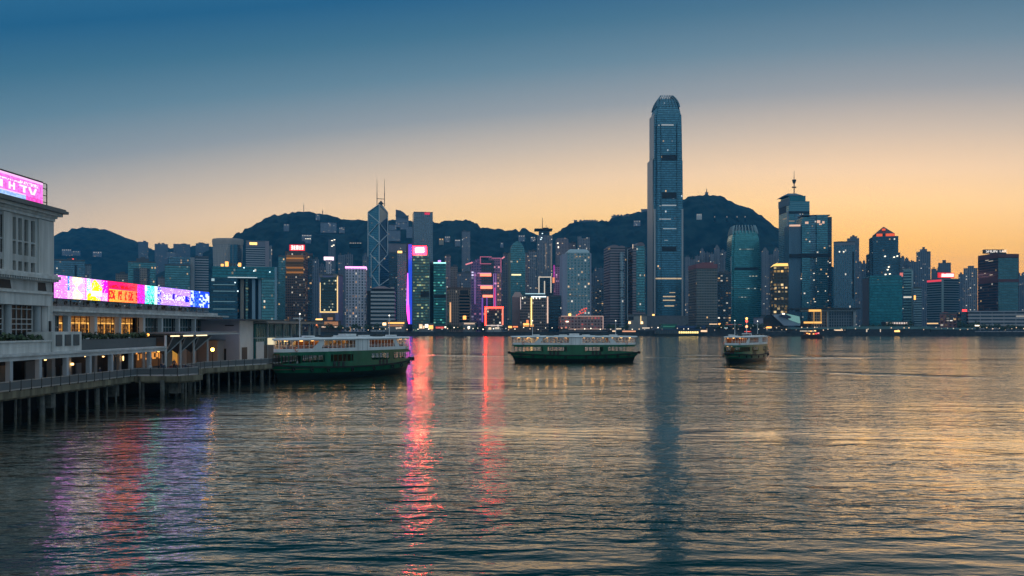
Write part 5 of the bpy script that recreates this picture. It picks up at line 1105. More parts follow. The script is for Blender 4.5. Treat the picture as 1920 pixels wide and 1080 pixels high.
# --- stone corner building
def stone():
    X = -61.0; y1 = wy(98, X); y0 = 70; t = thing('stone_building', 'grey neoclassical stone corner building with a deep cornice', 'building', (X-8, 98, 3.3))
    Z = lambda py, px: wz(py, X, px)
    zc = Z(404, 98)                                   # underside of the cornice
    zm0, zm1 = Z(527, 98), Z(517, 98)                 # middle cornice
    zl0, zl1 = Z(575, 98), Z(549, 98)                 # ledge over the big windows
    b = MB(); b.box(X-22, X-.6, y0, y1, 7.2, zc); b.build('core_wall', STONE, t)
    rows = [(Z(452, 46), Z(411, 46)), (Z(479, 46), Z(455, 46)), (Z(512, 46), Z(491, 46))]
    cols = [(wy(24, X), wy(30, X)), (wy(34.5, X), wy(41.5, X)), (wy(46, X), wy(53.5, X)), (wy(58.5, X), wy(66, X))]
    span = cols[-1][1]+1.6-cols[0][0]
    # front wall with real openings: strips between windows
    f = MB(); allc = sorted([(a-span*k, c-span*k) for k in range(0, 4) for a, c in cols])
    yy = y0
    for a, c in allc:
        if a > yy: f.box(X-.6, X, yy, a, zm1, zc)
        zs = [zm1]+[z for r in reversed(rows) for z in r]+[zc]
        for z0, z1 in zip(zs[0::2], zs[1::2]): f.box(X-.6, X-.002, a, c, z0, z1)
        yy = c
    f.box(X-.6, X, yy, y1, zm1, zc); f.build('front_wall', STONE, t)
    for a, c in allc[4:]:
        for z0, z1 in rows:
            g = MB(); g.box(X-.5, X-.42, a, c, z0, z1); fo = g.build('window', GLASSD, t)
            m = MB(); m.box(X-.42, X-.36, (a+c)/2-.03, (a+c)/2+.03, z0, z1); m.box(X-.42, X-.37, a, c, (z0+z1)/2-.03, (z0+z1)/2+.03); m.build('mullion', mat('ochre_frame', (.30, .27, .2), .6), fo)
    for a, c in ((cols[-1][1]+.5, y1), (wy(4, X), cols[0][0]-.5)): p = MB(); p.box(X, X+.22, a, c, zm1+.1, zc-.9); p.build('pilaster', STONE2, t)
    fr = MB(); fr.box(X-.1, X+.34, y0, y1+.1, zc-.85, zc-.45); fr.build('frieze_band', STONE2, t)
    # top cornice, stepped
    for k, (o, z0, z1) in enumerate(((.5, zc-.44, zc-.15), (1.0, zc-.149, zc+.25), (1.55, zc+.251, zc+.62), (1.3, zc+.621, zc+.85))):
        c = MB(); c.box(X-23, X+o, y0, y1+o*.8, z0, z1); c.build('cornice', STONE2 if k < 2 else mat('dark_cornice', (.16, .16, .16), .8, noise=.2, nscale=.5), t)
    # middle cornice with dentils
    for (o, z0, z1) in ((.35, zm0-.2, zm0+.15), (.85, zm0+.151, zm1-.15), (.55, zm1-.149, zm1+.1)):
        c = MB(); c.box(X-22.5, X+o, y0, y1+o*.7, z0, z1); c.build('belt_cornice', STONE2, t)
    y = 98.0
    while y < y1: d = MB(); d.box(X+.36, X+.78, y, y+.22, zm0-.15, zm0+.149); d.build('dentil', STONE, t); y += .5
    # attic strip with slanted openings
    at_ = MB(); at_.box(X-.6, X-.0, y0, y1, zl1, zm0-.21); at_.build('attic_wall', STONE, t)
    for (a, c) in ((wy(-30, X), wy(20, X)), (wy(71, X), wy(86, X))):
        q = MB(); z0, z1 = zl1+.15, zm0-.35; q.face([(X+.02, a, z0), (X+.02, c+.15, z0), (X+.02, c-.15, z1), (X+.02, a, z1)]); q.face([(X+.02, a, z0), (X+.02, a, z1), (X-.02, a, z1), (X-.02, a, z0)]); q.build('attic_opening', DARK, t)
    l = MB(); l.box(X-.6, X+.5, y0, wy(88, X), zl0+.05, zl1-.3); l.box(X-.6, X+.75, y0, wy(88, X)+.2, zl1-.299, zl1-.01); l.box(X-.6, X+.05, wy(88, X)+.21, y1, zl0-6, zl1-.01); l.build('ledge_band', STONE2, t)
    # tall bays with columns and glazing
    zb = Z(640, 40)
    for (a, c) in ((wy(-60, X), wy(-38, X)), (wy(-22, X), wy(11, X)), (wy(27, X), wy(66, X))):
        g = MB(); g.box(X-.58, X-.5, a, c, zb, zl0); fo = g.build('tall_window', GLASSD, t)
        m = MB(); n = 4
        for i in range(n+1): m.box(X-.5, X-.4, a+(c-a)*i/n-.05, a+(c-a)*i/n+.05, zb, zl0)
        for v in (.33, .48, .62, .9): m.box(X-.5, X-.38, a, c, zb+(zl0-zb)*v-.06, zb+(zl0-zb)*v+.06)
        m.build('frame', FRAMEW, fo)
    for px in (-30, 19.5, 74):
        y = wy(px, X); q = MB(); q.prism([(X-.3+.42*math.cos(k*math.pi/8), y+.42*math.sin(k*math.pi/8)) for k in range(16)], zb, zl0-.01); q.build('column', mat('column_stone', (.34, .36, .38), .7, noise=.1, nscale=.5), t)
    w = MB(); w.box(X-.6, X-.05, wy(80, X), y1-.8, 7.2, zl0+.04); w.build('end_pier', STONE, t)
    w = MB(); w.box(X+.06, X+.2, wy(90.5, X), wy(93.5, X), Z(634, 92), Z(602, 92)); w.build('downpipe_niche', DARK, t)
stone()
# --- pink billboard on its roof
def billboard():
    X = -62.0; t = thing('billboard', 'pink lit billboard with white lettering on the stone building roof', 'billboard', (X, 105, 25.5))
    y0, y1 = 92.0, wy(80, X); z0, z1 = 26.35, 29.35
    rnd = random.Random(5); ch = [[rnd.random() < .55 for _ in range(200)] for _ in range(60)]
    def fn(u, v):
        w = (u-.30)/.70        # visible part of the panel
        base = (238, 110, 226) if v > .25 else ((150, 190, 255) if w < .72 else (255, 70, 200))
        base = tuple(min(255, max(0, c+(hash01(int(u*60), int(v*14), 3)-.5)*44)) for c in base)
        if v > .9: base = (255, 190, 250)
        i, j = int(w*90), int(v*30)
        if .70 < v < .86 and (w < .22 or (.28 < w < .92 and v < .83-.06*(w < .6))) and ch[j][i % 200]: base = (255, 245, 255)
        # large rounded letters
        def stroke(cx, cw, kind):
            x = (w-cx)/cw; y = (v-.36)/.30
            if not (0 <= x <= 1 and 0 <= y <= 1): return False
            if kind == 'o': r = math.hypot((x-.5)*2, (y-.5)*2); return .55 < r < .95
            if kind == 'n': return x < .2+.1*y or (x > .75 and y < .75) or (y > .78)
            if kind == 'h': return x < .3 or x > .7 or .4 < y < .6
            if kind == 'v': return abs(x-.5-abs(y)*.0) < .5 and (abs(x-(1-y)*.35-.1) < .14 or abs(x-.9+(1-y)*.3) < .13)
            if kind == 't': return y > .75 or abs(x-.6) < .16
            return False
        if stroke(.04, .09, 'o') or stroke(.21, .16, 'n') or stroke(.46, .09, 'h') or stroke(.62, .12, 't') or stroke(.76, .14, 'v'): base = (255, 250, 255)
        if .24 < v < .30 and w < .72: base = (255, 200, 250)
        return L3(*base)
    painted('screen', X+.02, y0, y1, z0, z1, 150, 44, fn, SCR2, t)
    b = MB(); b.box(X-.4, X-.001, y0, y1, z0-.02, z1+.02); b.build('screen_case', DKMET, t)
    f = MB()
    for z in (z0-.25, z0+.6, z0+1.5, z0+2.4, z1+.1): f.bar((X-.2, y1, z), (X-.2, wy(90.5, X), z), .09, .09)
    for y in (y1+.12, wy(90.5, X)): f.bar((X-.2, y, 25.2), (X-.2, y, z1+.1), .1, .1)
    f.bar((X, y0, z1+.12), (X, y1, z1+.12), .14, .14); f.bar((X, y0, z0-.2), (X, y1, z0-.2), .2, .28); f.build('steel_frame', DKMET, t)
    for k in range(7):
        y = 98+k*2.2; s = MB(); s.bar((X-.3, y, 25.2), (X-.3, y, z0-.3), .1, .1); s.bar((X-3, y, 25.2), (X-.4, y, z1-.6), .09, .09); s.build('strut', DKMET, t)
    d = thing('flood_light', 'small white floodlight box on the cornice under the pink billboard', 'floodlight', (-60.4, 109.5, 25.8)); q = MB(); q.box(-60.6, -60.2, 109.2, 109.9, 25.75, 26.1); q.build('lamp_box', mat('white_paint', (.7, .7, .68), .5), d); q = MB(); q.tube((-60.4, 109.5, 25.45), (-60.4, 109.5, 25.75), .06); q.build('bracket', DKMET, d)
billboard()

# --- terminal with the long screen
def terminal():
    X = -62.0; ya, yb = 112.8, 181.0; t = thing('terminal_building', 'long two storey waterfront terminal with lit hall windows between white columns', 'building', (X-10, 147, 3.3))
    b = MB(); b.box(X-30, X-3.2, ya, yb, 3.3, 12.0); b.build('inner_block', mat('dark_inner_wall', (.06, .065, .07), .8), t)
    b = MB(); b.box(X-31, X-.2, ya, yb+.4, 8.55, 9.2); b.build('floor_slab', CONC, t)
    b = MB(); b.box(X-31, X+.15, ya, yb+.3, 11.95, 12.45); b.build('beam', CONC, t)
    b = MB(); b.box(X-31, X+1.0, ya-.3, yb+1.6, 12.451, 12.75); b.build('cornice', STONE2, t)
    b = MB(); b.box(X-31, X-.6, ya, yb-.5, 12.751, 13.3); b.build('roof_parapet', STONE, t)
    for px in (101, 131, 180.5, 226, 271, 305, 337, 367, 393.5):
        y = wy(px, X); c = MB(); w = .42 if px < 280 else .34; c.box(X-.75, X-.05, y-w, y+w, 3.3, 11.94); c.build('column', CONC, t)
    # lit rooms
    def room(seed):
        rnd = random.Random(seed); br = [rnd.uniform(.35, 1.1) for _ in range(40)]
        def fn(u, v):
            k = br[int(u*14)]
            if v > .93: return L3(90, 50, 15)
            if .60 < v < .68: return (1.5, .74, .16)
            if v > .68:
                n = hash01(int(u*30), int(v*22), seed); return (.55*n*k+.10, .24*n*k+.04, .05*n*k+.008)
            if (u*7) % 1 < .22 or .28 < v < .34: return (1.0*k+.1, .44*k+.03, .07*k)
            n = hash01(int(u*22), int(v*9), seed+4); return (.34*n*n*k+.02, .14*n*n*k+.01, .03*n*n+.004)
        return fn
    bays = [(131, 180.5), (180.5, 226), (226, 271)]
    for i, (p0, p1) in enumerate(bays):
        y0, y1 = wy(p0, X)+.45, wy(p1, X)-.45; r = painted('lit_window', X-2.2, y0-.8, y1+.8, 9.2, 11.94, 46, 24, room(i+1), ROOM, t)
        m = MB()
        for k in range(5): y = y0+(y1-y0)*k/4; m.box(X-1.3, X-1.2, y-.04, y+.04, 9.2, 11.94)
        for z in (10.05, 10.85): m.box(X-1.3, X-1.19, y0, y1, z-.04, z+.04)
        m.build('mullion_frame', DKMET, r)
    for (p0, p1) in ((101, 131), (271, 305), (305, 337), (337, 367), (367, 393.5)):
        y0, y1 = wy(p0, X)+.4, wy(p1, X)-.4; g = MB(); g.box(X-1.5, X-1.4, y0, y1, 9.2, 11.94); r = g.build('window', mat('teal_window_glass', (.02, .07, .075), .1, spec=.9), t); m = MB()
        for k in range(6): y = y0+(y1-y0)*k/5; m.box(X-1.4, X-1.33, y-.035, y+.035, 9.2, 11.94)
        m.box(X-1.4, X-1.31, y0, y1, 10.3, 10.42); m.build('mullion_frame', FRAMEW, r)
    q = MB(); q.box(X-1.2, X-1.1, wy(276, X), wy(283, X), 10.2, 11.6); q.build('red_panel', mat('dull_red_panel', (.16, .02, .015), .6), t)
    # ground floor front wall below the terrace
    # arcade along the quay
    a = thing('arcade', 'white columned ground floor arcade along the pier with dark shopfronts', 'arcade', (-60, 110, 3.3)); XA = -57.2
    b = MB(); b.box(-66, XA+.45, 62, 139.6, 6.95, 7.22); b.box(-66, XA+.2, 62, 139.3, 6.45, 6.949); b.build('roof_slab', CONC, a)
    for px in (-120, -70, -28, 18, 73, 124, 167, 208, 246, 280):
        y = wy(px, XA); c = MB(); c.box(XA-.32, XA+.22, y-.28, y+.28, 3.3, 6.449); c.build('column', mat('pale_blue_column', (.40, .42, .46), .7, noise=.08, nscale=.5), a)
    b = MB(); b.box(-64.2, -64, 62, 139, 3.31, 6.4); b.build('shopfront_wall', mat('shopfront_dark', (.035, .035, .04), .6), a)
    cols = [((.26, .25, .25), 108.9, 111.8, 5.9), ((.24, .2, .16), 103, 106, 5.6), ((.3, .3, .32), 114.6, 116.1, 4.9), ((.34, .29, .24), 117.6, 120.4, 5.0), ((.3, .31, .34), 121.6, 123, 5.2), ((.2, .19, .18), 126, 127.5, 4.5), ((.32, .31, .31), 111.9, 113, 5.0), ((.14, .17, .2), 133, 134.5, 5.6)]
    for i, (c, y0, y1, z) in enumerate(cols):
        q = MB(); q.box(-62.6, -62.45, y0, y1, 3.31, z); q.build('display_panel', mat('panel_tone_%d' % i, c, .7, noise=.1), a)
    def wood(u, v):
        k = .5+.7*hash01(int(u*22), 3, 9); s = .25 if (u*22) % 1 < .16 else 1
        if v < .42: return (.02, .014, .006)
        if v > .86: return (1.1*k, .62*k, .18*k) if .1 < (u*5) % 1 < .7 else (.2, .1, .03)
        return (.62*k*s, .29*k*s, .04*k*s)
    painted('lit_shop_window', -61.8, 86, 101.5, 3.4, 6.3, 60, 14, wood, ROOM, a)
    for (y, z, r, h) in ((119.2, 5.15, .13, .3), (128.2, 5.9, .1, .15), (131.2, 5.5, .09, .9), (134.8, 5.4, .06, .7), (122.8, 6.1, .08, .1), (112.3, 6.0, .1, .12), (104.4, 6.2, .12, .1), (99.2, 6.2, .12, .1)):
        q = MB(); q.box(-61.8-r, -61.8+r, y-r, y+r, z-h/2, z+h/2); q.build('wall_lamp', emis('arcade_lamp', (1, .55, .2), 5.0, True), a)
    # terrace boxes on the arcade roof
    n = thing('plant_room', 'white box annex with three dark louvre panels on the arcade roof', 'annex', (-58.5, 109, 7.22)); y0, y1 = wy(98.5, -57.2), wy(153, -57.2)
    b = MB(); b.box(-60.4, -57.2, y0, y1, 7.23, 9.75); b.build('wall', STONE2, n)
    for k in range(3):
        u = .10+k*.30; q = MB(); q.box(-57.19, -57.12, y0+(y1-y0)*u, y0+(y1-y0)*(u+.2), 7.95, 9.4); lo = q.build('louvre_panel', mat('slate_louvre', (.06, .09, .11), .5), n); q = MB()
        for j in range(8): q.box(-57.12, -57.07, y0+(y1-y0)*u, y0+(y1-y0)*(u+.2), 8.0+j*.17, 8.05+j*.17)
        q.build('louvre_slats', mat('slate_slat', (.10, .14, .16), .5), lo)
    p = thing('parapet_wall', 'pale stone parapet below the stone building beside the white annex', 'wall', (-57.6, 90, 7.23)); q = MB(); q.box(-57.9, -57.4, 62, y0-.05, 7.23, 8.55); q.build('wall', STONE2, p); q = MB(); q.box(-58.1, -57.25, 62, y0-.05, 8.551, 8.75); q.build('coping', STONE2, p)
    p = thing('planter', 'long dark slate planter wall on the arcade roof below the lit windows', 'planter', (-58.4, 126, 7.23)); q = MB(); q.box(-59.4, -58.2, y1+.1, 138.6, 7.23, 8.62); q.build('trough', mat('slate_planter', (.085, .10, .11), .7, noise=.1), p); q = MB(); q.box(-59.25, -58.35, y1+.2, 138.5, 8.621, 8.66); q.build('soil', mat('soil', (.03, .022, .015), .95), p)
    rnd = random.Random(12)
    for k in range(15):
        y = y1+.9+k*1.6; s = thing('shrub', 'low leafy shrub in the slate planter', 'shrub', (-58.8, y, 8.66), 'shrubs in the slate planter'); st = MB(); st.tube((-58.8, y, 8.66), (-58.75, y, 9.1), .05); st.build('stem', BARK, s); q = MB()
        for _ in range(3): leafclump(q, (-58.8+rnd.uniform(-.2, .2), y+rnd.uniform(-.6, .6), 9.0+rnd.uniform(-.1, .3)), rnd.uniform(.35, .6), 40, .16, rnd)
        q.build('foliage', LEAF, s)
    for k in range(7):
        y = 95+k*2.15; s = thing('shrub', 'rounded bush on the stone building balcony', 'shrub', (-58.8, y, 8.2), 'bushes on the stone balcony'); st = MB(); st.tube((-58.8, y, 7.3), (-58.8, y, 8.6), .06); st.build('stem', BARK, s); q = MB()
        for _ in range(4): leafclump(q, (-58.7+rnd.uniform(-.3, .3), y+rnd.uniform(-.6, .6), 8.7+rnd.uniform(-.1, .6)), rnd.uniform(.4, .65), 44, .17, rnd)
        q.build('foliage', LEAF, s)
    # roof kit
    rnd = random.Random(31); y = ya+1.5
    for k in range(16):
        w = rnd.uniform(1.0, 2.6); d = rnd.uniform(.8, 1.6); h = rnd.uniform(.5, 1.1); x0 = X-1.6-d
        u = thing('ventilation_unit', 'grey ventilation unit on the terminal roof under the long screen', 'ventilation unit', (x0+d/2, y+w/2, 13.3), 'ventilation units under the long screen'); q = MB(); q.box(x0, x0+d, y, y+w, 13.301, 13.3+h); q.build('casing', mat('unit_grey_%d' % (k % 3), ((.30, .31, .33), (.22, .23, .25), (.36, .36, .38))[k % 3], .6, .2, noise=.15), u)
        g = MB(); g.box(x0+d+.001, x0+d+.05, y+w*.12, y+w*.88, 13.3+h*.2, 13.3+h*.85); g.build('grille', DKMET, u); y += w+rnd.uniform(.9, 2.2)
        if k % 3 == 0:
            pth = thing('duct', 'bent pale duct on the terminal roof under the long screen', 'duct', (x0+d, y-.5, 13.3), 'ducts under the long screen'); q = MB(); P = [(x0+d*.5, y-.9, 13.31), (x0+d*.5, y-.9, 13.9), (x0+d*.5+.1, y-.5, 14.15), (x0+d*.5+.2, y+.2, 14.15), (x0+d*.5+.2, y+.6, 13.9), (x0+d*.5+.2, y+.6, 13.31)]
            for a_, c_ in zip(P, P[1:]): q.tube(a_, c_, .13, 7)
            q.build('pipe', mat('pale_duct', (.5, .51, .53), .4, .5), pth); q = MB(); q.box(P[-1][0]-.25, P[-1][0]+.25, P[-1][1]-.25, P[-1][1]+.25, 13.302, 13.42); q.build('flange', DKMET, pth)
terminal()
def led():
    X = -62.0; y0, y1 = wy(101, X), wy(392, X); z0, z1 = 14.32, 17.45; t = thing('led_screen', 'very long bright LED screen of coloured panels on the terminal roof', 'screen', (X-.5, 144, 13.3))
    rnd = random.Random(77); H = [[rnd.random() for _ in range(70)] for _ in range(330)]
    ys = lambda u: y0+(y1-y0)*u
    def fn(u, v):
        px = 960+FPX*X/ys(u); i = int(px-95); j = int(v*40); n = H[i % 330][j % 70]; x = (px-101)/291.0
        if x < .345:       # lilac panels with pale cup and cake shapes
            c = (226, 150, 236) if x < .09 or (.2 < x < .215) or .30 < x else (205, 165, 232)
            if .12 < x < .20: c = (252, 236, 200) if abs(x-.146) < .022+.018*math.sin(v*9) else (226, 176, 226)
            if .085 < x < .10: c = (90, 130, 200) if .35 < v else (240, 190, 220)
            if .21 < x < .235: c = (120, 180, 225) if n > .4 else (240, 240, 250)
            if .24 < x < .315 and v > .45 and v < .5+.5*(1-abs(x-.265)/.06): c = (240, 205, 90)
            if .215 < x < .30 and v < .22+.12*math.sin(x*60): c = (240, 214, 40)
            if .24 < x < .33 and .2 < v <= .45: c = (222, 205, 240)
            if .31 < x: c = (235, 90, 205) if v > .4 else (215, 170, 235)
            if n > .93: c = (255, 250, 255)
            if j in (14, 15, 22) and x < .2: c = tuple(int(q*.8) for q in c)
        elif x < .585:
            k = (x-.345)/.24; c = (int(240), int(70+40*k), int(130-30*k))
            if .04 < k < .88 and v < .62:
                c = (250, 176-int(60*k), 110)
                for a, w in ((.04, .16), (.28, .11), (.46, .05), (.56, .13), (.76, .1)):
                    if a < k < a+w and .12 < v < .56 and (H[int(k*60) % 330][int(v*13)] > .25): c = (205, 20, 70)
            elif .05 < k < .75 and .68 < v < .84 and H[int(k*70) % 330][int(v*17)+20] > .45: c = (180, 20, 60)
            if k > .80: c = (230, 60, 150) if n > .4 else (120, 110, 230)
        elif x < .665:
            c = (40, 205, 180) if n > .25 else (210, 250, 245)
            if v < .5 and n > .7: c = (20, 60, 80)
            if x > .65 or x < .60 and v > .7: c = (215, 245, 245)
        elif x < .88:
            k = (x-.665)/.215; c = (178, 150, 240)
            if k < .12: c = (60, 60, 190) if n > .35 else (210, 200, 250)
            if .2 < k < .9 and .3 < v < .6: c = (225, 215, 252) if H[int(k*40) % 330][int(v*20)] > .35 else (120, 96, 220)
            if .45 < k < .53 and .35 < v < .7: c = (70, 50, 160)
            if .84 < k < .97 and .25 < v < .6: c = (60, 60, 200)
            if n > .95: c = (245, 240, 255)
        else:
            c = (60, 100, 245) if H[int(x*120) % 330][int(v*9)] > .45 else (200, 215, 255)
            if .905 < x < .935: c = (40, 80, 235) if n > .3 else (120, 160, 250)
        c = tuple(min(255, max(0, q+(n-.5)*34)) for q in c); c = L3(*c); g = sum(c)/3
        return tuple(max(0, g+(q-g)*1.35) for q in c)
    b = MB(); NU, NV = 290, 36; us = []
    for k in range(NU+1): px = 101+291.0*k/NU; us.append((wy(px, X)-y0)/(y1-y0))
    for k in range(NU):
        for j in range(NV):
            u, v = (us[k]+us[k+1])/2, (j+.5)/NV; a, c = ys(us[k]), ys(us[k+1]); d, e = z0+(z1-z0)*j/NV, z0+(z1-z0)*(j+1)/NV
            b.face([(X+.02, a, d), (X+.02, c, d), (X+.02, c, e), (X+.02, a, e)], None, 0, fn(u, v))
    b.build('screen', SCR, t)
    c = MB(); c.box(X-.5, X-.001, y0, y1, z0-.03, z1+.03); c.build('screen_case', DKMET, t)
    f = MB(); n = 30
    for z in (13.45, 14.2): f.bar((X-.3, y0, z), (X-.3, y1, z), .09, .09)
    for k in range(n):
        a, e = y0+(y1-y0)*k/n, y0+(y1-y0)*(k+1)/n; f.bar((X-.3, a, 13.45), (X-.3, (a+e)/2, 14.2), .06, .06); f.bar((X-.3, (a+e)/2, 14.2), (X-.3, e, 13.45), .06, .06)
    f.build('truss', mat('truss_steel', (.16, .165, .18), .5, .4), t)
    for k in range(16):
        y = y0+(y1-y0)*(k+.5)/16; s = MB(); s.bar((X-.6, y, 13.3), (X-.6, y, z1-.2), .12, .12); s.bar((X-3.2, y, 13.3), (X-.6, y, z1-.8), .1, .1); s.build('strut', DKMET, t)
led()

# --- canopy, white block, glass hall
def canopy():
    t = thing('canopy', 'flat entrance canopy on slim posts with folded inverted pyramids below it', 'canopy', (-58, 152, 3.3))
    b = MB(); b.box(-62.9, -54.6, 139.9, 168.5, 9.25, 9.5); b.build('roof', ROOFG, t); b = MB(); b.box(-61.5, -54.3, 141.5, 169.5, 9.0, 9.249); b.build('soffit', mat('pale_soffit', (.40, .41, .42), .6), t)
    FO = mat('folded_panel', (.085, .10, .11), .6, .2); ys = [140.2, 145.7, 151.8, 158.7]
    for i in range(3):
        y0, y1 = ys[i]+.2, ys[i+1]-.2; x0, x1 = -62.0, -56.2; a = (-58.6, (y0+y1)/2, 5.6); q = MB(); z = 8.7
        C = [(x0, y0, z), (x1, y0, z), (x1, y1, z), (x0, y1, z)]
        for k in range(4): q.face([C[k], C[(k+1) % 4], a]); q.face([tuple(Vector(C[(k+1) % 4])+Vector((0, 0, .08))), tuple(Vector(C[k])+Vector((0, 0, .08))), (a[0], a[1], a[2]+.1)])
        o = q.build('folded_pyramid', FO, t)
        l = MB(); l.bar((x1+.05, y0, z), (a[0], a[1], a[2]), .14, .2); l.bar((x1+.05, y1, z), (a[0], a[1], a[2]), .14, .2); l.build('edge_rib', mat('pale_rib', (.42, .43, .44), .5), o)
        l = MB(); l.box(-57.2, -56.4, y0+1.6, y1-1.6, 8.75, 8.95); l.build('ceiling_lamp', emis('canopy_lamp', (1, .74, .42), 2.2), t)
    for y in [139.5]+ys[1:]:
        c = MB(); c.tube((-57.0, y, 3.3), (-57.0, y, 8.99), .2, 10); c.build('post', CONC, t)
    b = MB(); b.box(-66, -62.4, 139.7, 168.4, 3.31, 8.5); b.build('back_wall', mat('warm_grey_wall', (.16, .15, .14), .8), t)  # one even warm grey behind the canopy
    def shop(u, v):
        k = hash01(int(u*16), int(v*4), 8)
        return (1.1*k, .42*k, .08*k) if .45 < v < .8 and k > .4 else (.05, .02, .006)
    painted('lit_counter', -62.3, 140.5, 150, 3.6, 6.6, 34, 12, shop, ROOM, t); painted('lit_doorway', -62.3, 155.5, 158, 3.4, 6.4, 8, 10, lambda u, v: (.55*(1-v*.4), .2, .03), ROOM, t)
    for (y, m) in ((153.4, (.40, .37, .31)), (160.2, (.36, .34, .33))):
        q = MB(); q.box(-62.2, -62.0, y-1.4, y+1.4, 3.31, 6.6); q.build('wall_panel', mat('wall_panel_%d' % int(y), m, .7), t)
canopy()
def whiteblock():
    t = thing('gabled_block', 'plain block with grey lilac side and off white end beside the canopy', 'building', (-60, 177, 3.3))
    b = MB(); b.prism([(-70, 172.7), (-55.6, 172.7), (-55.6, 181.6), (-70, 181.6)], 3.31, 12.0); b.build('wall', LILACW, t)
    b = MB(); b.box(-55.59, -55.4, 172.7, 181.6, 3.31, 12.05); b.build('end_wall', WHITEW, t)
    for (y0, y1, z0, z1) in ((173.8, 177.2, 3.6, 6.2),):
        q = MB(); q.box(-55.39, -55.32, y0, y1, z0, z1); q.build('window', mat('brown_shutter', (.09, .06, .045), .5), t)
    q = MB(); q.box(-59.4, -58.2, 172.55, 172.69, 3.6, 6.0); q.build('door', DARK, t); q = MB(); q.box(-58.3, -56.6, 172.2, 172.69, 10.6, 10.8); q.build('side_awning', DKMET, t)
    b = MB(); b.box(-66, -58.6, 168.8, 172.6, 3.31, 7.6); b.build('side_shed', mat('beige_shed', (.38, .34, .32), .8), t); b = MB(); b.box(-66.2, -58.3, 168.6, 172.65, 7.601, 7.8); b.build('shed_roof', ROOFG, t)
    h = thing('glass_hall', 'teal glass walled hall under a long thin grey roof by the moored ferry', 'building', (-55, 205, 3.3))
    b = MB(); b.box(-75, -54.9, 181.8, 222, 3.31, 11.1); b.build('curtain_wall', fac('hall_glass', (.10, .42, .42), (.30, .36, .36), 1.7, 8.0, .07, .02, .0, met=.6, rough=.1), h)
    b = MB(); b.box(-54.89, -54.7, 181.8, 187, 3.31, 7.2); b.build('white_panel', WHITEW, h); b = MB(); b.box(-54.89, -54.8, 187.5, 222, 3.31, 6.4); b.build('plinth_wall', mat('brown_plinth', (.10, .075, .06), .7), h)
    b = MB(); b.box(-76, -52.6, 168, 236, 11.7, 12.0); b.build('roof_deck', mat('dark_roof_membrane', (.06, .07, .075), .7), h); b = MB(); b.box(-76, -52.3, 181.7, 236.4, 11.2, 11.69); b.build('roof_fascia', ROOFG, h)
    for y in (223.5, 229, 235):
        c = MB(); c.box(-53.6, -53.2, y-.2, y+.2, 3.31, 11.19); c.build('frame_post', FRAMEW, h)
    c = MB(); c.box(-53.55, -53.25, 223.7, 234.8, 6.6, 6.8); c.build('frame_rail', FRAMEW, h)
    for (y) in (190, 196, 203, 210, 217):
        c = MB(); c.box(-54.88, -54.6, y-.12, y+.12, 3.31, 11.18); c.build('mullion_post', FRAMEW, h)
    r = thing('roof_vent', 'small pale vent on the glass hall roof', 'vent', (-54, 215, 12)); q = MB(); q.box(-55, -53.4, 213, 216.5, 12.4, 12.75); q.build('vent_hood', CONC, r); q = MB(); q.box(-54.6, -53.8, 214, 215.5, 12.001, 12.4); q.build('vent_neck', DKMET, r)
    k = thing('ticket_kiosk', 'narrow kiosk with a lit cream top left of the moored ferry', 'kiosk', (-50, 178, 3.3)); X0 = pxx(508.5, 178); q = MB(); q.box(X0-.5, X0+.55, 177.5, 178.6, 3.31, 6.7); q.build('cabin', mat('grey_cabin', (.18, .17, .17), .7), k); q = MB(); q.box(X0-.6, X0+.65, 177.4, 178.7, 6.701, 8.1); q.build('lit_top', emis('cream_lit_box', (1, .86, .55), .85), k)
whiteblock()
def street_lamp(label, x, y, zb, h, r, s, glow):
    t = thing('street_lamp', label, 'street lamp', (x, y, zb)); m = MB(); m.tube((x, y, zb), (x, y, zb+h), .07, 8, r1=.05); m.tube((x, y, zb), (x, y, zb+.5), .13, 8); m.build('post', DKMET, t)
    m = MB(); m.ball((x, y, zb+h+r*.9), r, 10, 7); m.build('globe', emis(glow, (1, .40, .07), s*.55, True), t); m = MB(); m.tube((x, y, zb+h+r*1.8), (x, y, zb+h+r*2.1), r*.5, 8, r1=.05); m.build('cap', DKMET, t)
street_lamp('glowing amber lamp on a post at the end of the arcade', pxx(297, 141.5), 141.5, 3.3, 2.9, .24, 9, 'amber_globe')
street_lamp('bright orange lamp on a post before the grey lilac block', pxx(398.5, 164), 164, 3.3, 2.4, .36, 26, 'orange_globe')
street_lamp('yellow lamp above the planter on the arcade roof', pxx(277.5, 136), 136, 7.23, 1.7, .22, 6, 'yellow_globe')
person((-54.6, 112.3, 3.3), R(-80), 'lean', 0, 'person in dark clothes leaning on the pier railing below the arcade')
for k, (x, y, rz, kind, ci) in enumerate(((-51.0, 124.0, 20, 'stand', 0), (-49.6, 123.4, 160, 'stand', 3), (-49.0, 125.0, 90, 'walk', 1), (-51.8, 126.2, 200, 'stand', 1), (-50.3, 127.0, 300, 'walk', 0), (-52.6, 123.3, 45, 'stand', 2), (-53.1, 128.6, 10, 'walk', 0), (-47.9, 124.4, 250, 'lean', 0))):
    person((x, y, 3.3), R(rz), kind, ci, 'person among the small crowd on the square landing of the pier', 'people on the pier landing')
for k, (x, y, rz) in enumerate(((-55.6, 139.6, 30), (-56.2, 141, 200))): person((x, y, 3.3), R(rz), 'stand', k, 'person in %s clothes standing under the amber lamp by the arcade end' % ('navy', 'grey')[k])
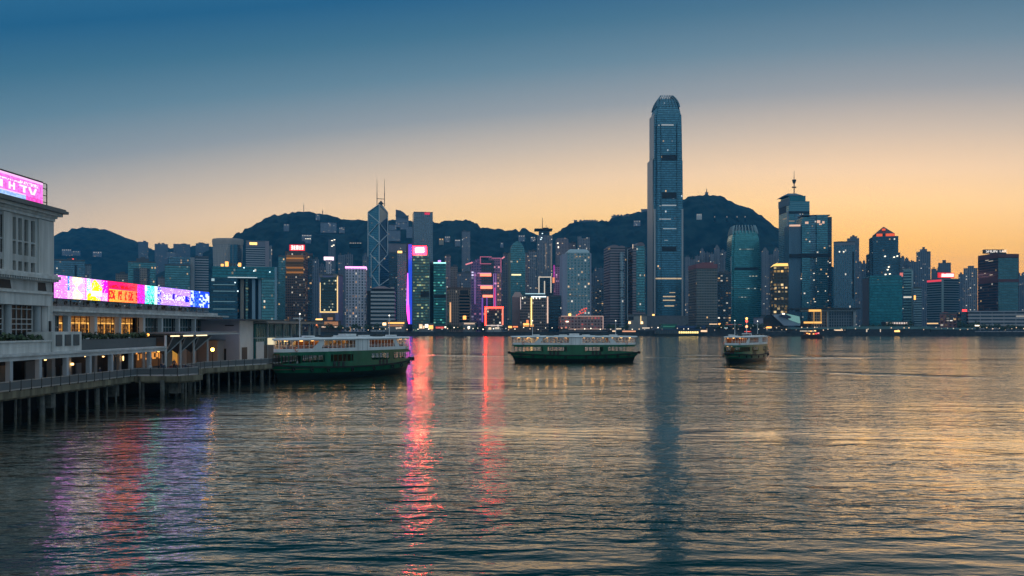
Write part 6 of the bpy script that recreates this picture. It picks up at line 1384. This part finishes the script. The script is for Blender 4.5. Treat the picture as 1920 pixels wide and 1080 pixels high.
# ------------------------------------------------------------------ double ended harbour ferries
HG = mat('ferry_green_paint', (.006, .098, .044), .35, noise=.35, nscale=.7, streak=True); HD = mat('ferry_dark_hull', (.010, .016, .013), .4); FWH = mat('ferry_white_paint', (.66, .66, .67), .5, noise=.16, nscale=.8, streak=True); FBL = mat('rubber_fender', (.012, .012, .012), .8)
WOOD = mat('varnished_wood', (.15, .06, .022), .5); CAB = mat('cabin_cream', (.22, .17, .12), .6)
def hb(x, L, B, p=3.0, e=.62, m=0.0): return max(m, B*max(0.0, 1-abs(x/L)**p)**e)
def make_ferry(label):
    root = thing('ferry', label, 'ferry'); root['_local'] = 1
    # hull
    xs = [-19.3+38.6*i/40 for i in range(41)]
    def sheer(x): return 2.15+.75*(abs(x)/19.3)**2.2
    rows = [(-1.0, 17.0, 2.6), (0.0, 17.6, 3.55), (1.15, 18.2, 3.95), (None, 19.31, 4.3)]
    b = MB()
    for sgn in (-1, 1):
        for i in range(40):
            for r in range(3):
                (za, La, Ba), (zb, Lb, Bb) = rows[r], rows[r+1]
                def pt(x, z, Lr, Br): xx = max(-Lr, min(Lr, x*Lr/19.3)); return (xx, sgn*hb(xx, Lr+.001, Br, 2.6, .7), sheer(xx) if z is None else z+(.35*(abs(x)/19.3)**2 if z > .5 else 0))
                q = [pt(xs[i], za, La, Ba), pt(xs[i+1], za, La, Ba), pt(xs[i+1], zb, Lb, Bb), pt(xs[i], zb, Lb, Bb)]
                b.face(q if sgn < 0 else q[::-1], None, 0 if r < 2 else 1)
    b.build('hull', [HD, HG], root, smooth=True)
    def plan(L, B, z, p=2.6, e=.7, n=40, off=0):
        s = [(x, -hb(x, L+.001, B, p, e)) for x in [-L+2*L*i/n for i in range(n+1)]]; return s+[(x, -y) for x, y in s[::-1]]
    fe = MB()
    for sgn in (-1, 1):
        P = [(x, sgn*(hb(x, 19.31, 4.3, 2.6, .7)+.05), sheer(x)+.02) for x in xs]
        for a, c in zip(P, P[1:]): fe.bar(a, c, .28, .26)
    for s in (-1, 1): fe.tube((s*19.35, -.7, 2.9), (s*19.35, .7, 2.9), .42, 8)
    fe.build('fender', FBL, root)
    d = MB(); d.prism(plan(19.0, 4.15, 0), 2.0, 2.12); d.build('main_deck', mat('deck_brown', (.12, .08, .06), .8), root)
    d = MB(); d.prism(plan(18.5, 4.25, 0), 4.95, 5.22); d.build('upper_deck', HG, root)
    def wall(b, x0, x1, z0, z1, L, B, inset=0.0, zf=None, p=2.6, e=.7, sides=(-1, 1)):
        n = max(1, int((x1-x0)/.9))
        for sgn in sides:
            for i in range(n):
                a, c = x0+(x1-x0)*i/n, x0+(x1-x0)*(i+1)/n; ya, yc = hb(a, L+.001, B, p, e)-inset, hb(c, L+.001, B, p, e)-inset
                za, zc = (zf(a) if zf else z0), (zf(c) if zf else z0); t = .08
                o = [(a, sgn*ya, za), (c, sgn*yc, zc), (c, sgn*yc, z1), (a, sgn*ya, z1)]; n_ = [(p_[0], p_[1]-sgn*t, p_[2]) for p_ in o]
                if sgn > 0: o, n_ = o[::-1], n_[::-1]
                b.face(o); b.face(n_[::-1]); 
                if sgn < 0: b.face([o[3], o[2], n_[2], n_[3]]); b.face([o[1], o[0], n_[0], n_[1]])
                else: b.face([o[0], n_[0], n_[1], o[1]]); b.face([o[2], n_[2], n_[3], o[3]])
    for sd in ((-1,), (1,)):
        low = MB()
        for q in ((-14.5, 14.5, 2.1, 3.30), (-17.6, -14.5, 2.1, 3.15), (14.5, 17.6, 2.1, 3.15)): wall(low, *q, 19.0, 4.24, 0, lambda x: sheer(x)-.05, sides=sd)
        for q in ((-2.6, 2.6), (-9.6, -8.2), (8.2, 9.6)): wall(low, *q, 3.30, 4.60, 19.0, 4.24, sides=sd)
        low.build('lower_deck_wall', HG, root); low = MB(); wall(low, -18.0, 18.0, 4.60, 4.95, 18.9, 4.24, sides=sd); low.build('deck_beam', HG, root)
    DKG = mat('dark_doorway', (.01, .014, .012), .5)
    for s in (-1, 1):
        for x in (-7.4, -6.3, -5.2, 5.0, 6.1, 7.2):
            q = MB(); y = s*(hb(x, 19.0, 4.24, 2.6, .7)+.01); q.box(x-.34, x+.34, y-.03, y+.03, 2.35, 3.29); q.build('doorway', DKG, root)
    x = -17.8
    while x <= 17.81:
        if not (2.5 > abs(x) or 8.2 < abs(x) < 9.6):
            for s in (-1, 1):
                y = s*(hb(x, 19.0, 4.2, 2.6, .7)-.03); ps = MB(); ps.box(x-.06, x+.06, y-.05, y+.05, 3.1, 4.62); ps.build('lower_window_post', HG, root)
        x += 1.13
    # upper deck
    up = MB(); wall(up, -18.2, 18.2, 5.22, 5.86, 18.5, 4.22); wall(up, -2.0, 2.0, 5.86, 7.5, 18.5, 4.22); wall(up, -18.2, 18.2, 7.28, 7.5, 18.5, 4.22)
    for s in (-1, 1):
        for sx in (-1, 1):
            # slanted white partition at the end of each saloon
            pts = [(sx*10.2, 5.86), (sx*12.1, 5.86), (sx*10.6, 7.28), (sx*9.6, 7.28)]; Y = lambda x: s*hb(x, 18.5, 4.24, 2.6, .7)
            f = [(x, Y(x), z) for x, z in pts]; g_ = [(x, Y(x)-s*.1, z) for x, z in pts]; fl = (s < 0) == (sx > 0)
            up.face(f if fl else f[::-1]); up.face(g_[::-1] if fl else g_)
    for s in (-1, 1): y = hb(18.2, 18.5, 4.22, 2.6, .7); up.box(s*18.2-.05, s*18.2+.05, -y, y, 5.22, 5.86); up.box(s*18.2-.05, s*18.2+.05, -y, y, 7.28, 7.5)
    up.build('upper_deck_wall', FWH, root)
    x = -17.9
    while x <= 17.91:
        if abs(x) > 2.0:
            for s in (-1, 1): y = s*(hb(x, 18.5, 4.2, 2.6, .7)-.04); ps = MB(); ps.box(x-.05, x+.05, y-.04, y+.04, 5.84, 7.3); ps.build('upper_window_post', FWH, root)
        x += 1.02
    for s in (-1, 1):
        for x in (-1.3, 0, 1.3):
            q = MB(); y = s*(hb(x, 18.5, 4.22, 2.6, .7)+.012); q.box(x-.03, x+.03, y-.02, y+.02, 5.25, 7.45); q.build('wall_seam', mat('seam_grey', (.2, .22, .24), .6), root)
    # roof with camber
    rf = MB(); n = 40; L, B = 18.9, 4.5
    for i in range(n):
        a, c = -L+2*L*i/n, -L+2*L*(i+1)/n; ya, yc = hb(a, L+.01, B, 2.6, .7), hb(c, L+.01, B, 2.6, .7)
        zt = lambda x: 7.95-.18*(abs(x)/L)**3
        for s in (-1, 1):
            for (u0, u1, d0, d1) in ((0, .5, 0, .06), (.5, .85, .06, .2), (.85, 1, .2, .36)):
                q = [(a, s*ya*u0, zt(a)-d0), (c, s*yc*u0, zt(c)-d0), (c, s*yc*u1, zt(c)-d1), (a, s*ya*u1, zt(a)-d1)]; rf.face(q[::-1] if s > 0 and False else (q if s > 0 else q[::-1]))
            e = [(a, s*ya, zt(a)-.36), (c, s*yc, zt(c)-.36), (c, s*yc, 7.5), (a, s*ya, 7.5)]; rf.face(e if s > 0 else e[::-1])
        rf.face([(a, -ya, 7.5), (a, ya, 7.5), (c, yc, 7.5), (c, -yc, 7.5)])
    rf.build('roof', FWH, root)
    for x in (-11.5, -7.2, -3.4, 3.4, 7.2, 11.5):
        q = MB(); q.box(x-1.1, x+1.1, -1.9, -.7, 7.90, 8.22); q.build('roof_locker', FWH if abs(x) in (3.4, 11.5) else mat('dark_liferaft', (.03, .04, .045), .6), root); q = MB(); q.box(x-.9, x+.9, .9, 2.0, 7.90, 8.3); q.build('roof_locker', mat('dark_liferaft', (.03, .04, .045), .6), root)
    q = MB(); q.box(-1.4, 1.4, -1.1, 1.1, 7.95, 8.5); q.build('funnel_casing', FWH, root)
    for x in (-12.4, 12.4):
        q = MB(); q.tube((x, 0, 7.85), (x, 0, 12.2), .09, 7, r1=.05); q.bar((x-.0, -.5, 11.2), (x, .5, 11.2), .06, .06); m_ = q.build('mast', FWH, root); q = MB(); q.ball((x, 0, 12.3), .14, 7, 5); q.build('mast_lamp', emis('mast_lamp', (1, .9, .75), 3.0), m_)
    for s in (-1, 1):
        for x in (-16, -12.5, -9, -3, 3, 9, 12.5, 16):
            q = MB(); y = s*(hb(x, 19.31, 4.3, 2.6, .7)+.16); zc_ = sheer(x)-.55
            for k in range(10): a, c = k*.628, (k+1)*.628; q.tube((x+.3*math.cos(a), y, zc_+.3*math.sin(a)), (x+.3*math.cos(c), y, zc_+.3*math.sin(c)), .11, 6)
            q.build('tyre_fender', FBL, root)
        rl = MB(); xs2 = [-18+36*i/36 for i in range(37)]
        for a, c in zip(xs2, xs2[1:]):
            for z in (6.15, 6.4): rl.bar((a, s*(hb(a, 18.5, 4.2, 2.6, .7)-.02), z), (c, s*(hb(c, 18.5, 4.2, 2.6, .7)-.02), z), .04, .05)
        rl.build('guard_rail', FWH, root)
    # interior: engine casing, benches, lamps, life rings
    q = MB(); q.box(-2.3, 2.3, -1.6, 1.6, 2.12, 7.5); q.build('engine_casing', CAB, root)
    for s in (-1, 1):
        q = MB(); x = s*10.2; w = hb(x, 18.5, 4.2, 2.6, .7)-.15; q.box(x-.05, x+.05, -w, w, 5.22, 7.5); q.build('saloon_bulkhead', WOOD, root)
    for dk, (z, xx) in enumerate(((2.12, (-12.5, -7.5, -5, 5, 7.5, 12.5)), (5.22, (-15, -13, -8.6, -7, -5.4, -3.8, 3.8, 5.4, 7, 8.6, 13, 15)))):
        for x in xx:
            w = hb(x, 18.5, 4.0, 2.6, .7)-.6; q = MB(); q.box(x-.25, x+.25, -w, w, z, z+.45); q.box(x-.03, x+.03, -w, w, z+.45, z+.95); q.build('bench', WOOD, root)
    for z, ex, st in ((7.44, emis('cabin_lamp', (1, .50, .14), 14, True), 2.75), (4.88, emis('lower_cabin_lamp', (1, .58, .22), 1.3, True), 4.4)):
        for k in range(-6, 7) if st < 3 else range(-3, 4):
            x = k*st
            if abs(x) < 2.4: continue
            for s in (-1, 1):
                y = s*min(1.9, hb(x, 18.5, 4.2, 2.6, .7)-.8); q = MB(); q.box(x-.3, x+.3, y-.16, y+.16, z-.2, z); q.build('ceiling_lamp', ex, root)
    for x in (-15.2, 15.2):
        for s in (-1, 1):
            y = s*(hb(x, 18.5, 4.22, 2.6, .7)+.06); q = MB()
            for k in range(10): a, c = k*.628, (k+1)*.628; q.tube((x+.36*math.cos(a), y, 5.72+.36*math.sin(a)), (x+.36*math.cos(c), y, 5.72+.36*math.sin(c)), .07, 5)
            q.build('life_ring', mat('life_ring_orange', (.65, .16, .05), .6), root)
    return root
def place(px0, py0, px1, py1):
    """centre and heading from the photo positions of the two waterline ends"""
    Ya, Yb = CAM_Z*FPX/(py0-HOR), CAM_Z*FPX/(py1-HOR); a, c = Vector((pxx(px0, Ya), Ya, 0)), Vector((pxx(px1, Yb), Yb, 0)); d = c-a
    return (a+c)/2, math.atan2(d.y, d.x), d.length
f1 = make_ferry('green and white double deck ferry moored at the left pier with lit cabins')
c, a, Ln = place(516, 714.5, 764, 698); f1.location = c; f1.rotation_euler = (0, 0, a); f1.scale = (Ln/36.5,)*3 if 30 < Ln < 48 else (1, 1, 1)
f2 = copy_tree(f1); f2['label'] = 'green and white double deck ferry crossing broadside in mid harbour'; f2.location = (pxx(1077.5, 250), 252, 0); f2.rotation_euler = (0, 0, R(2)); f2.scale = (1.0, 1, 1)
f3 = copy_tree(f1); f3['label'] = 'smaller looking ferry coming nearly bow on at the right of the harbour'; f3.location = (pxx(1400, 258), 258, 0); f3.rotation_euler = (0, 0, R(-121)); f3.scale = (1, 1, 1)
for f in (f1, f2, f3): f['group'] = 'double deck harbour ferries'
# the bow-on ferry carries a red and white signal mast
q = MB(); q.tube((0, 0, 7.9), (0, 0, 13.0), .14, 8, r1=.1); q.build('signal_mast', FWH, f3)
for z, m in ((12.2, emis('red_mast_light', (1, .08, .05), 3.0)), (13.0, WARM), (10.6, emis('orange_mast_light', (1, .35, .15), 3.0))):
    q = MB(); q.ball((0, 0, z), .38, 8, 6); q.build('mast_lamp', m, f3)
# passengers on the moored ferry
bpy.context.view_layer.update()
rnd = random.Random(4); M1 = f1.matrix_world.copy()
for k in range(16):
    x = -16.0+k*2.05+rnd.uniform(-.5, .5)
    if abs(x) < 2.4 or 9.6 < abs(x) < 11: continue
    y = -(hb(x, 18.5, 4.2, 2.6, .7)-.55-rnd.uniform(0, .5)); p = M1 @ Vector((x, y, 5.22)); o = person(p, M1.to_euler().z+math.pi+rnd.uniform(-.6, .6), rnd.choice(('lean', 'stand')), rnd.choice((0, 0, 1, 3)), 'passenger standing at the upper deck rail of the moored ferry', 'passengers on the upper deck of the moored ferry')
for k, (x, y) in enumerate(((-15.6, -1.0), (-14.6, -1.8), (-13.4, -2.4), (-12.2, -2.5), (15.4, -1.2), (16.2, -.5), (14.4, -1.9))):
    p = M1 @ Vector((x, y, 2.12)); person(p, M1.to_euler().z+math.pi+.3*k, 'stand', (0, 2, 0, 1, 2, 2, 0)[k], 'passenger standing on the open lower deck end of the moored ferry', 'passengers on the lower deck of the moored ferry')

# small lit junk and a lit ferry against the far quay
def junk():
    Y = 790; c = at(1521, 635, Y); t = thing('tour_boat', 'small dark wooden boat with red and amber lights near the far shore', 'boat', (c.x, Y, 0)); X = lambda px: pxx(px, Y); Z = lambda py: pyz(py, Y)
    def hullp(k): return [(X(1502)-0*k, Y), (X(1506), Y-2.2*k), (X(1534), Y-2.4*k), (X(1541), Y-.8*k), (X(1541), Y+.8*k), (X(1534), Y+2.4*k), (X(1506), Y+2.2*k)]
    b = MB(); b.prism(hullp(.7), -.5, Z(628), top=hullp(1)); b.build('hull', mat('dark_wood_hull', (.04, .02, .015), .6), t)
    b = MB(); b.box(X(1508), X(1536), Y-1.7, Y+1.7, Z(628)+.01, Z(623)); b.build('cabin', mat('red_wood_cabin', (.2, .05, .03), .6), t); b = MB(); b.box(X(1507), X(1530), Y-2, Y+2, Z(623)+.01, Z(622)); b.build('awning', mat('tan_awning', (.4, .25, .15), .7), t)
    for (x, y, m) in ((1512, 625, AMBER), (1519, 621, AMBER), (1527, 620, WARM), (1529, 625.5, RED), (1524, 626, AMBER), (1533, 624.5, emis('rose_lamp', (1, .3, .3), 2)), (1516, 626, WARM)):
        b = MB(); b.box(X(x)-.7, X(x)+.7, Y-2.3, Y-2.05, Z(y)-.4, Z(y)+.4); b.build('lamp', m, t)
    for x, y in ((1526, 586), (1515, 606)):
        b = MB(); b.tube((X(x), Y, Z(623)), (X(x), Y, Z(y)), .18, 6, r1=.08); b.build('mast', mat('mast_wood', (.2, .12, .07), .7), t)
junk()
def lit_ferry():
    Y = 1006; t = thing('moored_ferry', 'long dark ferry with a row of yellow lit windows against the far quay', 'ferry', (pxx(1286, Y), Y, 0)); X = lambda px: pxx(px, Y); Z = lambda py: pyz(py, Y)
    b = MB(); b.prism([(X(1225), Y), (X(1232), Y-3.5), (X(1312), Y-3.5), (X(1320), Y), (X(1312), Y+3.5), (X(1232), Y+3.5)], -.5, Z(625.5)); b.build('hull', HD, t); b = MB(); b.box(X(1228), X(1310), Y-3, Y+3, Z(625.5)+.01, Z(618.5)); b.build('cabin', mat('grey_ferry_cabin', (.07, .08, .09), .6), t)
    b = MB(); b.box(X(1226), X(1312), Y-3.4, Y+3.4, Z(618.5)+.01, Z(617.3)); b.build('roof', mat('navy_roof', (.03, .06, .14), .5), t)
    for k in range(11):
        x = 1272+k*3.4; q = MB(); q.box(X(x), X(x+2.2), Y-3.12, Y-3.01, Z(625), Z(621.4)); q.build('lit_window', emis('yellow_window', (1, .74, .26), 2.2), t)
    for k in range(9):
        x = 1230+k*4.4; q = MB(); q.box(X(x), X(x+2), Y-3.12, Y-3.01, Z(625), Z(620)); q.build('window', mat('dim_blue_window', (.05, .08, .1), .2), t)
lit_ferry()

# ------------------------------------------------------------------ far quay: trees, lamps, sheds
protos = [make_tree(1, 10, 8), make_tree(2, 12.5, 9), make_tree(3, 8, 8.5), make_tree(4, 11, 7)]
spans = [((592, 700), 12, 'dark tree on the quay left of the braced tower', 'trees left of the braced tower'), ((836, 906), 9, 'dark tree on the quay in front of the brown bank and violet tower', 'trees below the violet tower'),
         ((1136, 1180), 5, 'dark tree on the quay left of the stone hall with round lamps', 'trees left of the stone hall'), ((1286, 1436), 17, 'dark tree on the quay below the ribbed block and teal clawed tower', 'trees below the teal clawed tower'),
         ((1612, 1730), 11, 'dark tree on the quay below the teal cube', 'trees below the teal cube'), ((1800, 1925), 16, 'dark tree on the quay before the multi deck terminal', 'trees before the multi deck terminal'), ((700, 760), 5, 'dark tree beside the amber pavilion', 'trees beside the amber pavilion')]
first = {}; rt = random.Random(9)
for (x0, x1), n, lab, grp in spans:
    for k in range(n):
        i = rt.randrange(4); px = x0+(x1-x0)*(k+.5)/n+rt.uniform(-2.5, 2.5); Y = rt.uniform(1034, 1062); base = protos[i]
        o = base if i not in first else copy_tree(base); first[i] = 1
        o.location = (pxx(px, Y), Y, 4.2); o.rotation_euler = (0, 0, rt.uniform(0, 6.28)); s = rt.uniform(.75, 1.15); o.scale = (s, s, s); tag(o, lab, 'tree', grp)
LAMPP = MB(); LAMPP.tube((0, 0, 0), (0, 0, 5), .12, 5)
def quay_lamps(px0, px1, n, lab, grp, cols, seed):
    r = random.Random(seed)
    for k in range(n):
        px = px0+(px1-px0)*(k+.5)/n+r.uniform(-3, 3); Y = r.uniform(1025, 1034); h = r.uniform(2.6, 6.0); t = thing('quay_lamp', lab, 'lamp', (pxx(px, Y), Y, 4.2), grp); t['_local'] = 1
        m = MB(); m.tube((0, 0, 0), (0, 0, h), .12, 5); m.build('post', METAL, t); m = MB(); m.ball((0, 0, h+.3), r.uniform(.35, .75), 7, 5); m.build('globe', r.choice(cols), t)
DIMW = emis('dim_lamp', (1, .8, .6), .8); SOFT = emis('soft_lamp', (1, .66, .4), 1.3)
quay_lamps(640, 768, 12, 'small lamp on the quay between the moored ferry and the blue neon slab', 'quay lamps at the left', [DIMW, SOFT], 1)
quay_lamps(768, 960, 20, 'small lamp on the quay below the lit office towers', 'quay lamps below the lit towers', [DIMW, SOFT, WHITEL], 2)
quay_lamps(960, 1130, 12, 'small lamp on the quay behind the broadside ferry', 'quay lamps behind the broadside ferry', [DIMW, SOFT, WHITEL], 3)
quay_lamps(1130, 1440, 26, 'small lamp on the quay right of the broadside ferry', 'quay lamps right of the broadside ferry', [DIMW, SOFT, WHITEL], 4)
quay_lamps(1440, 1640, 20, 'small lamp on the quay around the white wing roofs', 'quay lamps at the wing roofs', [DIMW, SOFT, emis('dim_green_lamp', (.8, .9, .5), .6)], 5)
quay_lamps(1640, 1925, 24, 'small lamp on the quay at the far right', 'quay lamps at the far right', [DIMW, SOFT, DIMW], 6)
def shed(label, x0, x1, y0, y1, Y, wall, roof, lights=(), name='quay_building', cat='building', rh=.9, dep=12):
    t = thing(name, label, cat, (pxx((x0+x1)/2, Y), Y+dep/2, 4.2)); X = lambda px: pxx(px, Y); Z = lambda py: pyz(py, Y); b = MB(); b.box(X(x0), X(x1), Y, Y+dep, 4.2, Z(y0)-rh); b.build('wall', wall, t)
    b = MB(); b.box(X(x0)-.6, X(x1)+.6, Y-1, Y+dep+.6, Z(y0)-rh+.01, Z(y0)); b.build('roof', roof, t)
    for (a, c, d, e, m) in lights: b = MB(); b.box(X(a), X(c), Y-.35, Y-.01, Z(e), Z(d)); b.build('lit_opening', m, t)
    return t
WK = mat('dark_quay_wall', (.05, .055, .06), .8); TEALR = mat('grey_green_roof', (.10, .19, .20), .6, noise=.15, nscale=.1); RB = mat('slate_quay_roof', (.09, .10, .12), .7); NAVY = mat('navy_quay_roof', (.035, .07, .16), .6)
shed('warm lit terrace restaurant behind the moored ferry mast', 590, 636, 601, 617, 1045, BROWN, BROWN, ((592, 605, 597.5, 600, WARM), (600, 634, 612, 614, emis('pale_peach', (1, .7, .5), 1.0)), (592.5, 598.5, 605, 614, emis('orange_lantern', (1, .25, .08), 1.4)), (608, 634, 603, 610, emis('dim_amber_room', (1, .45, .2), .35)), (614, 624, 595, 600, emis('dim_amber_room', (1, .45, .2), .35))))
shed('amber lit pavilion with a rounded roof left of the blue neon slab', 722, 759, 603, 617, 1040, GREY, mat('amber_fascia', (.4, .25, .12), .7), ((728, 758, 603.6, 607, AMBER), (728, 756, 609, 612, emis('dim_amber_room', (1, .45, .2), .35)), (717.5, 724, 605, 610, emis('peach_lamp', (1, .62, .3), 3.0)), (742, 753, 614, 616, DIMW)))
shed('row of cream lit stalls under the red signed tower', 785, 813, 606, 617, 1040, GREY, RB, ((786, 792, 608, 616, SOFT), (797, 803, 608, 614, WHITEL), (804, 812, 610, 617, AMBER), (793, 796, 611, 616, SOFT)))
shed('stall with a row of red lights right of the cream lit stalls', 815, 836, 610, 619, 1038, WK, RB, ((817, 832, 612.5, 616, emis('red_stall_light', (1, .12, .1), .8)), (833.5, 836.5, 612, 615, WHITEL)))
shed('cream lit bus shelter under the brown bank', 868, 892, 604, 617, 1042, GREY, mat('cream_roof', (.4, .33, .26), .7), ((870, 890, 604.6, 608, emis('cream_shelter', (1, .7, .5), .7)), (877, 881, 612, 616, WHITEL)))
shed('small white arcade below the red framed block', 913, 940, 612, 620, 1044, PALE, RB, ((916, 921, 614, 618, SOFT), (928, 936, 613, 617, DIMW)))
shed('warm lit market terrace with strings of amber lights below the gold line', 952, 1004, 610, 620, 1040, BROWN, BROWN, ((953, 960, 611, 615, AMBER), (962, 971, 610, 614, emis('orange_lantern', (1, .25, .08), 1.4)), (981, 992, 606, 612, AMBER), (987, 991, 600, 606, emis('orange_lantern', (1, .25, .08), 1.4)), (994, 1001, 609, 612, AMBER)))
shed('dark ferry pier with dim lights in front of the stone hall', 1142, 1270, 618.5, 628, 1026, WK, RB, ((1155, 1165, 615.5, 617.5, DIMW), (1167, 1192, 620, 623.5, emis('peach_pier_light', (1, .45, .25), .9)), (1204, 1218, 614, 616, DIMW), (1148, 1154, 619, 622, SOFT)), 'ferry_pier', 'pier')
shed('pier shed with a navy blue roof below the tallest tower', 1270, 1322, 610.5, 620, 1036, WK, NAVY, ((1314, 1326, 619, 623, SOFT),), 'ferry_pier', 'pier', 3.5)
shed('teal lit pier hall left of the navy roofed shed', 1240, 1269, 607.5, 617, 1044, mat('teal_hall', (.05, .16, .15), .6), mat('green_hall_roof', (.06, .2, .14), .6), ((1243, 1266, 611, 613, emis('teal_glow', (.1, .6, .4), .25)),), 'ferry_pier', 'pier')
shed('long low elevated walkway right of the navy roofed pier', 1326, 1436, 612, 620, 1048, WK, RB, ((1330, 1345, 607, 608.4, SOFT), (1347, 1351, 606, 609, AMBER), (1360, 1390, 608, 609, emis('dim_red_trail', (1, .3, .2), .35)), (1396, 1408, 621, 624, emis('red_shop', (1, .12, .08), 1.5)), (1354, 1364, 614, 615.5, emis('pale_cyan_line', (.6, .9, 1), .9))), 'walkway', 'walkway')
shed('low pale booth left of the dark domed pavilion', 1418, 1431, 595, 612, 1058, mat('lilac_booth', (.26, .25, .32), .7), RB)
shed('long grey green roofed pier deck below the wide flat roof', 1484, 1600, 614, 626, 1032, WK, TEALR, ((1500, 1530, 620, 621.4, DIMW), (1566, 1580, 618, 620, SOFT)), 'ferry_pier', 'pier', 2.2, 20)
shed('long grey green roofed pier below the teal cube', 1588, 1744, 612, 626, 1030, WK, TEALR, ((1677, 1687, 619.5, 622.5, WARM), (1624, 1626, 616, 626, DIMW), (1650, 1651.4, 616, 626, DIMW)), 'ferry_pier', 'pier', 3.4, 26)
shed('lower grey green roofed pier continuing right toward the terminal', 1745, 1828, 614.5, 626, 1032, WK, TEALR, ((1801, 1806, 615, 617.5, WHITEL), (1828, 1836, 609.5, 611.5, WHITEL)), 'ferry_pier', 'pier', 2.2, 22)
shed('row of white lit arches behind the grey green pier roof', 1660, 1704, 603, 611, 1075, WK, RB, tuple((1662+k*4.6, 1665+k*4.6, 604.2, 607.6, emis('pale_arch', (1, .8, .7), .8)) for k in range(9)))
# ------------------------------------------------------------------ air
hz = MB(); hz.box(-7000, 7000, -450, 7000, -3, 560)
ho = hz.build('haze', None); ho.data.materials.clear()
hm = bpy.data.materials.new('haze'); hm.use_nodes = True; hm.node_tree.nodes.clear()
pv = hm.node_tree.nodes.new('ShaderNodeVolumePrincipled'); pv.inputs['Color'].default_value = (.06, .50, 1, 1); pv.inputs['Density'].default_value = 0.00008; pv.inputs['Anisotropy'].default_value = 0.0
oo = hm.node_tree.nodes.new('ShaderNodeOutputMaterial'); hm.node_tree.links.new(pv.outputs[0], oo.inputs['Volume'])
hm.cycles.homogeneous_volume = True
ho.data.materials.append(hm); tag(ho, kind='stuff')
